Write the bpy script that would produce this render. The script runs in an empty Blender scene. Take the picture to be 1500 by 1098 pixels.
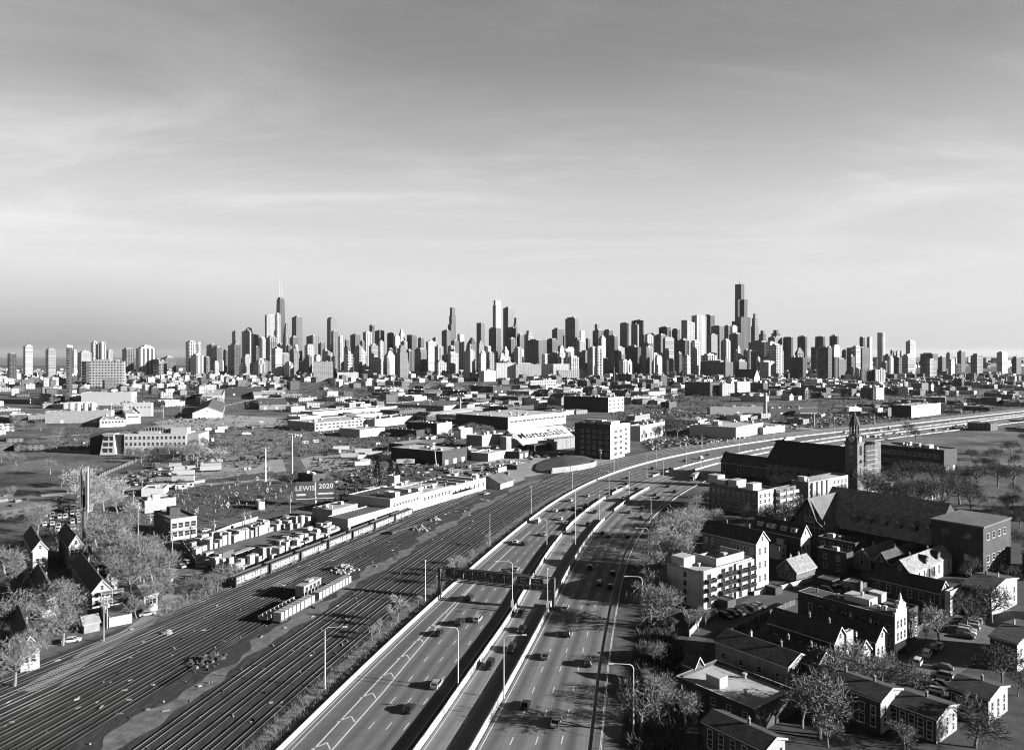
import bpy, math, random
import numpy as np
from mathutils import Vector, Matrix
R = math.radians
random.seed(7); rng = random.Random(11)

# ------------------------------------------------------------------ camera, sky, sun, exposure
H, F, HOR = 77.0, 1100.0, 521.0          # eye height (m), focal length and horizon row in photo pixels
SC = bpy.context.scene
COL = SC.collection
cd = bpy.data.cameras.new('camera'); CAM = bpy.data.objects.new('camera', cd); COL.objects.link(CAM)
cd.sensor_fit = 'HORIZONTAL'; cd.sensor_width = 36; cd.lens = 36*F/1500; cd.shift_y = -(549-HOR)/1500
cd.clip_start = 1; cd.clip_end = 90000
CAM.location = (0, 0, H); CAM.rotation_euler = (R(90), 0, 0)
SC.camera = CAM
SUN_EL, SUN_AZ = R(16), R(105)           # azimuth clockwise from +Y (view direction)
SC.view_settings.view_transform = 'Standard'; SC.view_settings.look = 'None'
SC.view_settings.exposure = 2.1; SC.view_settings.gamma = 1
SC.cycles.max_bounces = 4; SC.cycles.diffuse_bounces = 2; SC.cycles.volume_bounces = 0
SC.cycles.pixel_filter_type = 'BLACKMAN_HARRIS'; SC.cycles.filter_width = 1.05; SC.cycles.use_denoising = True; SC.cycles.denoiser = 'OPENIMAGEDENOISE'; SC.cycles.denoising_input_passes = 'RGB_ALBEDO_NORMAL'; SC.cycles.denoising_prefilter = 'ACCURATE'
SC.cycles.use_adaptive_sampling = True; SC.cycles.adaptive_threshold = 0.01
W = bpy.data.worlds.new('World'); SC.world = W; W.use_nodes = True
nt = W.node_tree; nt.nodes.clear()
def ND(nt, t, **kw):
    n = nt.nodes.new(t)
    for k, v in kw.items(): setattr(n, k, v)
    return n
def LK(nt, a, b): nt.links.new(a, b)
def MA(nt, op, a, b=None, clamp=False):
    n = ND(nt, 'ShaderNodeMath', operation=op, use_clamp=clamp)
    for i, v in enumerate((a, b)):
        if v is None: continue
        if isinstance(v, (int, float)): n.inputs[i].default_value = v
        else: LK(nt, v, n.inputs[i])
    return n.outputs[0]
sky = ND(nt, 'ShaderNodeTexSky', sky_type='NISHITA', sun_disc=False, sun_elevation=SUN_EL, sun_rotation=SUN_AZ, altitude=100, air_density=1.0, dust_density=1.5, ozone_density=1.0)
bw = ND(nt, 'ShaderNodeRGBToBW'); LK(nt, sky.outputs[0], bw.inputs[0])
tc = ND(nt, 'ShaderNodeTexCoord'); sp = ND(nt, 'ShaderNodeSeparateXYZ'); LK(nt, tc.outputs['Generated'], sp.inputs[0])
el = MA(nt, 'MAXIMUM', sp.outputs[2], 0.0)
# thin streaky cloud veil lying on the sky dome: stretched along one direction, seen flat from below
zc = MA(nt, 'ADD', el, 0.12)
cx = MA(nt, 'DIVIDE', sp.outputs[0], zc); cy = MA(nt, 'DIVIDE', sp.outputs[1], zc)
cb = ND(nt, 'ShaderNodeCombineXYZ'); LK(nt, cx, cb.inputs[0]); LK(nt, cy, cb.inputs[1])
mp = ND(nt, 'ShaderNodeMapping'); mp.inputs['Rotation'].default_value = (0, 0, R(38)); mp.inputs['Scale'].default_value = (0.30, 0.62, 1)
LK(nt, cb.outputs[0], mp.inputs[0])
no = ND(nt, 'ShaderNodeTexNoise'); no.inputs['Scale'].default_value = 1.5; no.inputs['Detail'].default_value = 10; no.inputs['Roughness'].default_value = 0.66; no.inputs['Distortion'].default_value = 1.1
LK(nt, mp.outputs[0], no.inputs[0])
cl = ND(nt, 'ShaderNodeMapRange'); LK(nt, no.outputs[0], cl.inputs[0])
cl.inputs[1].default_value = 0.42; cl.inputs[2].default_value = 0.74; cl.inputs[3].default_value = 0.95; cl.inputs[4].default_value = 1.30; cl.interpolation_type = 'SMOOTHSTEP'
fade = ND(nt, 'ShaderNodeMapRange'); LK(nt, el, fade.inputs[0]); fade.inputs[1].default_value = .06; fade.inputs[2].default_value = .26   # veil thins out to even haze near the horizon
clf = MA(nt, 'ADD', 1.0, MA(nt, 'MULTIPLY', MA(nt, 'SUBTRACT', cl.outputs[0], 1.0), fade.outputs[0]))
ramp = ND(nt, 'ShaderNodeValToRGB'); LK(nt, el, ramp.inputs[0])
SKYR = [(0.0, .56), (0.02, .72), (0.06, .77), (0.1, .79), (0.2, .75), (0.31, .51), (0.36, .40), (0.42, .36), (0.56, .1), (1.0, .04)]
er = ramp.color_ramp.elements
er[0].position, er[1].position = SKYR[0][0], SKYR[-1][0]
for i, (p, v) in enumerate(SKYR):
    e = er[0] if i == 0 else (er[-1] if i == len(SKYR)-1 else er.new(p)); e.color = (v, v, v, 1)
lum = MA(nt, 'MULTIPLY', MA(nt, 'POWER', bw.outputs[0], SKY_POW := 0.30), MA(nt, 'MULTIPLY', ramp.outputs[0], clf))
hz = ND(nt, 'ShaderNodeMapRange'); LK(nt, sp.outputs[0], hz.inputs[0]); hz.inputs[1].default_value = -.12; hz.inputs[2].default_value = -.5; hz.inputs[3].default_value = 0; hz.inputs[4].default_value = .50
lo_ = ND(nt, 'ShaderNodeMapRange'); LK(nt, el, lo_.inputs[0]); lo_.inputs[1].default_value = .11; lo_.inputs[2].default_value = .0; lo_.inputs[3].default_value = 0; lo_.inputs[4].default_value = 1   # grey lake haze low on the left
lum = MA(nt, 'MULTIPLY', lum, MA(nt, 'SUBTRACT', 1.0, MA(nt, 'MULTIPLY', hz.outputs[0], lo_.outputs[0])))
bg = ND(nt, 'ShaderNodeBackground'); bg.inputs[1].default_value = 0.15
LK(nt, lum, bg.inputs[0])
ow = ND(nt, 'ShaderNodeOutputWorld'); LK(nt, bg.outputs[0], ow.inputs[0])
sd = bpy.data.lights.new('sun', 'SUN'); sd.energy = 5; sd.angle = R(0.5); sd.color = (1, 1, 1)
SUN = bpy.data.objects.new('sun', sd); COL.objects.link(SUN)
sdir = Vector((math.cos(SUN_EL)*math.sin(SUN_AZ), math.cos(SUN_EL)*math.cos(SUN_AZ), math.sin(SUN_EL)))
SUN.rotation_euler = sdir.to_track_quat('Z', 'Y').to_euler()

# ------------------------------------------------------------------ helpers
def g(px, py, z=0.0):
    Y = F*(H-z)/(py-HOR); return ((px-750)*Y/F, Y)
def zat(py, Y): return H-(py-HOR)*Y/F
def pix(x, y, z=0.0): return 750+F*x/y, HOR+F*(H-z)/y

MATS = {}; ALB = .86
def newmat(key):
    m = bpy.data.materials.new(key); m.use_nodes = True; MATS[key] = m
    nt = m.node_tree; b = nt.nodes['Principled BSDF']
    return m, nt, b
def val(nt, b, sock): LK(nt, sock, b.inputs['Base Color'])
def mat(key, v, var=.25, scale=.35, rough=.85, detail=5, stretch=None, coord='Object', spec=.3, lo=.3, hi=.7):
    """plain grey surface with procedural tonal variation"""
    v *= ALB
    if key in MATS: return MATS[key]
    m, nt, b = newmat(key)
    tc = ND(nt, 'ShaderNodeTexCoord'); src = tc.outputs[coord] if coord != 'World' else ND(nt, 'ShaderNodeNewGeometry').outputs['Position']
    if stretch:
        mp = ND(nt, 'ShaderNodeMapping'); mp.inputs['Scale'].default_value = stretch; LK(nt, src, mp.inputs[0]); src = mp.outputs[0]
    n = ND(nt, 'ShaderNodeTexNoise'); n.inputs['Scale'].default_value = scale; n.inputs['Detail'].default_value = detail; n.inputs['Roughness'].default_value = .65
    LK(nt, src, n.inputs[0])
    r = ND(nt, 'ShaderNodeMapRange'); LK(nt, n.outputs[0], r.inputs[0])
    r.inputs[1].default_value = lo; r.inputs[2].default_value = hi; r.inputs[3].default_value = v*(1-var); r.inputs[4].default_value = v*(1+var)
    oi = ND(nt, 'ShaderNodeObjectInfo')
    k = MA(nt, 'ADD', MA(nt, 'MULTIPLY', oi.outputs['Random'], .24), .88)
    val(nt, b, MA(nt, 'MULTIPLY', r.outputs[0], k))
    b.inputs['Roughness'].default_value = rough; b.inputs['Specular IOR Level'].default_value = spec
    return m
def facade(key, wall, glass, pw, ph, fu, fv, roof=.08, rough=.8, grand=.6, gspec=.5):
    """building skin far away: rows of windows as pattern of the wall, plain roof"""
    wall, glass, roof = wall*ALB, glass*ALB, roof*ALB
    if key in MATS: return MATS[key]
    m, nt, b = newmat(key)
    tc = ND(nt, 'ShaderNodeTexCoord'); s = ND(nt, 'ShaderNodeSeparateXYZ'); LK(nt, tc.outputs['Object'], s.inputs[0])
    gn = ND(nt, 'ShaderNodeNewGeometry'); s2 = ND(nt, 'ShaderNodeSeparateXYZ'); LK(nt, gn.outputs['Normal'], s2.inputs[0])
    top = MA(nt, 'GREATER_THAN', s2.outputs[2], .5)
    u = MA(nt, 'DIVIDE', MA(nt, 'ADD', s.outputs[0], s.outputs[1]), pw); v = MA(nt, 'DIVIDE', s.outputs[2], ph)
    w = MA(nt, 'MULTIPLY', MA(nt, 'LESS_THAN', MA(nt, 'FRACT', u), fu), MA(nt, 'LESS_THAN', MA(nt, 'FRACT', v), fv))
    cb = ND(nt, 'ShaderNodeCombineXYZ'); LK(nt, MA(nt, 'FLOOR', u), cb.inputs[0]); LK(nt, MA(nt, 'FLOOR', v), cb.inputs[1])
    wn = ND(nt, 'ShaderNodeTexWhiteNoise', noise_dimensions='2D'); LK(nt, cb.outputs[0], wn.inputs[0])
    gl = MA(nt, 'MULTIPLY', MA(nt, 'ADD', MA(nt, 'MULTIPLY', wn.outputs[0], 2*grand), 1-grand), glass)
    n = ND(nt, 'ShaderNodeTexNoise'); n.inputs['Scale'].default_value = .06; n.inputs['Detail'].default_value = 4; LK(nt, tc.outputs['Object'], n.inputs[0])
    oi = ND(nt, 'ShaderNodeObjectInfo')
    wl = MA(nt, 'MULTIPLY', MA(nt, 'ADD', MA(nt, 'MULTIPLY', n.outputs[0], .7), .65), wall)
    wl = MA(nt, 'MULTIPLY', wl, MA(nt, 'ADD', MA(nt, 'MULTIPLY', oi.outputs['Random'], .5), .75))
    def mix(f, a, c):
        mx = ND(nt, 'ShaderNodeMix', data_type='FLOAT')
        for i, q in ((0, f), (2, a), (3, c)):
            if isinstance(q, (int, float)): mx.inputs[i].default_value = q
            else: LK(nt, q, mx.inputs[i])
        return mx.outputs[0]
    val(nt, b, mix(top, mix(w, wl, gl), MA(nt, 'MULTIPLY', n.outputs[0], 2*roof)))
    LK(nt, mix(MA(nt, 'MULTIPLY', w, MA(nt, 'SUBTRACT', 1.0, top)), rough, .25), b.inputs['Roughness'])
    b.inputs['Specular IOR Level'].default_value = gspec
    return m
def brickmat(key, v, mortar, bw_, bh, var=.3, rough=.85):
    v, mortar = v*ALB, mortar*ALB
    if key in MATS: return MATS[key]
    m, nt, b = newmat(key)
    tc = ND(nt, 'ShaderNodeTexCoord'); s = ND(nt, 'ShaderNodeSeparateXYZ'); LK(nt, tc.outputs['Object'], s.inputs[0])
    cb = ND(nt, 'ShaderNodeCombineXYZ'); LK(nt, MA(nt, 'ADD', s.outputs[0], s.outputs[1]), cb.inputs[0]); LK(nt, s.outputs[2], cb.inputs[1])
    t = ND(nt, 'ShaderNodeTexBrick'); LK(nt, cb.outputs[0], t.inputs['Vector'])
    for k, q in (('Color1', v*(1-var)), ('Color2', v*(1+var)), ('Mortar', mortar)): t.inputs[k].default_value = (q, q, q, 1)
    t.inputs['Scale'].default_value = 1; t.inputs['Brick Width'].default_value = bw_; t.inputs['Row Height'].default_value = bh; t.inputs['Mortar Size'].default_value = bh*.08
    n = ND(nt, 'ShaderNodeTexNoise'); n.inputs['Scale'].default_value = .5; n.inputs['Detail'].default_value = 6; LK(nt, tc.outputs['Object'], n.inputs[0])
    c = ND(nt, 'ShaderNodeRGBToBW'); LK(nt, t.outputs[0], c.inputs[0])
    val(nt, b, MA(nt, 'MULTIPLY', c.outputs[0], MA(nt, 'ADD', MA(nt, 'MULTIPLY', n.outputs[0], 1.2), .4)))
    b.inputs['Roughness'].default_value = rough; b.inputs['Specular IOR Level'].default_value = .2
    return m

def paving(key, v, oil=.35):
    """road surface: u counts lanes, v runs along the road in metres; worn tracks, oil bands, patches"""
    m, nt, b = newmat(key); uv = ND(nt, 'ShaderNodeUVMap'); s = ND(nt, 'ShaderNodeSeparateXYZ'); LK(nt, uv.outputs[0], s.inputs[0])
    def noise(su, sv, det):
        c = ND(nt, 'ShaderNodeCombineXYZ'); LK(nt, MA(nt, 'MULTIPLY', s.outputs[0], su), c.inputs[0]); LK(nt, MA(nt, 'MULTIPLY', s.outputs[1], sv), c.inputs[1])
        n = ND(nt, 'ShaderNodeTexNoise'); n.inputs['Scale'].default_value = 1; n.inputs['Detail'].default_value = det; n.inputs['Roughness'].default_value = .6; LK(nt, c.outputs[0], n.inputs[0]); return n.outputs[0]
    band = MA(nt, 'POWER', MA(nt, 'ABSOLUTE', MA(nt, 'SINE', MA(nt, 'MULTIPLY', s.outputs[0], math.pi))), 3.0)
    k = MA(nt, 'SUBTRACT', 1.0, MA(nt, 'MULTIPLY', band, MA(nt, 'MULTIPLY', noise(.7, .02, 2), 2*oil)))
    st = MA(nt, 'ADD', MA(nt, 'MULTIPLY', noise(9, .012, 4), 1.1), .45); pt = MA(nt, 'ADD', MA(nt, 'MULTIPLY', noise(2.5, .35, 7), .6), .7)
    joint = MA(nt, 'ADD', MA(nt, 'MULTIPLY', MA(nt, 'GREATER_THAN', MA(nt, 'FRACT', MA(nt, 'DIVIDE', s.outputs[1], 12.0)), .03), .12), .88)
    val(nt, b, MA(nt, 'MULTIPLY', MA(nt, 'MULTIPLY', MA(nt, 'MULTIPLY', MA(nt, 'MULTIPLY', k, st), pt), joint), v)); b.inputs['Roughness'].default_value = .85; b.inputs['Specular IOR Level'].default_value = .25
    return m
class MB:
    def __init__(s): s.v = []; s.f = []; s.m = []
    def poly(s, pts, mi=0):
        n = len(s.v); s.v += [tuple(p) for p in pts]; s.f.append(tuple(range(n, n+len(pts)))); s.m.append(mi); return s
    def prism(s, p, z0, z1, mi=0, top=None, bottom=False):
        k = len(p); n = len(s.v); s.v += [(a[0], a[1], z0) for a in p]+[(a[0], a[1], z1) for a in p]
        for i in range(k):
            j = (i+1) % k; s.f.append((n+i, n+j, n+k+j, n+k+i)); s.m.append(mi)
        s.f.append(tuple(range(n+k, n+2*k))); s.m.append(mi if top is None else top)
        if bottom: s.f.append(tuple(range(n+k-1, n-1, -1))); s.m.append(mi)
        return s
    def box(s, x0, y0, z0, x1, y1, z1, mi=0, top=None, bottom=True):
        return s.prism([(x0, y0), (x1, y0), (x1, y1), (x0, y1)], z0, z1, mi, top, bottom)
    def loft(s, rings, mi=0, cap=True, close=True):
        k = len(rings[0]); n = len(s.v)
        for r in rings: s.v += [tuple(q) for q in r]
        for a in range(len(rings)-1):
            for i in range(k if close else k-1):
                j = (i+1) % k; s.f.append((n+a*k+i, n+a*k+j, n+(a+1)*k+j, n+(a+1)*k+i)); s.m.append(mi)
        if cap:
            s.f.append(tuple(n+i for i in range(k-1, -1, -1))); s.m.append(mi)
            e = n+(len(rings)-1)*k; s.f.append(tuple(e+i for i in range(k))); s.m.append(mi)
        return s
    def tube(s, pts, rad, n=6, mi=0, cap=True):
        rings = []
        for i, p in enumerate(pts):
            p = Vector(p); a = Vector(pts[max(i-1, 0)]); b = Vector(pts[min(i+1, len(pts)-1)]); d = (b-a).normalized()
            u = d.cross(Vector((0, 0, 1)) if abs(d.z) < .9 else Vector((1, 0, 0))).normalized(); w = d.cross(u)
            r = rad[i] if isinstance(rad, (list, tuple)) else rad
            rings.append([p+(u*math.cos(2*math.pi*k/n)+w*math.sin(2*math.pi*k/n))*r for k in range(n)])
        return s.loft(rings, mi, cap)
    def cyl(s, x, y, z0, z1, r0, r1=None, n=12, mi=0):
        r1 = r0 if r1 is None else r1
        return s.loft([[(x+r*math.cos(2*math.pi*k/n), y+r*math.sin(2*math.pi*k/n), z) for k in range(n)] for z, r in ((z0, r0), (z1, r1))], mi)
    def lathe(s, x, y, prof, n=12, mi=0):
        return s.loft([[(x+r*math.cos(2*math.pi*(k+.5)/n), y+r*math.sin(2*math.pi*(k+.5)/n), z) for k in range(n)] for z, r in prof], mi)
    def mesh(s, name, mats):
        me = bpy.data.meshes.new(name); me.from_pydata(s.v, [], s.f)
        for m in mats if isinstance(mats, (list, tuple)) else [mats]: me.materials.append(m)
        if any(s.m): me.polygons.foreach_set('material_index', s.m)
        me.validate(); me.update(); return me
    def build(s, name, mats, parent=None, loc=(0, 0, 0), rz=0):
        return ob(name, s.mesh(name, mats), parent, loc, rz)
def ob(name, me, parent=None, loc=(0, 0, 0), rz=0):
    o = bpy.data.objects.new(name, me); COL.objects.link(o); o.parent = parent
    o.location = loc if len(loc) == 3 else (*loc, 0); o.rotation_euler = (0, 0, rz); return o
AUTO = []                                   # (object, base label, near-phrase finder): labels settled at the end
def tag(o, label, cat, group=None, auto=False):
    o['category'] = cat
    if group: o['group'] = group
    o['label'] = label
    if auto: AUTO.append(o)
    return o
def thing(name, label, cat, loc=(0, 0, 0), rz=0, group=None, auto=False):
    return tag(ob(name, None, None, loc, rz), label, cat, group, auto)
def struct(o, kind='structure'): o['kind'] = kind; return o
def kids(o): return [c for c in KID.get(o.name, [])]
KID = {}
def reg(root, *parts): KID.setdefault(root.name, []).extend(parts)
def dup(root, loc, rz, label, cat, group=None, auto=False, sc=None):
    r = root.copy(); COL.objects.link(r); r.location = loc if len(loc) == 3 else (*loc, 0); r.rotation_euler = (0, 0, rz)
    if sc: r.scale = sc if isinstance(sc, tuple) else (sc, sc, sc)
    for k in ('group',):
        if k in r: del r[k]
    for c in KID.get(root.name, []):
        d = c.copy(); COL.objects.link(d); d.parent = r
        for c2 in KID.get(c.name, []):
            d2 = c2.copy(); COL.objects.link(d2); d2.parent = d
    return tag(r, label, cat, group, auto)

# ------------------------------------------------------------------ materials
ASPH = mat('asphalt', .042, .3, .12, .9, 6, coord='World', stretch=(.25, 1, 1))
CONC = mat('concrete', .21, .18, .8, .85); CONCD = mat('weathered_concrete', .16, .3, .5)
PAINT = mat('road_paint', .38, .3, 2, .7); METAL = mat('galvanised_metal', .34, .15, 2, .5); STEEL = mat('dark_steel', .045, .3, 1.5, .55)
WHITE = mat('white_paint', .27, .12, .6, .7); CREAM = mat('pale_stucco', .20, .15, .5); GREYW = mat('grey_render', .14, .2, .5); DARKW = mat('dark_wall', .04, .3, .5)
PALEMETAL = mat('pale_metal_sheet', .24, .15, .4, .6, stretch=(3, 3, .2))
TAR = mat('tar_roof', .03, .45, .25, .9); GRAVELR = mat('gravel_roof', .10, .35, .2); PALER = mat('pale_roof', .26, .3, .12); MIDR = mat('grey_roof', .065, .35, .2)
SHING = brickmat('asphalt_shingle', .035, .02, .9, .25); SHINGL = brickmat('worn_grey_shingle', .16, .09, .9, .3); TILE = brickmat('clay_tile_roof', .17, .07, .45, .4, .35)
BRICK = brickmat('brown_brick', .075, .11, .5, .16); BRICKD = brickmat('dark_brick', .032, .045, .5, .16); BRICKL = brickmat('pale_brick', .20, .24, .5, .16); SIDING = brickmat('painted_siding', .26, .18, 6, .22, .06)
SIDEG = brickmat('grey_siding', .15, .09, 6, .22, .1)
GLASS = mat('window_glass', .02, .5, .9, .12, spec=.6); FRAME = mat('window_frame', .30, .1, 1, .6); TRIM = mat('pale_trim', .30, .1, 1, .6)
BARK = mat('bark', .13, .4, 2, .9); TWIG = mat('bare_twigs', .115, .35, .3, .9); TWIGD = mat('dark_twigs', .05, .35, .3, .9); TWIGL = mat('budding_twigs', .22, .35, .3, .9); NEEDLE = mat('evergreen_needles', .018, .4, .8, .9)
WEED = mat('dry_weeds', .11, .5, .25, .95, coord='World')
RUBBER = mat('rubber', .015, .2, 4, .8); CARGLASS = mat('car_glass', .012, .2, 1, .08, spec=.6)
CARP = {'white': mat('white_car_paint', .34, .05, 1, .3, spec=.5), 'silver': mat('silver_car_paint', .20, .05, 1, .3, spec=.6), 'grey': mat('grey_car_paint', .07, .05, 1, .3, spec=.6), 'black': mat('black_car_paint', .008, .05, 1, .25, spec=.6)}
LAMPM = mat('lamp_lens', .5, .05, 2, .3); WOOD = mat('stacked_lumber', .22, .35, 1.2, .9, stretch=(.3, .3, 5)); WOODG = mat('weathered_lumber', .17, .35, 1.2, .9, stretch=(.3, .3, 5)); WRAP = mat('white_lumber_wrap', .30, .15, .6, .6)
BALLAST = mat('ballast', .019, .8, .5, .95, 9, coord='World', stretch=(2.2, .45, 1), lo=.36, hi=.64); RUSTR = mat('rusty_rail', .034, .7, .12, .6, 6, coord='World'); RAILM = mat('rail_steel', .075, .6, .08, .35, spec=.6); TIE = mat('timber_ties', .022, .5, 3, .9)
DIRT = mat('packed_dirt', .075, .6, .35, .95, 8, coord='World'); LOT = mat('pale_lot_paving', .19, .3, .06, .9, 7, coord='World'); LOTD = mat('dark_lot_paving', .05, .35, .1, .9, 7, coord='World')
SIGNB = mat('sign_back', .07, .3, .8, .6); SIGNF = mat('sign_face', .03, .15, .5, .5); BLACK = mat('black_paint', .008, .1, 1, .6)
TOWERMATS = {
 'K': facade('black_tower_skin', .014, .010, 6, 4, .6, .7, .02), 'D': facade('dark_tower_skin', .032, .02, 7, 4, .6, .6, .05), 'B': facade('brown_tower_skin', .055, .025, 5, 3.6, .5, .5, .07),
 'M': facade('grey_tower_skin', .10, .04, 6, 3.8, .5, .55, .1), 'L': facade('pale_tower_skin', .19, .07, 6, 3.6, .45, .5, .16), 'W': facade('white_tower_skin', .27, .11, 5, 3.4, .4, .45, .22),
 'G': facade('glass_tower_skin', .10, .07, 3, 8, .8, .9, .08, .4, .35), 'S': facade('striped_tower_skin', .24, .05, 9, 400, .5, 1, .16), 'R': facade('banded_tower_skin', .17, .09, 400, 7, 1, .5, .14),
 'X': facade('gridded_slab_skin', .22, .03, 7, 6.6, .62, .5, .2, grand=.9), 'V': facade('dark_ribbed_tower_skin', .022, .010, 10, 400, .6, 1, .04)}

VARS = {}
for k_, wl_, gl_, rf_ in (('D', .034, .016, .05), ('B', .058, .02, .07), ('M', .11, .03, .1), ('L', .20, .05, .16), ('W', .28, .09, .22), ('K', .016, .010, .02)):
    VARS[k_] = [TOWERMATS[k_], facade(f'piers_skin_{k_.lower()}', wl_*1.15, gl_, 13, 400, .45, 1, rf_), facade(f'bands_skin_{k_.lower()}', wl_*1.05, gl_*(3.5 if wl_ > .09 else 1.6), 400, 7.5, 1, .33, rf_), TOWERMATS[k_], facade(f'fine_piers_skin_{k_.lower()}', wl_*1.2, gl_, 8.5, 14, .5, .88, rf_), facade(f'grid_skin_{k_.lower()}', wl_*1.15, gl_*.8, 11, 9, .55, .55, rf_, grand=.95)]
# ------------------------------------------------------------------ road and rail alignment (metres, X for a given depth Y)
TAB = np.array([  # Y, outer edge, barrier one, barrier two, right edge
 (60, -63, -40, -27, 4), (100, -55.5, -31, -19.5, 9.5), (150, -44.4, -17.5, -6.8, 18.0), (182, -37.1, -9.8, .8, 23.3), (220, -27.8, -.8, 9.5, 30.4), (260, -17.4, 7.2, 18.3, 38.6), (300, -6.6, 15.9, 27.8, 48.4),
 (350, 8.0, 29.6, 42.6, 64.8), (400, 24.8, 48.2, 62.1, 86), (450, 45.5, 73, 87.4, 113), (500, 71.8, 104, 119.5, 146.5), (600, 148, 187, 206, 237), (700, 256, 295, 319, 356),
 (800, 390, 427, 450, 494), (900, 521, 557, 578, 632), (1000, 655, 690, 710, 770), (1250, 1000, 1035, 1055, 1120)])
def cubic(xs, ys):
    m = np.gradient(ys, xs)
    def fn(x):
        i = int(np.clip(np.searchsorted(xs, x)-1, 0, len(xs)-2)); h = xs[i+1]-xs[i]; t = (x-xs[i])/h
        return float((2*t**3-3*t*t+1)*ys[i]+(t**3-2*t*t+t)*h*m[i]+(3*t*t-2*t**3)*ys[i+1]+(t**3-t*t)*h*m[i+1])
    return fn
OUT, B1, B2, RT = (cubic(TAB[:, 0], TAB[:, i]) for i in (1, 2, 3, 4))
def slope(f, Y): return (f(Y+2)-f(Y-2))/4
def off(f, d): return lambda Y: f(Y)+d*math.sqrt(1+slope(f, Y)**2)
def mixf(a, b, t): return lambda Y: a(Y)*(1-t)+b(Y)*t
def yseq(Y0, Y1, f=OUT, step=5):
    Y, o = Y0, [Y0]
    while Y < Y1:
        Y = min(Y1, Y+step/math.sqrt(1+slope(f, Y)**2)); o.append(Y)
    return o
def strip(mb, fa, fb, Y0, Y1, z, mi=0, step=5):
    ys = yseq(Y0, Y1, fa, step); n = len(mb.v)
    for Y in ys: mb.v += [(fa(Y), Y, z), (fb(Y), Y, z)]
    for i in range(len(ys)-1): mb.f.append((n+2*i, n+2*i+1, n+2*i+3, n+2*i+2)); mb.m.append(mi)
    return mb
def pxpoly(pts): return [g(*p) for p in pts]
def sheet(name, pts, z, m, kind='structure', world=False):
    mb = MB(); mb.poly([(p[0], p[1], z) for p in (pts if world else pxpoly(pts))]); return struct(mb.build(name, m), kind)
def road_px(name, pts, width, z, m):
    P = [Vector(g(*p)) for p in pts]; mb = MB(); L, Rr = [], []
    for i, p in enumerate(P):
        d = (P[min(i+1, len(P)-1)]-P[max(i-1, 0)]).normalized(); n = Vector((d.y, -d.x))*width/2; L.append(p-n); Rr.append(p+n)
    for i in range(len(P)-1): mb.poly([(*L[i], z), (*Rr[i], z), (*Rr[i+1], z), (*L[i+1], z)])
    return struct(mb.build(name, m))

# ------------------------------------------------------------------ ground, water
GM = MATS.get('ground_soil')
GM, nt, b_ = newmat('ground_soil')
po = ND(nt, 'ShaderNodeNewGeometry').outputs['Position']
def nz(scale, det, rough=.6):
    n = ND(nt, 'ShaderNodeTexNoise'); n.inputs['Scale'].default_value = scale; n.inputs['Detail'].default_value = det; n.inputs['Roughness'].default_value = rough; LK(nt, po, n.inputs[0]); return n.outputs[0]
r1 = ND(nt, 'ShaderNodeMapRange'); LK(nt, nz(.018, 8, .7), r1.inputs[0]); r1.inputs[1].default_value = .35; r1.inputs[2].default_value = .68; r1.inputs[3].default_value = .025; r1.inputs[4].default_value = .125
r2 = ND(nt, 'ShaderNodeMapRange'); LK(nt, nz(.25, 8, .75), r2.inputs[0]); r2.inputs[1].default_value = .3; r2.inputs[2].default_value = .7; r2.inputs[3].default_value = .35; r2.inputs[4].default_value = 1.5
val(nt, b_, MA(nt, 'MULTIPLY', r1.outputs[0], r2.outputs[0])); b_.inputs['Roughness'].default_value = .95; b_.inputs['Specular IOR Level'].default_value = .1
mb = MB(); mb.poly([(-45000, -300, 0), (45000, -300, 0), (45000, 60000, 0), (-45000, 60000, 0)]); struct(mb.build('ground', GM))
lm, nt, b_ = newmat('lake_water'); b_.inputs['Base Color'].default_value = (.06, .06, .06, 1); b_.inputs['Roughness'].default_value = .45
mb = MB(); mb.poly([(-45000, 7600, 1.5), (1500, 5600, 1.5), (9000, 9000, 1.5), (20000, 59000, 1.5), (-45000, 59000, 1.5)]); struct(mb.build('lake', lm))

# ------------------------------------------------------------------ highway
mb = MB(); strip(mb, off(OUT, -.4), off(RT, .5), 70, 1240, .05); struct(mb.build('highway', ASPH))
def uvstrip(name, fa, fb, Y0, Y1, z, lanes, m):
    ys = yseq(Y0, Y1, fa, 5); v, f, uv, d = [], [], [], 0
    for i, Y in enumerate(ys):
        if i: d += math.hypot(Y-ys[i-1], fa(Y)-fa(ys[i-1]))
        v += [(fa(Y), Y, z), (fb(Y), Y, z)]; uv += [(0, d), (lanes, d)]
        if i: f.append((2*i-2, 2*i-1, 2*i+1, 2*i))
    me = bpy.data.meshes.new(name); me.from_pydata(v, [], f); me.materials.append(m); L = me.uv_layers.new(name='UVMap')
    for lp in me.loops: L.data[lp.index].uv = uv[lp.vertex_index]
    return struct(ob(name, me))
gbf = lambda Y: off(OUT, 6.1+3.6*max(0, min(1, (262-Y)/90)))(Y)
PAVE1 = paving('worn_asphalt', .088); PAVE2 = paving('worn_concrete_lanes', .135); PAVE3 = paving('right_lane_paving', .105, .45)
uvstrip('left_carriageway_paving', gbf, off(B1, -2.2), 70, 1230, .054, 4, PAVE1); uvstrip('express_lane_paving', off(B1, .5), off(B2, -.5), 70, 1230, .054, 2, PAVE2); uvstrip('right_carriageway_paving', off(B2, .6), off(RT, .3), 70, 1230, .054, 4.7, PAVE3); uvstrip('ramp_lane_paving', off(OUT, .2), gbf, 70, 1230, .0545, 1, PAVE1)
mk = MB()
def line(f, Y0, Y1, w=.2, z=.06): strip(mk, off(f, -w/2), off(f, w/2), Y0, Y1, z)
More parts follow.
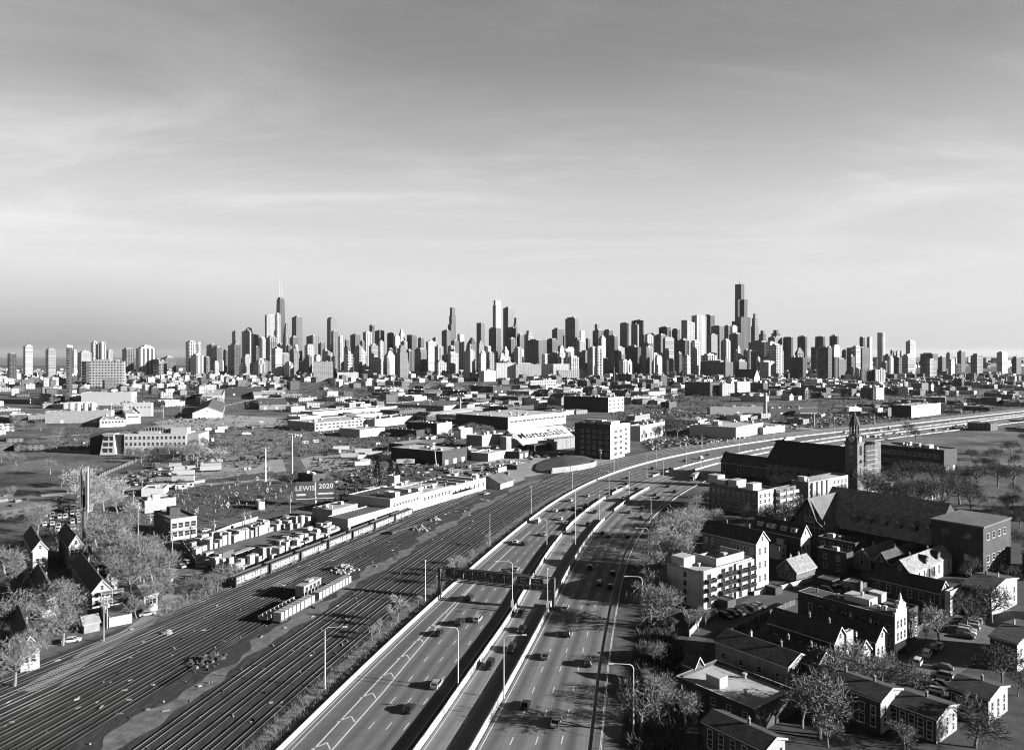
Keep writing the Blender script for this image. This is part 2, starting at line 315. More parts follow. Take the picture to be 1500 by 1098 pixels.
def dashes(f, Y0, Y1, ln=3.2, gap=8.5, w=.22):
    Y = Y0
    while Y < Y1:
        k = math.sqrt(1+slope(f, Y)**2); line(f, Y, Y+ln/k, w); Y += (ln+gap)/k
line(off(OUT, 2.0), 70, 900, .22); line(off(OUT, .9), 70, 700, .14)
line(off(B1, -2.2), 70, 800, .2); line(off(B1, 1.1), 70, 700, .18); line(off(B2, -1.1), 70, 700, .18); line(off(B2, 1.2), 70, 800, .2); line(off(RT, -2.6), 70, 900, .2); line(off(RT, -.3), 70, 600, .14)
ga = lambda Y: off(OUT, 6.1)(Y); gb = lambda Y: off(OUT, 6.1+3.6*max(0, min(1, (262-Y)/90)))(Y)
line(ga, 70, 330, .34); line(gb, 70, 262, .34)
for Y in range(90, 250, 11):                       # chevrons in the gore
    a, c = Vector((ga(Y), Y)), Vector((gb(Y), Y)); m_ = (a+c)/2+Vector((.6, 2.6))*min(1, (c-a).length/3)
    for p, q in ((a, m_), (m_, c)):
        p, q = p+Vector((0, 2)), q+Vector((0, 2)); d = (q-p).normalized(); n = Vector((-d.y, d.x))*.14
        mk.poly([(*(p-n), .06), (*(q-n), .06), (*(q+n), .06), (*(p+n), .06)])
for t in (.25, .5, .75):
    dashes(lambda Y, t=t: gb(Y)*(1-t)+off(B1, -2.2)(Y)*t, 75, 640)
dashes(mixf(B1, B2, .52), 78, 640)
for t in (.26, .5, .74): dashes(mixf(off(B2, 1.2), off(RT, -2.6), t), 80, 700)
struct(mk.build('lane_markings', PAINT))
STAINED = mat('stained_concrete', .20, .6, .16, .9, 6, coord='World', lo=.38, hi=.6)
def barrier(f, Y0, Y1, h, label, w=.3):
    w *= .62
    prof = [(-w*1.1, 0), (w*1.1, 0), (w*.9, .22), (w*.5, .5), (w*.36, h), (-w*.36, h), (-w*.5, .5), (-w*.9, .22)]
    mb = MB(); rings = []
    for Y in yseq(Y0, Y1, f, 6):
        s = slope(f, Y); n = Vector((1, -s)).normalized()
        rings.append([(f(Y)+n.x*x, Y+n.y*x, .04+z) for x, z in prof])
    mb.loft(rings); return tag(mb.build('concrete_barrier', CONC if 'railway edge' in label else STAINED), label, 'barrier', 'concrete barriers along the highway')
barrier(OUT, 70, 1230, 1.1, 'long white concrete barrier along the railway edge of the highway', .42)
barrier(B1, 70, 262, 1.5, 'concrete barrier left of the express lanes, from the bottom edge past the gantry', .4)
barrier(B1, 264, 322, 1.4, 'weathered barrier stretch left of the express lanes, beyond the sign gantry', .4)
barrier(B1, 330, 405, 1.4, 'concrete barrier stretch between the first two openings left of the express lanes', .4)
barrier(B1, 416, 442, 1.3, 'shortest barrier stretch left of the express lanes, between two openings', .4)
barrier(B1, 478, 1200, 1.0, 'farthest barrier left of the express lanes, running up to the black church', .5)
barrier(B2, 70, 232, 1.5, 'concrete barrier right of the express lanes, from the bottom edge to the gantry', .4)
barrier(B2, 236, 352, 1.4, 'weathered barrier right of the express lanes, just beyond the sign gantry', .4)
barrier(B2, 372, 436, 1.3, 'short barrier right of the express lanes, between two openings', .4)
barrier(B2, 492, 1200, 1.0, 'farthest barrier right of the express lanes, running past the clock tower', .5)
gr = thing('guard_rail', 'thin steel guard rail along the tree side of the right carriageway', 'guard rail', (0, 0, 0)); mb = MB(); ys_ = yseq(70, 520, RT, 6); mb.loft([[(RT(Y)+x, Y, z) for x, z in ((-.03, .6), (.03, .6), (.03, .82), (-.03, .82))] for Y in ys_]); mb.build('beam', METAL, gr); mb = MB()
for Y in ys_: mb.box(RT(Y)-.06, Y-.06, .04, RT(Y)+.06, Y+.06, .75)
mb.build('post', METAL, gr)['kind'] = 'stuff'
barrier(RT, 560, 1200, .9, 'far low barrier on the right edge of the highway behind the church', .3)

# ------------------------------------------------------------------ railway
def GL(Y): return -92+(Y-250)*.387 if Y < 470 else -6.9+(Y-470)*.55
RL = off(OUT, -37)
mb = MB(); strip(mb, lambda Y: min(GL(Y)-4, RL(Y)-2) if Y < 440 else off(OUT, -34)(Y), off(OUT, -7), 70, 1200, .02); struct(mb.build('railway_ballast', BALLAST))
wob = lambda Y, a: 1.6*math.sin(Y*.11+a)+1.1*math.sin(Y*.27+a*2)+.7*math.sin(Y*.61)
mb = MB(); strip(mb, lambda Y: off(OUT, -35.4+wob(Y, 0))(Y), lambda Y: off(OUT, -31+.6*wob(Y, 2))(Y), 70, 470, .035, 0, 2.2); struct(mb.build('dirt_strip', DIRT))
mb = MB(); strip(mb, off(OUT, -7), off(OUT, -.4), 70, 1200, .03); struct(mb.build('highway_verge', WEED))
BED = mat('oily_track_bed', .014, .6, .6, .95, 8, coord='World', stretch=(2, .4, 1))
def track(f, Y0, Y1, label, ties=True, g_='railway tracks'):
    t = thing('railway_track', label, 'railway track', (f(Y0), Y0, 0), 0, g_)
    ox, oy = f(Y0), Y0
    sh = lambda q: (lambda Y: q(Y+oy)-ox)
    def put(mb, name, m):
        mb.v = [(x-ox, y-oy, z) for x, y, z in mb.v]; return mb.build(name, m, t)
    for s in (-.75, .75):
        mb = MB(); fa, fb = off(f, s-.06), off(f, s+.06); ys = yseq(Y0, Y1, f, 9)
        mb.loft([[(fa(Y), Y, .1), (fb(Y), Y, .1), (fb(Y), Y, .27), (fa(Y), Y, .27)] for Y in ys]); put(mb, 'rail', RAILM if 'main line' in label or 'gondola' in label else RUSTR)
    mb = MB(); strip(mb, off(f, -1.5), off(f, 1.5), Y0, Y1, .045, 0, 9); put(mb, 'track_bed', BED)
    mb = MB(); Y = Y0                             # sleepers
    while Y < min(Y1, 420):
        s = slope(f, Y); n = Vector((1, -s)).normalized(); d = Vector((s, 1)).normalized(); c = Vector((f(Y), Y))
        p = [c+n*1.3*a+d*.13*b for a, b in ((-1, -1), (1, -1), (1, 1), (-1, 1))]
        mb.prism(p, .03, .12); Y += .75*d.y
    o = put(mb, 'sleepers', TIE); o['kind'] = 'stuff'
for i, (d, lb) in enumerate(((-9.6, 'first main line railway track from the highway barrier'), (-14, 'second main line railway track from the highway barrier'), (-18.4, 'third main line railway track from the highway barrier'), (-22.8, 'fourth main line railway track from the highway barrier'), (-27.2, 'main line railway track beside the pale dirt strip'))):
    track(off(OUT, d), 75, 1150 if i < 4 else 900, lb)
for t, Y1, lb in ((.12, 452, 'yard track beside the dirt strip and the work train'), (.29, 446, 'second yard track left of the dirt strip'), (.46, 440, 'third yard track left of the dirt strip'), (.62, 436, 'third yard track right of the graffiti gondola cars'), (.81, 430, 'yard track just right of the graffiti gondola cars'), (1.0, 420, 'yard track the graffiti gondola cars stand on')):
    track(mixf(RL, GL, t), 75, Y1, lb)

for t, Y1, lb in ((.205, 290, 'short yard siding left of the work train'), (.375, 282, 'short yard siding in the middle of the yard'), (.54, 276, 'short yard siding right of the yard centre'), (.715, 268, 'short yard siding nearest the gondola cars'), (.9, 258, 'short yard siding along the weedy bank')): track(mixf(RL, GL, t), 75, Y1, lb)
sm = lambda a, b, Y: (lambda t: t*t*(3-2*t))(max(0, min(1, (Y-a)/(b-a))))
track(lambda Y: mixf(RL, GL, .12+.17*sm(175, 300, Y))(Y), 175, 300, 'slanting crossover track between the dirt strip and the second yard track')
track(lambda Y: mixf(RL, GL, .62+.19*sm(225, 360, Y))(Y), 225, 360, 'slanting crossover track below the graffiti gondola cars')
track(lambda Y: mixf(RL, GL, .46-.17*sm(300, 415, Y))(Y), 300, 415, 'slanting crossover track at the yard throat')
# ------------------------------------------------------------------ vehicles
def ring(x, w, z0, z1, b=.08): return [(x, -w+b, z0), (x, w-b, z0), (x, w, z0+b), (x, w, z1-b), (x, w-b, z1), (x, -w+b, z1), (x, -w, z1-b), (x, -w, z0+b)]
def carmesh(kind, paint):
    P = CARP[paint]; b = MB(); gl = MB(); L = {'sedan': 2.35, 'suv': 2.4, 'van': 2.75}[kind]; w = .92 if kind != 'van' else 1.0
    belt = {'sedan': .88, 'suv': 1.02, 'van': 1.25}[kind]; top = {'sedan': 1.42, 'suv': 1.72, 'van': 2.3}[kind]
    hood = belt-.06 if kind != 'van' else 1.05
    b.loft([ring(-L, w-.14, .38, belt-.12), ring(-L+.12, w-.02, .24, belt), ring(-.9, w, .22, belt), ring(.95, w, .22, belt), ring(L-.35, w-.03, .24, hood-.1), ring(L, w-.18, .36, hood-.26)])
    c = {'sedan': (-1.85, 1.15, -1.15, .35), 'suv': (-2.28, 1.2, -2.05, .45), 'van': (-2.68, 1.95, -2.62, 1.35)}[kind]
    q = lambda x0, x1, ww, z: [(x0, -ww, z), (x1, -ww, z), (x1, ww, z), (x0, ww, z)]
    gl.loft([q(c[0], c[1], w-.06, belt-.02), q(c[2], c[3], w-.22, top-.05)])
    b.loft([q(c[2]-.04, c[3]+.04, w-.2, top-.06), q(c[2]+.05, c[3]-.08, w-.28, top)])
    if kind == 'van':
        b.loft([q(-2.66, .6, w-.03, belt-.02), q(-2.6, .55, w-.17, top-.04)])
    for s in (-1, 1):
        for xa, xb in ((c[0]+.0, c[2]+.0), (c[1], c[3])):
            b.tube([(xa, s*(w-.07), belt-.02), (xb, s*(w-.22), top-.05)], .05, 4)
    return b, gl, P, L, w
WHM = {}
def wheel():
    if 'w' not in WHM:
        mb = MB(); n = 12
        mb.loft([[(r*math.cos(2*math.pi*k/n), y, r*math.sin(2*math.pi*k/n)) for k in range(n)] for y, r in ((-.11, .30), (-.09, .34), (.09, .34), (.11, .30))]); WHM['w'] = mb.mesh('wheel', RUBBER)
    return WHM['w']
LMP = MB().box(-.03, -.16, -.07, .03, .16, .07).mesh('lamp', LAMPM); TLM = MB().box(-.03, -.13, -.09, .03, .13, .09).mesh('lamp', mat('tail_lamp_red', .06, .1, 1, .3))
PROTO = {}
def car(kind, paint, loc, rz, label, group=None, auto=True):
    k = (kind, paint)
    if k in PROTO: return dup(PROTO[k], loc, rz, label, 'van' if kind == 'van' else 'car', group, auto)
    r = thing({'sedan': 'car', 'suv': 'suv_car', 'van': 'van'}[kind], label, 'van' if kind == 'van' else 'car', loc, rz, group, auto)
    b, gl, P, L, w = carmesh(kind, paint)
    parts = [b.build('body', P, r), gl.build('windows', CARGLASS, r)]
    for x in (-1.4, 1.42):
        for s in (-1, 1): parts.append(ob('wheel', wheel(), r, (x*L/2.35, s*(w-.1), .34)))
    for s in (-1, 1):
        parts.append(ob('headlight', LMP, r, (L-.08, s*.6, .66))); parts.append(ob('tail_light', TLM, r, (-L+.02, s*.66, .74)))
    reg(r, *parts); PROTO[k] = r; return r
SIMPLE = {}
def parked(x, y, rz, paint, label, group):
    if paint not in SIMPLE:
        b, gl, P, L, w = carmesh(rng.choice(['sedan', 'suv']), paint); n = len(b.v); b.v += gl.v; b.f += [tuple(i+n for i in f) for f in gl.f]; b.m += [1]*len(gl.f)
        for xx in (-1.4, 1.42): b.box(xx-.33, -w, 0, xx+.33, w, .5, 2)
        SIMPLE[paint] = b.mesh('parked_car', [P, CARGLASS, RUBBER])
    return tag(ob('parked_car', SIMPLE[paint], None, (x, y, 0.05), rz), label, 'car', group, True)
def boxtruck(name, loc, rz, label, paint, ln=7, tractor=False, cat='truck', group=None, auto=False, cab=True):
    r = thing(name, label, cat, loc, rz, group, auto); P = CARP[paint]
    mb = MB(); z0 = 1.1; mb.box(-ln, -1.28, z0, -.1, 1.28, 3.95 if tractor else 3.3); mb.build('cargo_box', WHITE if paint == 'white' else P, r)
    x0 = .7 if tractor else 0
    MB().box(-ln+.2, -.5, .7, x0, .5, z0-.01).build('chassis', STEEL, r)
    if cab:
        mb = MB(); mb.loft([[(x0, -1.2, .5), (x0+2.2, -1.2, .5), (x0+2.2, 1.2, .5), (x0, 1.2, .5)], [(x0, -1.2, 1.6), (x0+2.25, -1.2, 1.6), (x0+2.25, 1.2, 1.6), (x0, 1.2, 1.6)], [(x0, -1.15, 2.9), (x0+1.6, -1.1, 2.9), (x0+1.6, 1.1, 2.9), (x0, 1.15, 2.9)]]); mb.build('cab', P, r)
        MB().loft([[(x0+2.28, -1.0, 1.7), (x0+2.28, 1.0, 1.7), (x0+1.72, .95, 2.7), (x0+1.72, -.95, 2.7)], [(x0+2.2, -1.0, 1.7), (x0+2.2, 1.0, 1.7), (x0+1.6, .95, 2.7), (x0+1.6, -.95, 2.7)]]).build('windscreen', CARGLASS, r)
    for x in ([-ln+1, -ln+2.2] if tractor else [-ln+1.4])+([x0+1.2] if cab else [])+([-1.2] if tractor and cab else []):
        for s in (-1, 1): ob('wheel', wheel(), r, (x, s*1.1, .5)).scale = (1.5, 1.6, 1.5)
    return r
def heading(f, Y): return math.atan2(1, slope(f, Y))
T_ = {'w': 'white', 's': 'silver', 'g': 'grey', 'k': 'black'}
ADJ = {'white': 'white', 'silver': 'silver', 'grey': 'grey', 'black': 'dark'}
LC, EX, RC = 'left-hand carriageway beside the railway', 'middle express lanes between the barriers', 'right-hand carriageway beside the trees'
CARS = [  # px, py, tone, kind, carriageway
 (836, 734, 'w', 'suv', 0), (861, 727, 's', 'sedan', 0), (814, 749, 'w', 'sedan', 0), (827, 748, 'k', 'sedan', 0), (841, 746, 'k', 'suv', 0), (850, 748, 'k', 'sedan', 0), (859, 741, 'k', 'sedan', 0), (788, 765, 'w', 'van', 0), (821, 761, 'w', 'sedan', 0), (829, 767, 's', 'sedan', 0), (797, 784, 's', 'sedan', 0), (755, 795, 'w', 'sedan', 0), (768, 798, 'k', 'suv', 0),
 (902, 718, 'w', 'suv', 0), (919, 701, 'k', 'sedan', 0), (918, 709, 'k', 'sedan', 0), (957, 687, 'k', 'suv', 0), (983, 687, 'k', 'sedan', 0), (1004, 676, 'k', 'suv', 0), (1018, 679, 'k', 'sedan', 0), (1027, 672, 'w', 'van', 0), (1031, 675, 'k', 'sedan', 0), (1037, 667, 'k', 'sedan', 0),
 (688, 877, 'k', 'suv', 0), (674, 914, 'k', 'suv', 0), (700, 909, 's', 'suv', 0), (643, 929, 'k', 'sedan', 0), (756, 835, 's', 'sedan', 0), (741, 840, 'k', 'sedan', 0), (717, 977, 'k', 'suv', 1), (749, 953, 'k', 'suv', 1), (763, 901, 'k', 'suv', 1), (764.5, 924, 'k', 'sedan', 1), (840, 782, 'k', 'sedan', 1), (861, 770, 'k', 'suv', 1), (871.5, 751, 'k', 'sedan', 1), (913, 731, 'k', 'sedan', 1), (932, 718, 'k', 'suv', 1), (931, 735, 'k', 'suv', 1),
 (961, 726, 'g', 'suv', 2), (965, 730, 'k', 'sedan', 2), (989, 721, 'k', 'suv', 2), (979, 713, 'k', 'sedan', 2), (941, 745, 'k', 'sedan', 2), (922, 751, 'g', 'sedan', 2), (940, 759, 'g', 'suv', 2), (883, 782, 'k', 'sedan', 2), (893, 787, 'k', 'suv', 2), (921, 787, 'k', 'sedan', 2),
 (864.5, 832, 'k', 'sedan', 2), (898, 841, 'k', 'sedan', 2), (878, 856, 'k', 'suv', 2), (894, 861, 'k', 'sedan', 2), (827.5, 893, 'w', 'suv', 2), (832, 930, 'k', 'suv', 2), (799.5, 963, 'g', 'sedan', 2), (862.5, 973, 'k', 'suv', 2), (640, 1005, 's', 'suv', 0), (600, 1040, 'k', 'sedan', 0), (770, 1035, 'k', 'sedan', 2), (815, 1060, 's', 'sedan', 2),
 (1065, 663, 'k', 'sedan', 0), (1140, 652, 's', 'sedan', 0), (1098, 670, 'k', 'sedan', 2), (1125, 662, 'k', 'suv', 2), (1238, 634.6, 'w', 'sedan', 0), (1290, 631, 'w', 'suv', 0), (1262, 636.5, 's', 'sedan', 2), (1308, 634.5, 'w', 'sedan', 2), (1270, 640.5, 'w', 'van', 2)]
for px, py, tn, kd, lane in CARS:
    x, y = g(px, py); f = (OUT, B1, B2)[lane]
    lo, hi = ((OUT, B1), (B1, B2), (B2, RT))[lane]; x = min(max(x, lo(y)+2.6), hi(y)-1.9)
    o = car(kd, T_[tn], (x, y, .06), heading(f, y)+(math.pi if lane != 2 else 0)*(0 if lane == 0 else (1 if lane == 1 else 0)), f'{ADJ[T_[tn]]} {"van" if kd == "van" else ("sport utility car" if kd == "suv" else "car")} in the {(LC, EX, RC)[lane]}', 'cars on the highway'); o['_o'] = 'd'
for i in range(26):                                 # far traffic past the clock tower
    lane = (0, 2, 2)[i % 3]; Y = 700+rng.random()*170; f = (OUT, B1, B2)[lane]; t = rng.uniform(.2, .8); lo, hi = ((OUT, B1), (B1, B2), (B2, RT))[lane]
    tn = rng.choice(['white', 'white', 'silver', 'black', 'grey']); o = parked(mixf(lo, hi, t)(Y), Y, heading(f, Y), tn, f'{ADJ[tn]} far-off car on the highway right of the clock tower', 'far traffic'); o['_o'] = 'x'
x, y = g(1005, 707); boxtruck('semi_truck', (x+6, y+8, .06), heading(B2, y)+math.pi, 'grey semi truck with long box trailer in the shaded right carriageway', 'silver', 13.5, True)
x, y = g(1160, 646); boxtruck('semi_truck', (x-8, y-5, .06), heading(OUT, y)+math.pi, 'white semi truck with long trailer on the highway left of the black church roof', 'white', 15, True)

# ------------------------------------------------------------------ highway lamps and sign gantry
def lamp(px, pyb, pyt, arm, label, r=.16, armlen=4.2, box=False, Y=None, gp='tall highway lamps'):
    x, y = g(px, pyb); h = zat(pyt, y)
    o = thing('street_lamp', label, 'lamp', (x, y, 0), 0, gp)
    MB().cyl(0, 0, 0, h*.995 if not arm else h-.9, r, r*.6, 8).build('pole', METAL, o)
    if arm:
        s = arm; pts = [(0, 0, h-.9), (s*.25, 0, h-.35), (s*.8, 0, h-.05), (s*1.8, 0, h), (s*armlen, 0, h+.1)]
        MB().tube(pts, [.1, .09, .08, .07, .06], 6).build('arm', METAL, o)
        hd = MB().box(-.55, -.2, -.1, .55, .2, .1).build('lamp_head', METAL, o, (s*(armlen+.4), 0, h+.1)); MB().box(-.4, -.14, -.03, .4, .14, 0).build('lens', LAMPM, hd, (0, 0, -.1))
    else: MB().lathe(0, 0, [(h-.25, .1), (h, .35), (h+.2, .3), (h+.3, .05)], 8).build('lamp_head', METAL, o)
    MB().cyl(0, 0, 0, .5, r*2, r*1.6, 8).build('base', CONC, o)
    if box: MB().box(-.45, -.3, 1.3, .45, .3, 3.6).build('sign_panel', PALEMETAL, o)
    return o
for a in ((476, 1008, 918, 1, 'arm lamp among the railway tracks at the bottom edge'), (671, 1008, 918, -1, 'arm lamp left of the express lanes at the bottom edge'), (738, 1022, 930, 1, 'arm lamp right of the express lanes at the bottom edge'),
          (940.5, 918, 844, -1, 'arm lamp on the tree side of the highway, facing the white sport utility car'), (928, 1074, 972, -1, 'arm lamp on the tree side at the bottom edge, cut off low'), (801, 800, 760, -1, 'arm lamp left of the express lanes behind the gantry signs'),
          (892, 725, 689, -1, 'small arm lamp at the barrier gap left of the express lanes'), (953.6, 754, 727, -1, 'arm lamp in shade between the right carriageway lanes'), (949.5, 804, 773, -1, 'arm lamp by the feathery trees above the balcony apartments')): lamp(*a)
lamp(750.5, 896, 822, -1, 'arm lamp with a pale box at its foot, just left of the small gantry signs', box=True)
lamp(802, 898, 833, 0, 'straight lamp mast with a pale box, in front of the small gantry sign', box=True)
for px, yb, yt, lb in ((623, 883, 821, 'straight lamp mast between the tracks and the gantry'), (778, 753, 712, 'straight mast at the railway edge left of the white van'), (717.5, 800, 754, 'straight lamp mast between the tracks and the highway curve'), (838.6, 718, 684, 'straight mast on the railway edge in front of the salt mound wall'),
                      (899.4, 693, 667, 'straight mast at the railway edge below the six-storey brick block'), (843, 799, 716, 'tall straight mast standing amid the left carriageway traffic'), (877.4, 761, 725, 'straight mast on the barrier above the express lanes'), (921.4, 725, 691, 'straight mast at the second opening of the barrier'), (947.5, 700, 667, 'straight mast on the outer barrier right of the six-storey block'),
                      (972, 699, 675, 'short straight mast at the lane split'), (1005, 680, 652, 'straight mast with a pale cap left of the white store'), (1028, 660, 637, 'straight mast on the outer barrier in front of the white store'), (1027.5, 700, 672, 'straight mast beside the grey semi truck'), (1083, 660, 632, 'straight mast below the white store front'), (962, 684, 650, 'straight mast by the packed car park'),
                      (1133, 650, 622, 'straight mast right of the white store'), (1217, 640, 605, 'straight mast left of the clock tower lantern'), (1222, 639, 612, 'shorter straight mast just left of the clock tower'), (1281, 632, 606, 'straight mast right of the clock tower lantern'), (1366, 622, 600, 'straight mast on the far highway at the right edge')): lamp(px, yb, yt, 0, lb)
# sign gantry
A_, B_ = Vector(g(643, 874)), Vector(g(813, 893)); dv = (B_-A_); Lg = dv.length; ga_ = math.atan2(dv.y, dv.x)
zt, zb = 9.6, 6.2
o = thing('sign_gantry', 'dark truss sign gantry spanning the left and express lanes', 'sign gantry', (A_.x, A_.y, 0), ga_)
mb = MB()
for y in (-.7, .7):
    for z in (zt, zb): mb.box(0, y-.12, z-.12, Lg, y+.12, z+.12)
    n = 18
    for i in range(n):
        xa, xb = Lg*i/n, Lg*(i+1)/n
        mb.tube([(xa, y, zb if i % 2 else zt), (xb, y, zt if i % 2 else zb)], .07, 4); mb.tube([(xa, y, zb), (xa, y, zt)], .06, 4)
mb.build('truss', STEEL, o)
for x in (.4, Lg-.4): MB().box(x-.35, -.9, 0, x+.35, .9, zt).build('post', STEEL, o)
mb = MB(); x = 1.8                                  # signs for oncoming traffic seen from behind: ribbed grey panels
while x < 24:
    w = rng.uniform(2.2, 4.2)
    mb.box(x, .95, zb+.1, min(x+w, 24.4), 1.05, zt-.25)
    for k in range(int(w/.7)): mb.box(x+.25+k*.7, .8, zb+.1, x+.33+k*.7, .95, zt-.25)
    x += w+.12
mb.build('sign_panel', SIGNB, o)
mb = MB(); mb.box(1, -1.6, zb-.35, Lg-1, -.8, zb-.25)
for i in range(12): mb.box(2+i*Lg/13, -1.65, zb-.6, 2.25+i*Lg/13, -1.2, zb-.35)
mb.build('walkway', STEEL, o)
def text(body, size, parent, loc, rot, m, bold=.0, name='lettering', align='CENTER', ext=.02):
    c = bpy.data.curves.new(name, 'FONT'); c.body = body; c.size = size; c.align_x = align; c.align_y = 'CENTER'; c.offset = bold; c.space_character = 1.1; c.extrude = ext; c.materials.append(m)
    tmp = bpy.data.objects.new('tmp', c); COL.objects.link(tmp); bpy.context.view_layer.update()
    me = bpy.data.meshes.new_from_object(tmp.evaluated_get(bpy.context.evaluated_depsgraph_get())); bpy.data.objects.remove(tmp); bpy.data.curves.remove(c)
    me.name = name; t = ob(name, me, parent, loc)
    if isinstance(rot, Matrix): t.rotation_euler = rot.to_euler()
    else: t.rotation_euler = rot
    return t
for x0, x1, z0, z1, lines in ((26.6, 30.6, 5.6, 9.6, ('EXIT', 'West', 'Ohio St')), (31.0, 35.0, 6.0, 9.3, ('East', 'Indiana'))):
    p = MB().box(x0, -1.02, z0, x1, -.9, z1).build('sign_face', SIGNF, o)
    b = MB()
    for q in ((x0, z0, x1, z0+.12), (x0, z1-.12, x1, z1), (x0, z0+.12, x0+.12, z1-.12), (x1-.12, z0+.12, x1, z1-.12)): b.box(q[0], -1.06, q[1], q[2], -1.021, q[3])
    b.build('border', CONC, p)
    for i, s in enumerate(lines): text(s, .95, p, ((x0+x1)/2, -1.05, z1-.75-i*.95), (R(90), 0, 0), TRIM, .012)
    b = MB(); cx_ = (x0+x1)/2; zz = z0+.55; b.prism([(0, 0), (1, 0), (1, 1)], 0, 0); b = MB()
    b.poly([(cx_-.35, -1.04, zz+.25), (cx_, -1.04, zz-.3), (cx_+.35, -1.04, zz+.25)]); b.build('arrow', TRIM, p)
# ------------------------------------------------------------------ builders for buildings
GRID = 38                                  # street grid turned this much from the view
FOOT = []                                  # footprints (x, y, radius) already taken
def axes(ang): a = R(ang); return Vector((math.cos(a), math.sin(a))), Vector((-math.sin(a), math.cos(a)))
def fitlen(C, d, px, mx):
    k = (px-750)/F; den = d.x-k*d.y
    t = (k*C.y-C.x)/den if abs(den) > 1e-4 else mx
    return min(abs(t), mx)
def foot(xl, xc, xr, yb, ang=GRID, Y=None, mx=140):
    if Y is None: C = Vector(g(xc, yb))
    else: C = Vector(((xc-750)*Y/F, Y))
    s, e = axes(ang); ls, le = max(1.2, fitlen(C, s, xr, mx)), max(1.2, fitlen(C, e, xl, mx))
    FOOT.append((*(C+s*ls/2+e*le/2), (ls+le)/3.2)); return C, ls, le
UNITM = {}
def unitmesh(kind):
    if kind not in UNITM:
        mb = MB()
        if kind == 0: mb.box(-1.2, -.9, 0, 1.2, .9, 1.3); mb.box(-1.0, -.7, 1.3, -.1, .7, 1.5, 1); mb.box(.15, -.6, 1.3, 1.0, .6, 1.42, 1)
        elif kind == 1: mb.cyl(0, 0, 0, .9, .35); mb.cyl(0, 0, .9, 1.15, .6, .5, 12, 1)
        elif kind == 2: mb.box(-1.8, -1.4, 0, 1.8, 1.4, 2.2); mb.box(-1.9, -1.5, 2.2, 1.9, 1.5, 2.4, 1)
        else: mb.box(-.4, -.4, 0, .4, .4, 1.6); mb.box(-.5, -.5, 1.6, .5, .5, 1.8, 1)
        UNITM[kind] = mb.mesh('roof_unit', [PALEMETAL, METAL] if kind != 3 else [BRICK, CONC])
    return UNITM[kind]
WINM = {}
def winmesh(w, h, fr=.12, mull=True, dark=False, sill=True):
    k = (w, h, fr, mull, dark, sill)
    if k not in WINM:
        mb = MB(); mb.box(-w/2, -.03, -h/2, w/2, .0, h/2, 0)
        for a in ((-w/2-fr, -h/2-fr, -w/2, h/2+fr), (w/2, -h/2-fr, w/2+fr, h/2+fr), (-w/2, h/2, w/2, h/2+fr), (-w/2, -h/2-fr, w/2, -h/2)): mb.box(a[0], -.07, a[1], a[2], 0, a[3], 1)
        if mull: mb.box(-w/2, -.06, -.04, w/2, -.031, .04, 1)
        if sill: mb.box(-w/2-fr*1.6, -.16, -h/2-fr-.1, w/2+fr*1.6, 0, -h/2-fr-.003, 1)
        WINM[k] = mb.mesh('window', [GLASS, DARKW if dark else FRAME])
    return WINM[k]
def window(root, face, u, z, w=1.1, h=1.7, ls=0, le=0, name='window', **kw):
    me = winmesh(w, h, **kw)
    loc, rz = {'s': ((u, -.005, z), 0), 'e': ((-.005, u, z), R(-90)), 'n': ((ls+.005, u, z), R(90))}[face]
    o = ob(name, me, root, loc, rz); reg(root, o); return o
def grid_windows(root, face, L, nc, zs, w=1.1, h=1.7, m0=1.6, skip=(), **kw):
    for j, z in enumerate(zs):
        for i in range(nc):
            if (i, j) in skip: continue
            window(root, face, m0+(L-2*m0)*(i/(nc-1) if nc > 1 else .5), z, w, h, **kw)
def block(name, label, cat, xl, xc, xr, yb, yt, wall, roof, ang=GRID, par=.7, units=2, group=None, auto=False, Y=None, mx=140, wins=None, cap=None, ukinds=(0, 0, 1, 1, 2)):
    C, ls, le = foot(xl, xc, xr, yb, ang, Y, mx); h = max(2.2, zat(yt, C.y))
    o = thing(name, label, cat, (C.x, C.y, 0), R(ang), group, auto)
    t = .3; mb = MB(); P = [(0, 0), (ls, 0), (ls, le), (0, le)]; Q = [(t, t), (ls-t, t), (ls-t, le-t), (t, le-t)]
    par = min(par, h*.3)
    for i in range(4):
        j = (i+1) % 4
        mb.poly([(*P[i], 0), (*P[j], 0), (*P[j], h), (*P[i], h)]); mb.poly([(*P[i], h), (*P[j], h), (*Q[j], h), (*Q[i], h)], 1); mb.poly([(*Q[i], h), (*Q[j], h), (*Q[j], h-par), (*Q[i], h-par)])
    mb.build('wall', [wall, cap or wall], o)
    mb = MB(); mb.poly([(*q, h-par) for q in Q]); mb.build('roof', roof, o)
    if ls > 4 and le > 4:
        for i in range(units):
            k = rng.choice(ukinds); ob('roof_unit', unitmesh(k), o, (rng.uniform(2.2, max(2.3, ls-2.2)), rng.uniform(2.2, max(2.3, le-2.2)), h-par), rng.choice([0, R(90)]))
    o['h_'] = h; o['ls_'] = ls; o['le_'] = le
    if wins:
        for face, nc, nr, w, hh in wins:
            L = ls if face == 's' else le; st = (h-par-.4)/nr
            if L > 3: grid_windows(o, face, L, nc, [st*(r+.5)+.2 for r in range(nr)], w, min(hh, st*.62), m0=min(L/(2*nc)+.2, 3))
    return o, C, ls, le, h
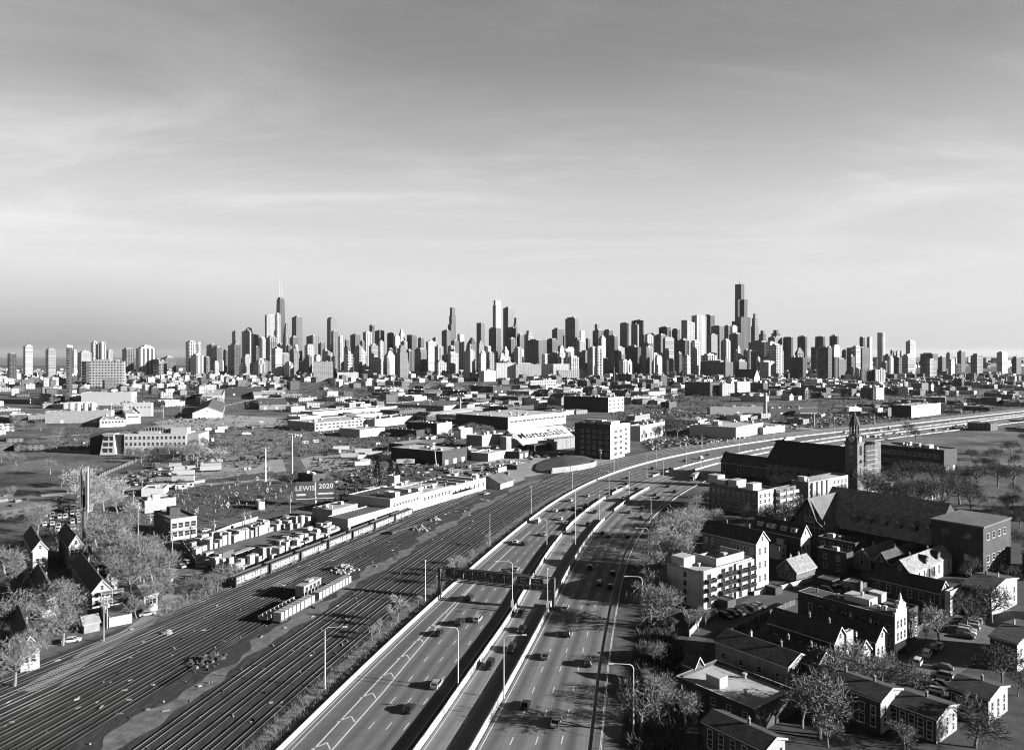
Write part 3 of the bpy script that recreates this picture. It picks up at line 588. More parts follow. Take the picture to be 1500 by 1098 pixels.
def gable(label, xl, xc, xr, yb, ye, yr, axis='e', wall=BRICKD, roof=SHING, front=None, group=None, ang=GRID, name='house', chim=1, over=.35, cat='house', mx=70, trim=True, wins=(), lmax=None, auto=False, hz=None):
    """gabled house from its nearest corner; ridge runs back-left ('e') or back-right ('s')"""
    C, ls, le = foot(xl, xc, xr, yb, ang, None, mx); s, e = axes(ang); h = max(2.4, zat(ye, C.y))
    A = C+(s*ls/2 if axis == 'e' else e*le/2); hr = max(h+1.2, zat(yr, A.y))
    if hz: h, hr = hz
    o = thing(name, label, cat, (C.x, C.y, 0), R(ang), group, auto); mb = MB()
    P = [(0, 0), (ls, 0), (ls, le), (0, le)]
    for i in range(4):
        j = (i+1) % 4; a, b = P[i], P[j]; isg = (i % 2 == 0) if axis == 'e' else (i % 2 == 1)
        m = 1 if (i == 0 and front) else 0
        if isg: mb.poly([(*a, 0), (*b, 0), (*b, h), ((a[0]+b[0])/2, (a[1]+b[1])/2, hr), (*a, h)], m)
        else: mb.poly([(*a, 0), (*b, 0), (*b, h), (*a, h)], m)
    mb.build('wall', [wall, front or wall], o)
    W_, L_ = (ls, le) if axis == 'e' else (le, ls); k = (hr-h)/(W_/2); th = .22; mb = MB()
    for sg in (0, 1):
        x0, x1 = (-over, W_/2) if sg == 0 else (W_+over, W_/2); z0, z1 = h-over*k+.03, hr+.03
        q = [(x0, -over, z0), (x0, L_+over, z0), (x1, L_+over, z1), (x1, -over, z1)]
        if axis == 's': q = [(b, a, z) for a, b, z in q]
        mb.loft([q, [(a, b, z+th) for a, b, z in q]])
    mb.build('roof', roof, o)
    if trim:                                           # barge boards on the front gable
        mb = MB()
        for sg in (0, 1):
            x0, x1 = (-over, W_/2) if sg == 0 else (W_+over, W_/2); z0, z1 = h-over*k, hr
            q = [(x0, -over-.08, z0-.1), (x1, -over-.08, z1-.1), (x1, -over-.08, z1+th+.06), (x0, -over-.08, z0+th+.06)]
            r = [(a, b+.07, z) for a, b, z in q]
            if axis == 's': q = [(b, a, z) for a, b, z in q]; r = [(b, a, z) for a, b, z in r]
            mb.loft([q, r])
        if axis == 'e': mb.box(-over-.1, -over, h-over*k-.12, -over+.02, le+over, h-over*k+.1)
        else: mb.box(-over, -over-.1, h-over*k-.12, ls+over, -over+.02, h-over*k+.1)
        mb.build('trim', TRIM, o)
    for i in range(min(chim, 2)):
        a = (i+.6)/(chim+.4); p = (W_/2+.5, L_*a) if axis == 'e' else (L_*a, W_/2+.5)
        ch = MB().box(-.22, -.22, 0, .22, .22, 1.3+.4*k).box(-.27, -.27, 1.3+.4*k, .27, .27, 1.4+.4*k, 1).build('chimney', [BRICK if rng.random() < .75 else TRIM, CONC], o, (*p, hr-.7*k))
        MB().cyl(0, 0, 0, .4, .11, .09, 8).build('chimney_pot', CONC, ch, (0, 0, 1.4+.4*k))
    for face, nc, zs, w, hh in wins:
        L = ls if face == 's' else le
        if L > 2: grid_windows(o, face, L, nc, [z*h for z in zs], w, hh, m0=min(L/(2*nc)+.3, 2.4))
    if axis == 'e' and hr-h > 2.2: window(o, 's', ls/2, h+(hr-h)*.3, .8, min(1.3, (hr-h)*.4))
    if axis == 's' and hr-h > 2.2: window(o, 'e', le/2, h+(hr-h)*.3, .8, min(1.3, (hr-h)*.4))
    return o, C, ls, le, h, hr
def on_roof(o, face_frac, z, w=1.4): pass

# ------------------------------------------------------------------ skyline
def tower(xl, xr, yt, Y, style, sp=.42, label='', name='tower', cap='', ang=GRID, mx=75):
    xc = xl+sp*(xr-xl); C, ls, le = foot(xl, xc, xr, 0, ang, Y, mx); h = zat(yt, Y); m = TOWERMATS[style]
    adj = {'K': 'black', 'D': 'dark', 'B': 'brown-grey', 'M': 'mid-grey', 'L': 'pale', 'W': 'white', 'G': 'glassy grey', 'S': 'pale vertical-striped', 'R': 'banded', 'X': 'white gridded', 'V': 'dark ribbed'}[style]
    mb = MB()
    if cap == 'round':
        n = 10; W_ = ls; prof = [(W_/2-W_/2*math.cos(math.pi*i/n), h-W_/2+W_/2*math.sin(math.pi*i/n)) for i in range(n+1)]
        a = [(0, 0, 0)]+[(x, 0, z) for x, z in prof]+[(ls, 0, 0)]; mb.loft([a, [(x, le, z) for x, _, z in a]])
    elif cap == 'cyl': mb.cyl(ls/2, le/2, 0, h, (ls+le)/4, n=20)
    elif cap == 'oct':
        c = .28*min(ls, le); mb.prism([(c, 0), (ls-c, 0), (ls, c), (ls, le-c), (ls-c, le), (c, le), (0, le-c), (0, c)], 0, h)
    elif cap == 'wedge': mb.loft([[(0, 0, 0), (ls, 0, 0), (ls, le, 0), (0, le, 0)], [(0, 0, h), (ls, 0, h-.2*ls), (ls, le, h-.2*ls), (0, le, h)]])
    elif cap == 'pyr': mb.box(0, 0, 0, ls, le, h*.82); mb.loft([[(0, 0, h*.82), (ls, 0, h*.82), (ls, le, h*.82), (0, le, h*.82)], [(ls*.4, le*.4, h), (ls*.6, le*.4, h), (ls*.6, le*.6, h), (ls*.4, le*.6, h)]])
    elif cap == 'step':
        mb.box(0, 0, 0, ls, le, h*.78); mb.box(ls*.12, le*.12, h*.78, ls*.88, le*.88, h*.92); mb.box(ls*.28, le*.28, h*.92, ls*.72, le*.72, h)
    elif cap == 'bays':
        mb.box(0, 0, 0, ls, le, h)
        for i in range(4): mb.box(ls*(i+.12)/4, -1.6, 0, ls*(i+.62)/4, 0, h*.98)
    else: mb.box(0, 0, 0, ls, le, h)
    base = label or f'{adj} tower in the skyline'
    o = tag(mb.build(name, m, None, (C.x, C.y, 0), R(ang)), base, 'tower' if h > 45 else 'building', None, not label)
    if cap in ('', 'pent', 'oct', 'bays') and ls > 8 and le > 8 and h > 30:
        r = random.Random(int(xl*7+yt)); ph = r.uniform(3, 7); fx, fy = r.uniform(.12, .3), r.uniform(.12, .3)
        MB().box(ls*fx, le*fy, 0, ls*(1-fx*.8), le*(1-fy*.8), ph).build('penthouse', MATS['grey_render'] if style in 'KDBMGV' else CONC, o, (0, 0, h))
        if r.random() < .5: MB().box(ls*.4, le*.3, 0, ls*.55, le*.5, 2.5).build('roof_unit', METAL, o, (0, 0, h+ph))
    return o, C, ls, le, h
LANDM = [(410, 'black tapered tower'), (485, 'round-topped tower'), (662, 'thin black stepped tower'), (728, 'tall white spired tower'), (838, 'tall grey-sided slab'), (934, 'dark notched pair'), (1023, 'striped twin-spire tower'), (1088, 'stepped black tower'), (1201, 'four dark slabs'), (1290, 'pale cylinder tower')]
SKYL = [  # xl, xr, ytop, depth, style, dark-left share, cap
 (106, 113, 514, 2600, 'L', .3, ''), (114, 134, 516, 2400, 'L', .25, ''), (133, 143.5, 501, 3400, 'W', .3, ''), (145, 155, 501.5, 3400, 'L', .25, ''), (156, 165, 513, 3300, 'L', .3, ''), (115, 131, 529, 2000, 'D', .7, ''),
 (177, 196, 511, 3000, 'B', .4, ''), (199, 229, 510, 2700, 'L', .15, 'bays'), (203, 225, 508, 2720, 'W', .2, ''), (272, 288, 500, 3000, 'L', .28, ''), (288, 295, 503, 3050, 'L', .2, ''), (279, 298, 520, 2600, 'L', .45, ''), (301, 319, 505, 3200, 'D', .5, ''), (310, 325, 509, 2900, 'B', .5, ''), (298, 308, 523, 2700, 'B', .4, ''), (312, 321, 531, 2500, 'L', .3, ''), (232, 258, 524, 3200, 'B', .4, ''), (327, 334, 513, 3200, 'D', .5, ''),
 (333, 353, 505, 2900, 'D', .5, ''), (340, 352, 485, 3600, 'M', .35, ''), (354, 370, 485, 3500, 'L', .2, ''), (360, 369, 481, 3520, 'M', .2, ''), (369, 379, 489, 3700, 'M', .3, 'wedge'), (378, 390, 495, 3100, 'L', .35, 'oct'), (388, 404.5, 461, 3500, 'L', .16, ''), (390, 406, 494, 3000, 'M', .3, 'bays'), (403, 411, 460, 3450, 'L', .3, ''), (414, 425, 473, 3500, 'M', .4, 'step'), (406, 415, 504, 3200, 'D', .5, ''), (355, 368, 521, 2700, 'L', .3, ''), (370, 380, 508, 2900, 'D', .5, ''),
 (427.5, 443, 464, 3700, 'B', .42, ''), (424, 437, 494, 3200, 'D', .4, ''), (429, 438, 507, 2800, 'L', .3, 'oct'), (419, 426, 506, 3000, 'D', .5, ''), (445, 467, 492, 3500, 'M', .6, ''), (446, 460, 506, 3000, 'L', .3, ''), (466, 476, 503, 3300, 'B', .4, ''), (479, 492.5, 464, 3700, 'M', .4, 'round'), (485, 495.5, 485, 3300, 'B', .3, ''), (495, 504, 493, 3500, 'L', .3, ''), (472.5, 487.5, 516, 2600, 'M', .5, ''), (505, 511, 498, 3400, 'D', .4, ''), (460, 470, 519, 2500, 'W', .3, 'round'),
 (513, 528, 490, 3600, 'D', .5, ''), (531.5, 545, 486, 3500, 'L', .3, 'bays'), (541, 549, 476, 3700, 'K', .5, ''), (549, 563, 484, 3600, 'K', .5, ''), (540, 554, 506, 2900, 'M', .3, ''), (554, 562, 500, 3200, 'L', .3, ''), (567, 577, 488, 3600, 'K', .6, ''), (576, 586, 492, 3300, 'L', .3, ''), (583, 593.5, 482, 3500, 'L', .35, 'step'), (587, 597, 500, 3000, 'M', .5, ''), (596, 610.5, 490, 3500, 'K', .5, 'wedge'), (612, 621, 495, 3400, 'K', .5, ''), (624, 638, 500, 3300, 'L', .25, ''), (633, 643, 495, 3600, 'M', .5, ''), (636.5, 649.5, 507, 2700, 'L', .35, 'bays'), (647, 660.5, 484, 3200, 'B', .55, ''),
 (661, 672, 499, 3300, 'D', .4, ''), (670, 680, 489, 3400, 'W', .35, 'wedge'), (683, 693, 506, 3100, 'D', .5, ''), (684, 698, 494, 3500, 'D', .5, 'pyr'), (698, 710, 472.5, 3800, 'D', .55, 'wedge'), (698, 710, 499, 3100, 'M', .3, 'step'), (607, 625, 511.5, 2750, 'B', .5, ''), (535.6, 562, 525, 2500, 'X', .85, ''), (576, 598, 526, 2500, 'L', .25, ''), (518.6, 528, 516, 2600, 'V', .55, ''), (527, 534, 500, 3300, 'D', .5, ''), (504, 514, 508, 3000, 'D', .5, ''),
 (651, 671.5, 517, 2700, 'L', .45, ''), (700, 715, 514, 2700, 'W', .3, 'step'), (712, 724, 517, 2650, 'M', .4, ''), (729.5, 741, 517, 2600, 'W', .3, 'step'), (716, 734, 481, 3300, 'D', .6, ''), (737, 753.5, 451, 3900, 'M', .45, ''), (734.5, 758, 480, 3300, 'D', .9, ''), (765.6, 785, 484, 3500, 'M', .42, 'step'), (755, 768, 491, 3300, 'D', .5, ''), (769.5, 801, 498, 2800, 'D', .62, ''), (741, 757, 496, 3100, 'K', .5, ''),
 (808.7, 827, 482, 3500, 'D', .42, ''), (801, 817, 497, 3300, 'D', .5, ''), (828, 848, 466, 3700, 'B', .72, ''), (843, 858, 500, 3000, 'M', .4, ''), (849, 857, 484, 3500, 'W', .2, ''), (841, 851, 496, 3300, 'D', .5, ''), (824, 846, 510, 2900, 'L', .2, ''), (802, 827, 518, 2600, 'B', .6, ''), (831, 848, 523, 2450, 'W', .3, 'bays'), (849, 866, 515, 2550, 'B', .5, ''), (758, 768, 512, 2600, 'W', .3, 'oct'), (858, 864.5, 496, 3200, 'D', .5, ''), (868, 884, 484, 3400, 'V', .55, ''), (871, 878, 475, 3420, 'B', .5, ''), (870, 875, 522, 2600, 'W', .3, ''), (883, 898, 484, 3500, 'K', .6, ''), (877, 887.5, 494.5, 2900, 'L', .4, ''), (888, 905, 493, 2750, 'V', .72, ''),
 (907, 924, 473, 3500, 'M', .75, 'oct'), (925, 943.5, 469, 3600, 'K', .9, ''), (924.5, 936, 475, 3400, 'M', .8, ''), (905, 916, 519, 2600, 'B', .5, ''), (914, 939, 508, 2800, 'K', .8, ''), (944, 957, 491, 3100, 'L', .3, ''), (945, 966, 489, 3500, 'K', .6, ''), (939.5, 958, 503, 2700, 'D', .6, ''), (965, 982.6, 479, 3600, 'K', .7, ''), (984, 996, 482.5, 3600, 'D', .7, ''), (958, 978, 491, 3200, 'B', .5, ''), (971, 987.5, 495, 2800, 'M', .2, ''), (998, 1018, 468.5, 3500, 'L', .42, 'wedge'), (1031, 1047, 462, 3800, 'K', .6, ''), (992, 1010, 498, 2700, 'D', .6, 'bays'), (1010, 1027, 501, 2750, 'L', .4, 'oct'), (959, 970, 523, 2450, 'W', .3, ''), (1037, 1051, 490, 3100, 'M', .35, ''), (1041.6, 1062, 477.5, 3700, 'B', .6, ''), (1061, 1070.5, 477, 3650, 'K', .6, ''), (1056, 1070.6, 499, 2700, 'L', .5, ''), (1027, 1050, 520, 2500, 'L', .4, 'bays'), (1070, 1080, 477.5, 3500, 'L', .3, ''),
 (1100, 1111.5, 459, 3900, 'B', .5, 'step'), (1110, 1124, 484, 3600, 'D', .6, 'step'), (1128, 1145, 483, 3700, 'K', .6, 'step'), (1125, 1140, 494, 3400, 'M', .5, ''), (1068, 1089, 489, 3300, 'K', .6, ''), (1132, 1146, 494, 3300, 'M', .2, ''), (1094, 1129, 501, 3000, 'B', .75, ''), (1121, 1136, 501, 2800, 'W', .5, ''), (1098, 1105, 513, 2700, 'L', .3, ''), (1074.5, 1083.6, 514, 2600, 'M', .4, 'oct'), (1089, 1098, 513, 2800, 'D', .5, ''),
 (1188, 1212, 508, 3300, 'B', .5, ''), (1218, 1230, 507, 2900, 'W', .35, ''), (1233, 1245, 513, 3200, 'B', .5, ''), (1240, 1273, 509, 2800, 'D', .7, ''), (1259, 1267.5, 494, 3500, 'K', .6, ''), (1269.6, 1278, 494, 3450, 'L', .5, ''), (1326.7, 1341, 500, 3500, 'L', .45, ''), (1306, 1321, 523, 2500, 'D', .7, ''), (1320, 1340, 521, 2700, 'R', .5, ''), (1348, 1374, 518, 2900, 'D', .7, ''), (1355, 1372, 527, 2500, 'M', .4, ''), (1374, 1386, 523, 3000, 'D', .5, ''), (1296, 1306, 519, 3300, 'B', .5, ''), (1136, 1148, 514, 2700, 'M', .5, ''), (1205, 1217, 517, 2700, 'D', .5, ''), (1304, 1310, 513, 4800, 'M', .5, ''), (1312, 1317, 514, 4800, 'M', .5, ''), (1318, 1323, 514, 4900, 'M', .5, ''), (1389, 1399, 529, 2400, 'W', .4, ''), (1386, 1396, 517, 4600, 'M', .5, ''), (1402, 1414, 515, 3500, 'D', .5, ''), (1422, 1440, 520, 2900, 'M', .5, ''), (1460, 1476, 516, 3200, 'L', .5, ''), (1482, 1496, 524, 2700, 'D', .5, ''),
 (60, 82, 512, 2400, 'M', .5, ''), (30, 48, 506, 2700, 'L', .4, ''), (4, 24, 518, 2300, 'D', .5, '')]
for xl, xr, yt, Y, st, sp, cap in SKYL:
    xm = (xl+xr)/2; lx, ln = min(LANDM, key=lambda q: abs(q[0]-xm)); side = 'left' if xm < lx else 'right'
    hgt = H-(yt-HOR)*Y/F; wd = 'slim' if xr-xl < 11 else ('broad' if xr-xl > 19 else ''); tall = 'tower' if hgt > 110 else ('high-rise' if hgt > 60 else 'block')
    cp = {'round': 'round-topped ', 'wedge': 'slant-topped ', 'step': 'step-topped ', 'pyr': 'pyramid-topped ', 'bays': 'bay-fronted ', 'oct': 'corner-cut '}.get(cap, '')
    adj = {'K': 'black', 'D': 'dark', 'B': 'brown-grey', 'M': 'mid-grey', 'L': 'pale', 'W': 'white', 'G': 'glassy', 'S': 'striped', 'R': 'banded', 'X': 'lattice-fronted', 'V': 'dark ribbed'}[st]
    o, C, ls, le, h = tower(xl, xr, yt, Y, st, sp, 'x', 'high_rise_tower', cap)
    if st in VARS: o.data.materials[0] = VARS[st][int(xl*13+yt*7) % 6]
    o['label'] = f'{wd+" " if wd else ""}{adj} {cp}{tall} {side} of the {ln}'; o['group'] = 'skyline towers'; AUTO.append(o)
rs_ = random.Random(41)                          # the second tier: lesser blocks that fill the gaps
for i in range(98):
    xl = rs_.uniform(335, 1260) if i < 88 else rs_.choice([rs_.uniform(180, 335), rs_.uniform(1260, 1400)]); wd = rs_.uniform(7, 19); Y = rs_.uniform(2350, 3150)
    yt = rs_.uniform(505, 530) if 390 < xl < 1250 else rs_.uniform(522, 533); st = rs_.choice('DBBMMLLLW'); cap = rs_.choice(['', '', 'step', 'bays', 'oct', 'pyr'])
    xm = xl+wd/2; lx, ln = min(LANDM, key=lambda q: abs(q[0]-xm)); side = 'left' if xm < lx else 'right'
    adj = {'D': 'dark', 'B': 'brown-grey', 'M': 'mid-grey', 'L': 'pale', 'W': 'white'}[st]; cp = {'step': 'step-topped ', 'pyr': 'pyramid-topped ', 'bays': 'bay-fronted ', 'oct': 'corner-cut '}.get(cap, '')
    o, C, ls, le, h = tower(xl, xl+wd, yt, Y, st, rs_.uniform(.25, .6), 'x', 'mid_rise_block', cap); o.data.materials[0] = rs_.choice(VARS[st])
    o['label'] = f'low {adj} {cp}infill block {side} of the {ln}'; o['group'] = 'lesser blocks in the skyline'; AUTO.append(o)
def lab(r, label): r[0]['label'] = label; r[0]['group'] = 'skyline towers'; return r
# four dark slabs in a row
for xl, xr, yt, w_ in ((1147, 1162, 494, 'leftmost'), (1168, 1182.5, 493, 'second from the left'), (1194, 1209, 493, 'third from the left'), (1215, 1228.5, 492, 'rightmost')):
    lab(tower(xl, xr, yt, 3300, 'K', .8, 'x'), f'dark slab right of the stepped black tower, {w_} of four alike')
# the tapered black tower with two masts
Y = 3620; C, ls, le = foot(402.5, 409.5, 419.5, 0, GRID, Y); h = zat(437.5, Y)
mb = MB(); k = .16
mb.loft([[(0, 0, 0), (ls, 0, 0), (ls, le, 0), (0, le, 0)], [(ls*k, le*k, h), (ls*(1-k), le*k, h), (ls*(1-k), le*(1-k), h), (ls*k, le*(1-k), h)]])
o = tag(mb.build('tapered_tower', TOWERMATS['K'], None, (C.x, C.y, 0), R(GRID)), 'tapered black tower with two tall white masts on its roof', 'tower', 'skyline towers')
MB().box(ls*.25, le*.25, 0, ls*.75, le*.75, 9).build('penthouse', STEEL, o, (0, 0, h))
for a in (.34, .66): MB().tube([(ls*a, le*.5, 0), (ls*a, le*.5, 40), (ls*a, le*.5, 92)], [2.6, 1.7, .9], 6).build('mast', TRIM, o, (0, 0, h+9))
# the stepped black tower: nine bundled tubes of differing height
Y = 3790; C, ls, le = foot(1072, 1085.5, 1099.5, 0, GRID, Y); a, b = ls/3, le/3
hs = [[zat(464, Y), zat(438, Y), zat(464, Y)], [zat(438, Y), zat(415, Y), zat(438, Y)], [zat(470, Y), zat(415, Y), zat(464, Y)]]
mb = MB()
for i in range(3):
    for j in range(3): mb.box(a*i, b*j, 0, a*(i+1), b*(j+1), hs[j][i])
o = tag(mb.build('stepped_tower', TOWERMATS['V'], None, (C.x, C.y, 0), R(GRID)), 'tallest tower, black and stepped in square tubes, with two white masts', 'tower', 'skyline towers')
for q in (.38, .62): MB().tube([(ls*q, le*.5, 0), (ls*q, le*.5, 28), (ls*q, le*.5, 62)], [3.0, 1.6, .7], 6).build('mast', TRIM, o, (0, 0, hs[1][1]-.5))
# thin black stepped tower
Y = 3500; C, ls, le = foot(656, 661, 668, 0, GRID, Y); mb = MB()
mb.box(0, 0, 0, ls, le, zat(475, Y)); mb.box(ls*.18, le*.1, zat(475, Y), ls, le*.85, zat(462, Y)); mb.box(ls*.3, le*.2, zat(462, Y), ls, le*.8, zat(450, Y))
tag(mb.build('slim_tower', TOWERMATS['K'], None, (C.x, C.y, 0), R(GRID)), 'thin black glass tower rising in steps above its neighbours', 'tower', 'skyline towers')
# tall white tower with spire
Y = 3600; C, ls, le = foot(721, 726, 735, 0, GRID, Y); h = zat(439.5, Y); mb = MB()
mb.prism([(0, 4), (4, 0), (ls-4, 0), (ls, 4), (ls, le-4), (ls-4, le), (4, le), (0, le-4)], 0, zat(447, Y)); mb.prism([(4, 6), (ls, 6), (ls, le-6), (4, le-6)], zat(447, Y), h)
o = tag(mb.build('spired_tower', TOWERMATS['W'], None, (C.x, C.y, 0), R(GRID)), 'tall white tower with a short thin spire, left of the curved spike', 'tower', 'skyline towers')
MB().tube([(ls*.4, le*.5, 0), (ls*.4, le*.5, 30)], [1.8, .4], 6).build('spire', TRIM, o, (0, 0, h))
# striped tower with twin spires, curved spike, pale cylinder
r = lab(tower(1013, 1036, 462, 3600, 'S', .33, 'x'), 'pale tower with bold vertical stripes below two thin spires'); 
for q in (.55, .98): MB().tube([(r[2]*q, r[3]*.5, 0), (r[2]*q, r[3]*.5, 34)], [1.3, .5], 5).build('spire', METAL, r[0], (0, 0, r[4]))
Y = 3800; C, ls, le = foot(750, 753, 759, 0, GRID, Y); h = zat(480, Y); mb = MB()
pr = [(0, 0), (ls, 0), (ls*.98, h*.5), (ls*.9, h), (ls*.62, zat(470, Y)), (ls*.56, zat(465, Y)), (ls*.5, zat(471, Y)), (ls*.28, zat(478, Y)), (0, h)]
mb.loft([[(x, 0, z) for x, z in pr], [(x, le, z) for x, z in pr]])
tag(mb.build('curved_tower', TOWERMATS['B'], None, (C.x, C.y, 0), R(GRID)), 'dark tower with a curved pointed spike, right of the white spired tower', 'tower', 'skyline towers')
lab(tower(1284, 1297.5, 487, 3300, 'W', .5, 'x', cap='cyl'), 'pale cylinder tower standing alone near the right of the skyline')
# crane on the tower under construction
Y = 3690; xx = (549-750)*Y/F; z0 = zat(484, Y)
o = thing('tower_crane', 'thin tower crane beside the dark unfinished tower', 'crane', (xx, Y, 0))
MB().box(-1.2, -1.2, 0, 1.2, 1.2, zat(475, Y)).build('mast', METAL, o); MB().box(-14, -1, 0, 46, 1, 2.2).build('jib', METAL, o, (0, 0, zat(476.5, Y))); MB().tube([(0, 0, 0), (0, 0, 12)], [1.2, .3], 4).build('apex', METAL, o, (0, 0, zat(475, Y)))
# long gridded and pale blocks in front of the skyline
def slab(label, xl, xc, xr, yb, yt, st, pent=True, ang=GRID, mx=140, name='slab_block', cat='building'):
    C, ls, le = foot(xl, xc, xr, yb, ang, None, mx); h = zat(yt, C.y)
    o = tag(MB().box(0, 0, 0, ls, le, h).build(name, TOWERMATS[st] if isinstance(st, str) else st, None, (C.x, C.y, 0), R(ang)), label, cat, 'large blocks before the skyline')
    if pent: MB().box(ls*.1, le*.25, 0, ls*.6, le*.75, 5).build('penthouse', CONC, o, (0, 0, h))
    for i in range(3): ob('roof_unit', unitmesh(rng.choice([0, 1, 2])), o, (ls*rng.uniform(.62, .92), le*rng.uniform(.1, .9), h)).scale = (1.8, 1.8, 1.8)
    return o, C, ls, le, h
slab('wide grey gridded slab block with a white penthouse at the left', 128, 131, 181, 567, 529, 'X', ang=8)
slab('dark brick slab cut off by the left picture edge', 82, 97, 105, 593, 509, 'D', ang=30)
slab('long white gridded block below the skyline, its left half', 724, 727, 756, 557, 531.5, 'W', False, ang=12)
slab('long white gridded block below the skyline, its right half', 753, 755.5, 793, 557, 533.5, 'W', ang=12)
slab('white block with rows of small windows left of the long white block', 702, 709, 726, 559, 543, 'W', False)
slab('white eight-storey block with patchy windows and a domed tower behind', 456, 459, 488, 559, 529.6, 'L', False, ang=15)
slab('plain pale block between the small domed tower and the black tapered tower', 427, 430, 453, 549, 528.5, 'L', False, ang=15)
slab('long white low block right of the patchy eight-storey block', 490, 494, 525, 557, 545.5, 'W', False, ang=12)
slab('long dark block with a pale right end below the twin-spire tower', 1026, 1064, 1074, 556, 530, 'B', ang=GRID)
slab('tall dark block with a pale strip on its right edge below the four slabs', 1198, 1213, 1218.5, 559, 509, 'D')
slab('squat dark block left of the tall dark striped-edge block', 1157, 1176, 1181, 558, 523, 'K', False)
slab('white blocky building right of the dark church', 1113, 1118, 1136, 558, 530, 'W')
slab('dark apartment block with pale window bands, left of its white twin', 815, 818, 859, 557, 542, 'X', False, ang=20)
slab('dark block with vertical pale frames in the right part of the view', 1259, 1262, 1281, 560, 541, 'V', False, ang=20)
slab('pale block with vertical dark frames right of the dark framed block', 1280, 1282, 1297, 560, 541, 'S', False, ang=20)
slab('white-windowed long block left of the banded dark apartments', 792, 795, 834, 556, 533, 'W', False, ang=12)
for xl, xc, xr, yb, yt, st, lb in ((1261, 1277, 1282, 585, 568, 'D', 'dark block with square windows at the fields on the right'), (1281, 1283, 1295, 586, 568, 'W', 'white block with small windows at the fields on the right'), (1335, 1350, 1360, 575, 561, 'B', 'grey low block near the dark trees on the right'), (1075, 1080, 1099, 577, 559, 'W', 'white cubic warehouse by the river bend'), (1099, 1118, 1125, 575, 561, 'D', 'dark low warehouse right of the white cubic one'),
                               (1003, 1040, 1054, 580, 560, 'D', 'long dark brick loft with a white windowed end by the river'), (1054, 1058, 1076, 580, 562, 'L', 'pale loft joined to the dark brick loft by the river'), (953, 968, 977, 566, 550, 'D', 'dark loft with a white end face left of the river trees'), (906, 925, 930, 565, 548, 'D', 'dark squat loft with columns beside the riverside tower'), (775, 777, 815, 570, 557, 'X', 'dark window-grid mill below the long white block'), (858, 880, 886, 552, 541, 'D', 'dark flat shed right of the banded apartments')): slab(lb, xl, xc, xr, yb, yt, st, False)
# dark church with white gable below the stepped tower
gable('dark far church with a tall white gable and long black roof', 1077, 1105, 1113, 561, 552, 541, 'e', DARKW, TAR, WHITE, None, name='far_church', chim=0, cat='church', trim=False)
# small arch bridge in the fields
x, y = g(640, 566); o = thing('arch_bridge', 'small pale arch bridge in the scrub before the skyline', 'bridge', (x, y, 0), 0)
n = 12; MB().tube([(-32+64*i/n, 0, 1+11*math.sin(math.pi*i/n)) for i in range(n+1)], .7, 5).build('arch', TRIM, o); MB().box(-34, -4, 1.2, 34, 4, 2.2).build('deck', CONC, o)
mb = MB()
for i in range(2, 11): mb.box(-32+64*i/n-.12, -.12, 2.2, -32+64*i/n+.12, .12, 1+11*math.sin(math.pi*i/n))
mb.build('hanger', METAL, o)["kind"] = 'stuff'
# chimney stacks and slender masts in the middle distance
for px, yb, yt, rr, lb in ((1121, 612, 575, 2.0, 'tall pale industrial chimney right of the river'), (674, 603, 583, 1.2, 'short chimney by the big grey flat roof'), (899, 565, 537, 2.4, 'dark stack beside the squat loft below the skyline')):
    x, y = g(px, yb); h = zat(yt, y); tag(MB().lathe(0, 0, [(0, rr*1.25), (h*.93, rr), (h*.94, rr*1.15), (h, rr*1.15), (h, rr*.7), (h-2, rr*.6)], 14).build('chimney_stack', CONC if rr < 2.2 else DARKW, None, (x, y, 0)), lb, 'chimney')
for px, yb, yt, lb in ((428, 702, 635, 'tallest white pole with crossbars above the campaign billboard'), (389, 705, 655, 'second white pole with a box head left of the billboard'), (163, 600, 587, 'thin mast in the left warehouse district'), (239, 612, 594, 'mast beside the gable shed car park'), (265, 606, 590, 'mast behind the gable shed car park')):
    x, y = g(px, yb); h = zat(yt, y); o = thing('floodlight_pole', lb, 'pole', (x, y, 0)); big = px in (428, 389)
    MB().cyl(0, 0, 0, h, .55 if big else .3, .4 if big else .2, 8).build('pole', TRIM if big else METAL, o); MB().box(-2.2, -.2, h-2.2, 2.2, .2, h-1.9).box(-2.2, -.2, h-.6, 2.2, .2, h-.3).build('crossbar', METAL, o)
    for sx in (-1.8, 0, 1.8): MB().box(-.5, -.3, -.4, .5, .3, .4).build('floodlight', WHITE, o, (sx, -.3, h-.2))
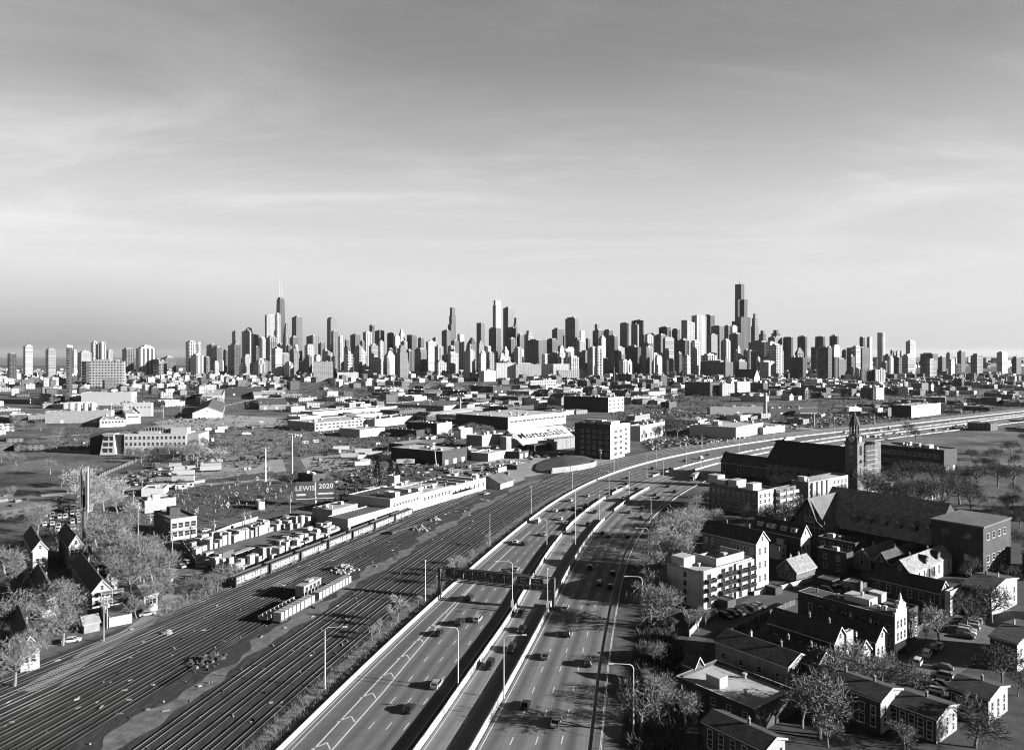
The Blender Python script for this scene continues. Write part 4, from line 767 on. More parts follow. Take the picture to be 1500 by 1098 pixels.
# ------------------------------------------------------------------ warehouse district (middle distance)
IND = 58
WARE = [  # label, xl, xc, xr, yb, yt, wall, roof, turn, units
 ('big white windowless warehouse at the far left', 108, 119, 192, 594, 575, WHITE, GRAVELR, 10, 7), ('long low pale brick shed with four white tanks behind it, far left', 60, 66, 163, 620, 602, BRICKL, GRAVELR, 10, 3), ('concrete block with a grid of panes behind the arch-roofed offices', 160, 165, 181, 614, 593, GREYW, MIDR, 10, 2), ('white-topped factory with a row of small windows left of the gable shed', 178, 181, 222, 610, 590, WHITE, PALER, 10, 3),
 ('small white cubic factory just behind the arch-roofed offices', 176, 184, 206, 621, 606, WHITE, PALER, 30, 2), ('low white shed with a pale roof left of the white cubic factory', 138, 146, 184, 626, 615, WHITE, PALER, 25, 3),
 ('long low pale wall building edging the bus yard', 440, 458, 582, 610, 603, PALEMETAL, MIDR, 52, 2), ('huge grey flat roof with a long white right wall', 563, 650, 716, 602, 594.5, GREYW, MIDR, IND, 6), ('long white warehouse with a dark roof, below the huge grey roof', 520, 549, 612, 626, 614, WHITE, TAR, IND, 4), ('long white mill with rows of square black windows', 421, 461, 548, 632, 619, CREAM, PALER, 50, 5),
 ('white sheds with rounded ends below the windowed mill', 497, 527, 564, 641, 629, WHITE, PALER, 50, 3), ('dark-sided shed with a white end left of the panel blocks', 595, 640, 662, 636, 620, BRICKD, TAR, IND, 3), ('long low dark brick shed in front of the huge white-walled roof', 572, 610, 622, 641, 630, BRICKD, TAR, IND, 2), ('big black-sided warehouse with a white window-strip wall behind the salt shed', 668, 744, 829, 630, 611, BLACK, PALER, 50, 12),
 ('block with white vertical panels and a grey side above the loading dock', 683, 706, 736, 659, 638, GREYW, PALER, IND, 2), ('dark workshop with a pale grey roof behind the long loading dock', 573, 648, 684, 682, 661, BRICKD, PALER, IND, 4), ('low dark workshop with a white roof left of the pale-roofed workshop', 570, 590, 650, 662, 650, BRICKD, WHITE, IND, 3), ('white cube house standing before the black-sided warehouse', 671, 675, 692, 643, 628, WHITE, PALER, IND, 1),
 ('low white and grey shed left of the panel blocks', 655, 690, 738, 668, 661, CREAM, PALER, IND, 2), ('pale low annex with a flat roof at the salt works gate', 690, 715, 760, 676, 664, CREAM, PALER, IND, 3), ('dark roofed open shed beside the salt works gate', 726, 760, 782, 672, 662, DARKW, MIDR, IND, 1),
 ('white two-storey workshop right of the six-storey block', 921, 938, 974, 646, 624, WHITE, PALER, IND, 4), ('low white office behind the two-storey workshop', 922, 945, 974, 634, 618, WHITE, PALER, IND, 2), ('grey-roofed shed behind the six-storey block', 918, 930, 952, 622, 609, GREYW, MIDR, IND, 1), ('large white flat store with grey left wall by the highway', 1010, 1078, 1118, 643, 626, WHITE, PALER, 52, 9), ('low white wing of the flat store, at its right', 1112, 1118, 1150, 636, 626, WHITE, PALER, 40, 3),
 ('long dark warehouse with a white end and crowded roof', 826, 891, 914, 604, 582, BRICKD, GRAVELR, 50, 10), ('low warehouse with a pale right wall below the dark mill', 742, 775, 810, 581, 573, GREYW, PALER, 50, 3), ('pale low shed right of the crowded-roof warehouse', 924, 950, 975, 584, 574, CREAM, MIDR, 50, 2), ('pale flat warehouse with many skylights left of the river', 912, 925, 952, 592, 582, GREYW, PALER, 50, 2),
 ('broad low depot with a pale roof right of the river', 1036, 1040, 1122, 607, 596, GREYW, PALER, 8, 5), ('long low depot with a dark front at the chimney foot', 1120, 1126, 1164, 608, 598, DARKW, MIDR, 8, 2), ('dark brick factory with a white peeling right wall, by the far highway', 1305, 1335, 1378, 612, 594, BRICKD, PALER, 40, 4), ('low white shed left of the dark brick factory', 1235, 1242, 1262, 606, 598, WHITE, PALER, 30, 1),
 ('white low pavilion with arched front by the curving rails', 1238, 1244, 1258, 606, 596, WHITE, PALER, 30, 1), ('long school block with a dark left side behind the clock tower', 1286, 1383, 1402, 692, 659, BRICKD, GRAVELR, 38, 9),
 ('low dark-roofed yard building above the campaign billboard', 436, 458, 480, 707, 695, DARKW, MIDR, 50, 1), ('pale depot roof behind the scrub at the left', 500, 520, 560, 614, 607, CREAM, PALER, 50, 2), ('low white block between the windowed mill and the bus yard', 420, 440, 470, 616, 610, WHITE, PALER, 50, 1), ('grey shed roof right of the gable shed car park', 365, 380, 430, 600, 593, GREYW, MIDR, 20, 2),
 ('broad pale warehouse roof before the arch bridge', 600, 640, 700, 582, 576, CREAM, PALER, 50, 3), ('dark low factory left of the arch bridge', 598, 621, 646, 580, 571, BRICKD, TAR, 50, 3), ('dark flat factory with lit specks right of the arch bridge', 648, 684, 690, 583, 573, BRICKD, TAR, 50, 2), ('long white flat warehouse at the left fields', 360, 372, 428, 585, 579, WHITE, PALER, 20, 3), ('dark long warehouse left of the white fields warehouse', 322, 330, 382, 579, 569, BRICKD, TAR, 15, 2), ('pale warehouse above the gable shed', 284, 296, 326, 592, 579, CREAM, PALER, 20, 3),
 ('wide pale workshop roof in the middle of the warehouse district', 640, 690, 742, 618, 609, CREAM, PALER, 52, 4), ('dark shed with skylights right of the huge grey roof', 716, 744, 782, 606, 596, DARKW, TAR, 52, 3), ('white low store at the right of the warehouse rows', 784, 812, 836, 592, 583, CREAM, PALER, 50, 3), ('low dark depot under the long white gridded block', 690, 722, 748, 575, 566, BRICKD, MIDR, 40, 2), ('pale shed between the mill and the crowded-roof warehouse', 815, 833, 862, 578, 570, CREAM, PALER, 40, 2)]
for lb, xl, xc, xr, yb, yt, wl, rf, an, un in WARE: 
    r = block('warehouse', lb, 'building', xl, xc, xr, yb, yt, wl, rf, an, .8, int(un*1.6)+2, 'buildings of the warehouse district', mx=190)
    o, C, ls, le, h = r
    if 'windowed mill' not in lb and 'rows of square' in lb: grid_windows(o, 's', ls, 15, [h*.35, h*.72], 3.2, h*.2, 3, fr=.3); grid_windows(o, 'e', le, 6, [h*.35, h*.72], 3, h*.2, 3, fr=.3)
    if 'window-strip' in lb: grid_windows(o, 's', ls, 14, [h*.62], ls/15*.8, 1.6, 6)
    if 'row of small windows' in lb or 'cubic factory' in lb: grid_windows(o, 's', ls, 7, [h*.68], 1.8, 1.8, 3)
    if 'school' in lb: grid_windows(o, 'e', le, 12, [h*.3, h*.7], 2.6, 2.4, 4)
    if 'white end and crowded' in lb: grid_windows(o, 's', ls, 4, [h*.25, h*.5, h*.75], 4, 1.8, 4)
    if 'two-storey workshop' in lb: grid_windows(o, 's', ls, 6, [h*.3], 3.5, 3.5, 4)
    if 'grid of panes' in lb: grid_windows(o, 's', ls, 5, [h*.2, h*.4, h*.6, h*.8], 3, 2.2, 2.5)
    if 'white vertical panels' in lb:
        for i in range(4): MB().box(0, -.35, 0, ls/4-.8, 0, h-.6).build('panel', WHITE, o, (ls*i/4+.4, -.02, .3))
    if 'pale brick shed' in lb:
        for i in range(4): MB().lathe(0, 0, [(0, 3), (h+8, 3), (h+9.5, .3)], 14).build('tank', WHITE, o, (ls*(.35+.11*i), le*.8, 0))
    if 'flat store' in lb and 'wing' not in lb:
        MB().box(0, 0, 0, 9, 7, 4).build('roof_unit', WHITE, o, (ls*.2, le*.5, h-.8))
        text('STATE SUPPLY', 2.2, o, (ls*.55, -.06, h*.78), (R(90), 0, 0), DARKW, .02) if False else None
        b = MB(); [b.box(ls*.3+i*2.0, -.08, h*.72, ls*.3+i*2.0+1.4, -.02, h*.72+1.5) for i in range(14)]; b.build('lettering', GREYW, o)
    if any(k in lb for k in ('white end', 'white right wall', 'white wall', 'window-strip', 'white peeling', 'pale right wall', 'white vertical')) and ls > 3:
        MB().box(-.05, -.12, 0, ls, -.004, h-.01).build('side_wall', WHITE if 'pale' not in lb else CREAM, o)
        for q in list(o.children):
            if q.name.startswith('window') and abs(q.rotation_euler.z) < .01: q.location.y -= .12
    doors = rng.randint(1, 3)
    if ls > 18:
        for i in range(doors): ob('door', UNITM.setdefault('door', MB().box(-1.8, -.08, 0, 1.8, 0, 3.6).mesh('door', METAL)), o, (ls*(i+.5)/doors, -.003, 0))
# gable-roofed shed by the car park, sawtooth shed
gable('long gable shed with a white end wall by the left car park', 225, 282, 326, 613, 605, 596, 'e', GREYW, MIDR, WHITE, None, 20, 'shed', 0, .4, 'building', 190)
for xl, xc, xr, yb, ye, yr, lb in ((590, 628, 684, 616, 610, 606, 'front row of the long skylight roofs in the warehouse district'), (640, 668, 716, 609, 604, 600.5, 'rear row of the long skylight roofs in the warehouse district')):
    o, C, ls, le, h, hr = gable(lb, xl, xc, xr, yb, ye, yr, 's', GREYW, PALER, None, 'warehouse district roofs', IND, 'skylight_shed', 0, .3, 'building', 180, False)
    grid_windows(o, 's', ls, 9, [h*.6], 3.4, 2, 3)
# office building with an arched roof, front nearly square to the view
C, ls, le = foot(180, 182, 272.5, 665, 6, None, 90); le = 24; h = zat(635.5, C.y)
o = thing('office_building', 'white arch-roofed office building with two rows of square windows and a tapered entrance tower', 'building', (C.x, C.y, 0), R(6))
z1 = h*.30; pier = []
nA = 7; aw = ls/nA; mb = MB()
for i in range(nA+1): x = i*aw; mb.box(max(0, x-.7), 0, 0, min(ls, x+.7), .9, z1)
for i in range(nA):                                  # arcade arches
    x0, x1 = i*aw+.7, (i+1)*aw-.7; n = 8; pts = [(x0, z1+.6)]+[(x0+(x1-x0)*k/n, z1-1.5+1.5*math.sin(math.pi*k/n)) for k in range(n+1)]+[(x1, z1+.6)]
    mb.loft([[(x, 0, z) for x, z in pts], [(x, .9, z) for x, z in pts]])
mb.box(0, 0, z1+.6, ls, le, h).box(0, 3, 0, ls, le, z1+.6); mb.box(-.2, -.25, h*.99, ls+.2, 0, h*1.02).box(-.15, -.2, h*.62, ls+.15, -.003, h*.645)
mb.build('wall', WHITE, o)
grid_windows(o, 's', ls, 14, [h*.49, h*.80], ls/14*.55, h*.15, ls/28, fr=.22)
for i in range(nA): MB().box(i*aw+1, 2.4, .3, (i+1)*aw-1, 2.95, z1-.4).build('window', GLASS, o)
mb = MB(); mb.box(ls, 2, 0, ls+9, le+6, h*.95); mb.build('side_wing', CREAM, o)
mb = MB(); n = 14; a0, a1 = ls*.13, ls*.78; pts = [(a0, h*.99)]+[(a0+(a1-a0)*k/n, h*1.01+5.6*math.sin(math.pi*k/n)) for k in range(n+1)]+[(a1, h*.99)]
mb.loft([[(x, 4, z) for x, z in pts], [(x, le, z) for x, z in pts]]); mb.build('arched_roof', mat('arched_metal_roof', .12, .2, .3, .6), o)
q = [(a0+(a1-a0)*k/n, h*1.02+4.4*math.sin(math.pi*k/n)) for k in range(3, n-1)]; mb = MB(); mb.poly([(x, 3.9, z) for x, z in q]+[(q[-1][0], 3.9, h*1.03), (q[0][0], 3.9, h*1.03)]); w = mb.build('window', GLASS, o)
mb = MB()
for x, z in q: mb.box(x-.12, 3.75, h*1.02, x+.12, 3.88, z)
mb.box(q[0][0], 3.75, h*1.12, q[-1][0], 3.88, h*1.135); mb.build('frame', TRIM, w)
MB().box(0, 0, 0, ls*.27, 9, h*.27).build('parapet_block', WHITE, o, (ls*.74, 1.5, h)); MB().box(0, 0, 0, ls*.34, 8, h*.1).build('parapet_block', WHITE, o, (ls*.22, .9, h))
tx = -17; mb = MB(); mb.loft([[(tx, -3, 0), (tx+11.5, -3, 0), (tx+11.5, 9, 0), (tx, 9, 0)], [(tx+2.2, -1, h*.97), (tx+9.3, -1, h*.97), (tx+9.3, 7, h*.97), (tx+2.2, 7, h*.97)]]); mb.build('entrance_tower', WHITE, o)
for zz, hh in ((.12, .2), (.42, .18), (.70, .22)):
    for xx, ww in ((.36, 3.2), (.72, 2.0)): zz_ = h*zz; MB().box(tx+11.5*xx-ww/2, -3.1+2*zz+.0, zz_, tx+11.5*xx+ww/2, -2.0+2*(zz+hh), zz_+h*hh).build('window', GLASS, o)
MB().box(tx+1.2, -1.6, h*.97, tx+10.3, 7.6, h*1.03).build('cornice', CREAM, o); MB().box(tx+8, 1, 0, 0, 12, h*.96).build('glass_link', GLASS, o); MB().box(tx-12, 8, 0, tx+3, 40, h*.95).build('rear_wing', BRICKD, o)
# rooftop buses in the yard
def bus(px, py, ang, label):
    x, y = g(px, py); o = thing('bus', label, 'bus', (x, y, .05), R(ang), 'white buses parked in the yard', True)
    MB().loft([ring(-6, 1.2, .5, 3.0, .25), ring(-5.9, 1.28, .4, 3.1, .2), ring(5.9, 1.28, .4, 3.1, .2), ring(6, 1.2, .5, 3.0, .25)]).build('body', WHITE, o)
    for s in (-1, 1): MB().box(-5.4, s*1.285-.01, 1.6, 5.4, s*1.285+.01, 2.5).build('window', CARGLASS, o)
    for xx in (-3.6, 3.8):
        for s in (-1, 1): ob('wheel', wheel(), o, (xx, s*1.15, .45)).scale = (1.4, 1.4, 1.4)
for i, (px, py) in enumerate(((436, 600), (448, 604), (462, 597), (474, 601), (486, 596), (498, 598), (510, 592), (522, 594), (452, 593), (470, 592), (430, 594), (540, 590), (556, 588), (418, 603))): bus(px, py, 30, 'white bus parked in the fenced bus yard of the middle distance')
# salt shed: white sloping roof with lettering, dark wall and grey sheds in front
P0, P1 = Vector(g(766, 660)), Vector(g(846, 651)); dv = P1-P0; L = dv.length; an = math.atan2(dv.y, dv.x)
o = thing('salt_shed', 'long salt shed whose white sloping roof reads Morton Salt', 'building', (P0.x, P0.y, 0), an)
h0, h1, dp = 4.2, zat(628.5, P0.y+26)+.5, 30
MB().box(0, 0, 0, L, dp, h0).build('wall', BRICKD, o)
mb = MB(); th = .3
q = [(-1, -1.2, h0), (L, -1.2, h0), (L, dp*.62, h1), (-1-9, dp*.62, h1)]; q = [(-1, -1.2, h0), (L, -1.2, h0), (L, dp*.62, h1), (-1, dp*.62, h1)]
mb.loft([q, [(a, b, c+th) for a, b, c in q]]); mb.loft([[(-1, dp*.62, h1), (L, dp*.62, h1), (L, dp+1, h0), (-1, dp+1, h0)], [(-1, dp*.62, h1+th), (L, dp*.62, h1+th), (L, dp+1, h0+th), (-1, dp+1, h0+th)]])
mb.build('roof', WHITE, o); mb = MB()
for x in (0, L): mb.poly([(x-.4 if x else .3, 0, h0), (x-.4 if x else .3, dp*.62, h1-.05), (x-.4 if x else .3, dp, h0)])
mb.build('gable_wall', CREAM, o)
sl = Vector((0, dp*.62+1.2, h1-h0)).normalized(); nn = Vector((0, -sl.z, sl.y)); M = Matrix((Vector((1, 0, 0)), sl, nn)).transposed()
def onroof(x, t): return Vector((x, -1.2, h0+th))+sl*t+nn*.05
SLn = math.hypot(dp*.62+1.2, h1-h0)
text('Morton', SLn*.47, o, onroof(L*.33, SLn*.55), M, BLACK, SLn*.0085, ext=.03); text('Salt', SLn*.52, o, onroof(L*.765, SLn*.60), M, BLACK, SLn*.004, ext=.03); text('When It Rains It Pours', SLn*.18, o, onroof(L*.74, SLn*.24), M, BLACK, SLn*.001, ext=.03)
MB().box(L*.36, -13, 0, L*.74, -4, 8.6).build('front_shed', PALEMETAL if False else GREYW, o); MB().box(L*.02, -9, 0, L*.36, -2, 5.2).build('front_annex', DARKW, o)
for i in range(4): MB().box(-.05, -.1, 0, .05, 0, 8).build('seam', DARKW, o, (L*(.42+.08*i), -13.0, .3))
# conveyor towers left of the shed
for px, yb, yt, lb in ((741, 668, 640, 'dark square silo left of the salt shed'), (750, 662, 636, 'slim silo tight against the salt shed')):
    x, y = g(px, yb); hh = zat(yt, y); MBx = MB().box(-3, -3, 0, 3, 3, hh); o2 = tag(MBx.build('silo', CONCD, None, (x, y, 0), R(50)), lb, 'silo'); MB().box(-3.3, -3.3, hh, 3.3, 3.3, hh+.6).build('roof', PALER, o2)
# covered salt mound behind its retaining wall
ring_ = [(781, 690), (800, 694), (838, 690), (871, 684), (874, 677), (852, 671), (812, 672), (785, 679)]
W_ = [Vector(g(*p)) for p in ring_]; c = sum(W_, Vector((0, 0)))/len(W_); o = thing('salt_mound', 'dark tarpaulin-covered salt mound behind a curved white wall', 'salt mound', (c.x, c.y, 0))
def densify(P, n=4): return [P[i].lerp(P[(i+1) % len(P)], k/n) for i in range(len(P)) for k in range(n)]
D = densify(W_); D = [sum((D[(i+k) % len(D)] for k in (-1, 0, 1)), Vector((0, 0)))/3 for i in range(len(D))]
mb = MB(); tp = lambda p: max(.3, min(1, ((p-c).x+24)/26))
mb.loft([[(*((p-c)*s), z*tp(c+(p-c)*s)) for i, p in enumerate(D)] for s, z in ((.99, 0), (.98, 2.2), (.95, 2.7), (.6, 2.9), (.3, 3.0), (.03, 3.0))]); m_ = mb.build('tarpaulin', mat('dark_tarpaulin', .04, .6, .12, .8, 7), o)
for p in m_.data.polygons: p.use_smooth = True
fr = [p for p in D if (p-c).y < 6 or (p-c).x > 24]; fr.sort(key=lambda p: math.atan2((p-c).y, (p-c).x+1e-6) % (2*math.pi) if (p-c).y < 0 else math.atan2((p-c).y, (p-c).x)+2*math.pi)
fr = [p for p in fr if -1.9 < math.atan2((p-c).y, (p-c).x) < .75]; fr.sort(key=lambda p: math.atan2((p-c).y, (p-c).x)); mb = MB(); mb.loft([[(*((p-c)*s), z) for p in fr] for s, z in ((1.03, 0), (1.03, 3.6), (1.0, 3.6), (1.0, 0))], cap=False, close=False); mb.build('retaining_wall', CREAM, o)
mb = MB()
for p in fr[::2]: q = (p-c)*1.09; mb.box(q.x-.12, q.y-.12, 0, q.x+.12, q.y+.12, 2.4)
mb.build('fence_post', METAL, o)['kind'] = 'stuff'
block('salt_works_shed', 'low dark shed with a pale roof at the left of the salt mound', 'shed', 742, 757, 778, 688, 681, DARKW, PALER, IND, .3, 3, mx=26)
block('salt_works_shed', 'smaller pale shed in front of the salt works gate', 'shed', 716, 730, 742, 692, 685, CREAM, MIDR, IND, .3, 1, mx=18)
# six-storey brick block with white side
o, C, ls, le, h = block('brick_block', 'six-storey brick block, dark on the left and white on its right face', 'building', 842, 894, 915, 673, 622, BRICKD, GRAVELR, 54, .9, 3, mx=90)
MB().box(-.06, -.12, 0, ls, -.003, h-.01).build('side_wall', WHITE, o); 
st = h/6.2
for j in range(5):
    for i in range(2):
        w = window(o, 's', ls*(.35+.36*i), st*(j+.8), ls*.17, st*.42, fr=.15); w.location.y = -.125
for j in range(5):
    for i in range(5):
        w = window(o, 'e', le*(.1+.17*i), st*(j+.9), le*.085, st*.5, fr=.12)
MB().box(0, 0, 0, le*.5, 7, 3.4).build('penthouse', CREAM, o, (ls*.3+7, le*.35, h-.9), R(90)); MB().box(ls*.1, le*.02, 0, ls*.7, le*.25, 3).build('penthouse', WHITE, o, (0, 0, h-.9))
o2, C2, l2, e2, h2 = block('brick_block', 'narrow white rear wing with black windows behind the six-storey block', 'building', 906, 910, 923, 665, 621, WHITE, GRAVELR, 54, .9, 2, mx=60)
for j in range(5): window(o2, 's', l2*.5, h2/6.2*(j+1), l2*.3, h2*.07, fr=.15)
# loading dock building along the tracks (follows the rails)
P0, P1 = Vector(g(509.6, 777)), Vector(g(700, 720)); dv = (P1-P0); Lt = dv.length; an = math.degrees(math.atan2(dv.y, dv.x)); sdir_, edir_ = axes(an)
def dock(label, t0, t1, wd, h, wall, roof, bump=0, units=3):
    p = P0+sdir_*Lt*t0; L = Lt*(t1-t0); FOOT.append((*(p+sdir_*L/2+edir_*wd/2), L*.6))
    o = thing('loading_shed', label, 'building', (p.x, p.y, 0), R(an), 'sheds along the tracks'); t = .3; mb = MB(); P = [(0, 0), (L, 0), (L, wd), (0, wd)]; Q = [(t, t), (L-t, t), (L-t, wd-t), (t, wd-t)]
    for i in range(4): j = (i+1) % 4; mb.poly([(*P[i], 0), (*P[j], 0), (*P[j], h), (*P[i], h)]); mb.poly([(*P[i], h), (*P[j], h), (*Q[j], h), (*Q[i], h)]); mb.poly([(*Q[i], h), (*Q[j], h), (*Q[j], h-.5), (*Q[i], h-.5)])
    mb.build('wall', wall, o); MB().poly([(*q, h-.5) for q in Q]).build('roof', roof, o)
    for i in range(units): ob('roof_unit', unitmesh(rng.choice([0, 1, 3, 2])), o, (rng.uniform(2, L-2), rng.uniform(2, wd-2), h-.5))
    return o, L
dock('low dark-roofed front wing of the track-side loading shed', -.0, .27, 12, 5.2, CREAM, MIDR, units=0)
r, L = dock('tall dark-roofed section of the track-side loading shed', .272, .5, 26, 9, WHITE, TAR, units=4); grid_windows(r, 's', L, 9, [5.6], 1.1, 1.3, 3)
r, L = dock('pale-roofed middle section of the track-side loading shed', .502, .76, 22, 7.6, WHITE, PALER, units=7); grid_windows(r, 's', L, 8, [4.5], 1.3, 1.6, 3)
for i in range(4): MB().box(0, 0, 0, 5, 2, 1.1).build('skylight', WHITE, r, (L*(.12+.22*i), 9, 7.1))
r, L = dock('far wide section of the track-side loading shed', .762, 1.08, 24, 7, WHITE, PALER, units=6); grid_windows(r, 's', L, 7, [3.5], 1.4, 2, 3)
for i in range(3): MB().box(0, 0, 0, 1.2, 20, 1.2).build('parapet', CREAM, r, (L*(.2+.25*i), 2, 6.5))
for i in range(9): MB().box(0, 0, 0, 6, 3, .3).build('canopy', DARKW, r if i > 6 else r, (L*(.02+.1*i), -3, 3.4)) if i < 4 else None
block('loading_shed', 'shorter shed with a pale ridged roof left of the dark-roofed front wing', 'building', 457.5, 486.5, 524, 770, 746.5, GREYW, PALER, an, .4, 3, 'sheds along the tracks', mx=40)
block('loading_shed', 'pale rear sheds behind the tall dark-roofed section', 'building', 528, 550, 620, 735, 722, CREAM, PALER, an, .5, 5, 'sheds along the tracks', mx=75)
block('elevator_tower', 'narrow white stair tower rising above the track-side sheds', 'building', 566, 578, 586, 722, 697, WHITE, PALER, an, .4, 1)
block('roof_hut', 'grey hut with a white front on the shed roofs by the stair tower', 'hut', 534, 545, 560, 729, 716, GREYW, PALER, an, .3, 0)
gable('hip-roofed track-side hut with a dark roof at the end of the sheds', 698, 733, 752, 717, 708, 697, 's', CREAM, MIDR, None, None, an, 'hut', 1, .5, 'building', 40)
# corner brick building at the left crossroads
C, ls, le = foot(225, 250, 288.5, 791, 45, None, 60); h = zat(762, C.y)
o, C, ls, le, h = block('corner_building', 'two-storey corner building with a sign band and large black windows', 'building', 225, 250, 288.5, 792, 760, BRICK, GRAVELR, 42, .7, 1, mx=60)
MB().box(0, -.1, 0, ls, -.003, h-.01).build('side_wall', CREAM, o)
for j in range(2):
    for i in range(4): w = window(o, 's', ls*(.14+.24*i), h*(.27+.4*j), 2.0, 2.1); w.location.y = -.105
MB().box(-.25, .6, h*.82, -.003, 7, h*.93).build('sign_panel', TRIM, o)
for j in range(2): 
    for i in range(3): window(o, 'e', 1.6+2.2*i, h*(.22+.38*j), 1.4, 2.4)
MB().box(0, 0, 0, 4.4, 4.4, 3.2).build('stair_house', BRICKD, o, (ls*.3, le*.5, h-.7))
block('corner_shop', 'low flat pale shop behind the two-storey corner building', 'building', 203, 212, 258, 752, 733, BRICKL, GRAVELR, 42, .6, 3, mx=45)
block('garden_store', 'low white store with dark shrubs along its front', 'building', 198, 207, 240, 727, 716, WHITE, PALER, 15, .5, 2, mx=50)
# ------------------------------------------------------------------ neighbourhood right of the highway
rows3 = (.18, .45, .72)
# balcony apartments
o, C, ls, le, h = block('apartment_block', 'pale four-storey apartment block with stacked balconies by the highway trees', 'building', 977, 1026.5, 1102, 892, 837, CREAM, PALER, GRID, .8, 4, mx=60)
MB().box(-.06, .3, 0, -.003, le-.3, h-.9).build('side_wall', mat('pale_side_brick', .30, .15, .6), o)
fl = (h-.8)/4
for j in range(4): window(o, 'e', le*.45, fl*(j+.55), .9, 1.2, dark=True).location.x = -.065
BALC = MB().box(-1.9, -1.5, 0, 1.9, 0, .18)
for i in range(14): BALC.box(-1.85+i*.285-.02, -1.48, .18, -1.85+i*.285+.02, -1.44, 1.15)
BALC.box(-1.9, -1.5, 1.1, 1.9, -1.42, 1.2); BALC.box(-1.9, -1.5, .18, -1.82, 0, 1.2); BALC.box(1.82, -1.5, .18, 1.9, 0, 1.2); BALM = BALC.mesh('balcony', STEEL)
MB().box(0, -1.1, 0, ls*.2, -.003, h+.4).build('front_bay', WHITE, o, (0, 0, 0)); MB().box(0, -.7, 0, ls*.36, -.003, h-.4).build('front_bay', WHITE, o, (ls*.64, 0, 0))
for u, y0 in ((.1, -1.1), (.42, 0), (.56, 0), (.72, -.7), (.9, -.7)):
    for j in range(4):
        w = window(o, 's', ls*u, fl*(j+.5), 1.7, 2.1, dark=True, sill=False); w.location.y = y0-.006
        if j: ob('balcony', BALM, o, (ls*u, y0, fl*j+.05))
MB().box(0, 0, 0, 5.5, 5, 3.2).build('stair_house', WHITE, o, (1, le*.55, h-.8)); m_ = MB(); m_.box(0, 0, 0, ls*.55, .3, 2.6).box(0, .3, 0, .3, le*.7, 2.6).box(ls*.55-.3, .3, 0, ls*.55, le*.7, 2.6).box(.3, .3, 0, ls*.55-.3, le*.7, .25); m_.build('upper_parapet', WHITE, o, (ls*.38, 1.8, h-.7))
for i in range(6): ob('roof_unit', unitmesh(rng.choice([0, 1, 1])), o, (ls*rng.uniform(.42, .88), le*rng.uniform(.2, .6), h-.4))
RW = 'row houses below the church'
gable('long dark brick house with a tall white gable behind the balcony apartments', 1029, 1107.5, 1126, 862, 795.6, 778, 'e', BRICK, SHING, WHITE, RW, chim=2, wins=(('e', 8, (.82, .45), .9, 1.9), ('s', 2, (.2, .5, .8), .8, 2.1)))
gable('small brick house with a sunlit grey shingle roof, alone behind the dark court', 1138.5, 1166.7, 1195, 853, 838, 819, 's', BRICK, SHINGL, None, RW, chim=2, wins=(('e', 2, (.5,), 1, 1.5),))
o, C, ls, le, h, hr = gable('dark-roofed house with a row of white dormers and a white-trimmed gable', 1101, 1173, 1187, 822, 786.5, 769, 'e', BRICKD, SHING, TRIM, RW, chim=1, wins=(('s', 2, (.5,), 1, 1.8),))
for i, u in enumerate((.14, .34, .6, .82)):
    d = gable_d = MB(); w_ = 3.6 if i == 2 else 2.2; d.box(-1.4, -w_/2, 0, 1.2, w_/2, 1.5); dm = d.build('dormer', TRIM, o, (ls*.18, le*u, h+(hr-h)*.3)); MB().box(-1.6, -w_/2-.2, 1.5, 1.4, w_/2+.2, 1.7).build('roof', SHING, dm); ob('window', winmesh(.9, .8, .08), dm, (-1.41, 0, .75), R(-90))
block('stucco_house', 'white stucco house with a grey flat roof right of the tall white gable', 'house', 1127, 1142, 1174, 820, 800, WHITE, MIDR, GRID, .5, 2, RW, wins=(('s', 3, 2, 1, 1.6),), mx=34)
block('brick_flats', 'dark brick flats with a white end wall in front of the great tiled roof', 'house', 1198, 1253, 1269, 832, 795.5, BRICKD, TAR, GRID, .9, 2, RW, wins=(('e', 4, 3, 1.2, 1.9),), cap=CONC, mx=34)[0]
o, C, ls, le, h = block('brick_flats', 'low dark brick annex in front of the flats with the white end wall', 'house', 1197, 1240, 1250, 842, 810, BRICKD, TAR, GRID, .5, 1, RW, wins=(('e', 2, 2, 1.1, 1.8),), mx=26)
gable('small house with a half sunlit shingle roof below the great tiled roof', 1250, 1276, 1318, 838, 818, 804, 's', SIDEG, SHINGL, None, RW, chim=1, wins=(('e', 1, (.6,), 1, 1.5),))
gable('dark-roofed house between the half sunlit roof and the white dormered house', 1281, 1302, 1350, 850, 825, 809, 's', BRICKD, SHING, None, RW, chim=1)
o, C, ls, le, h, hr = gable('white-walled house with a sunlit roof, two dark dormers and a stepped end gable', 1304, 1332, 1394, 864, 838, 820, 's', BRICKD, SHINGL, WHITE, RW, chim=2, trim=False, mx=48)
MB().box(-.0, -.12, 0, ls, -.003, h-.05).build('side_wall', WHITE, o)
for i in range(8): w = window(o, 's', ls*(.1+.115*i), h*.55, .8, h*.48); w.location.y = -.125
for u in (.4, .68):
    dm = MB().box(-1, -1.3, 0, 1, 1.6, 1.7).build('dormer', DARKW, o, (ls*u, le*.2, h+(hr-h)*.25)); MB().loft([[(-1.15, -1.4, 1.7), (1.15, -1.4, 1.7), (0, -1.4, 2.6)], [(-1.15, 1.9, 1.7), (1.15, 1.9, 1.7), (0, 1.9, 2.6)]]).build('roof', SHING, dm); ob('window', winmesh(.9, 1.0, .1), dm, (0, -1.305, .85))
mb = MB(); n = 5
for i in range(n): mb.box(ls-.05, le*(.5-.5*(1-i/n)), h+(hr-h)*i/n-.2, ls+.45, le*(.5+.5*(1-i/n)), h+(hr-h)*(i+1)/n+.55)
mb.build('step_gable', BRICK, o)
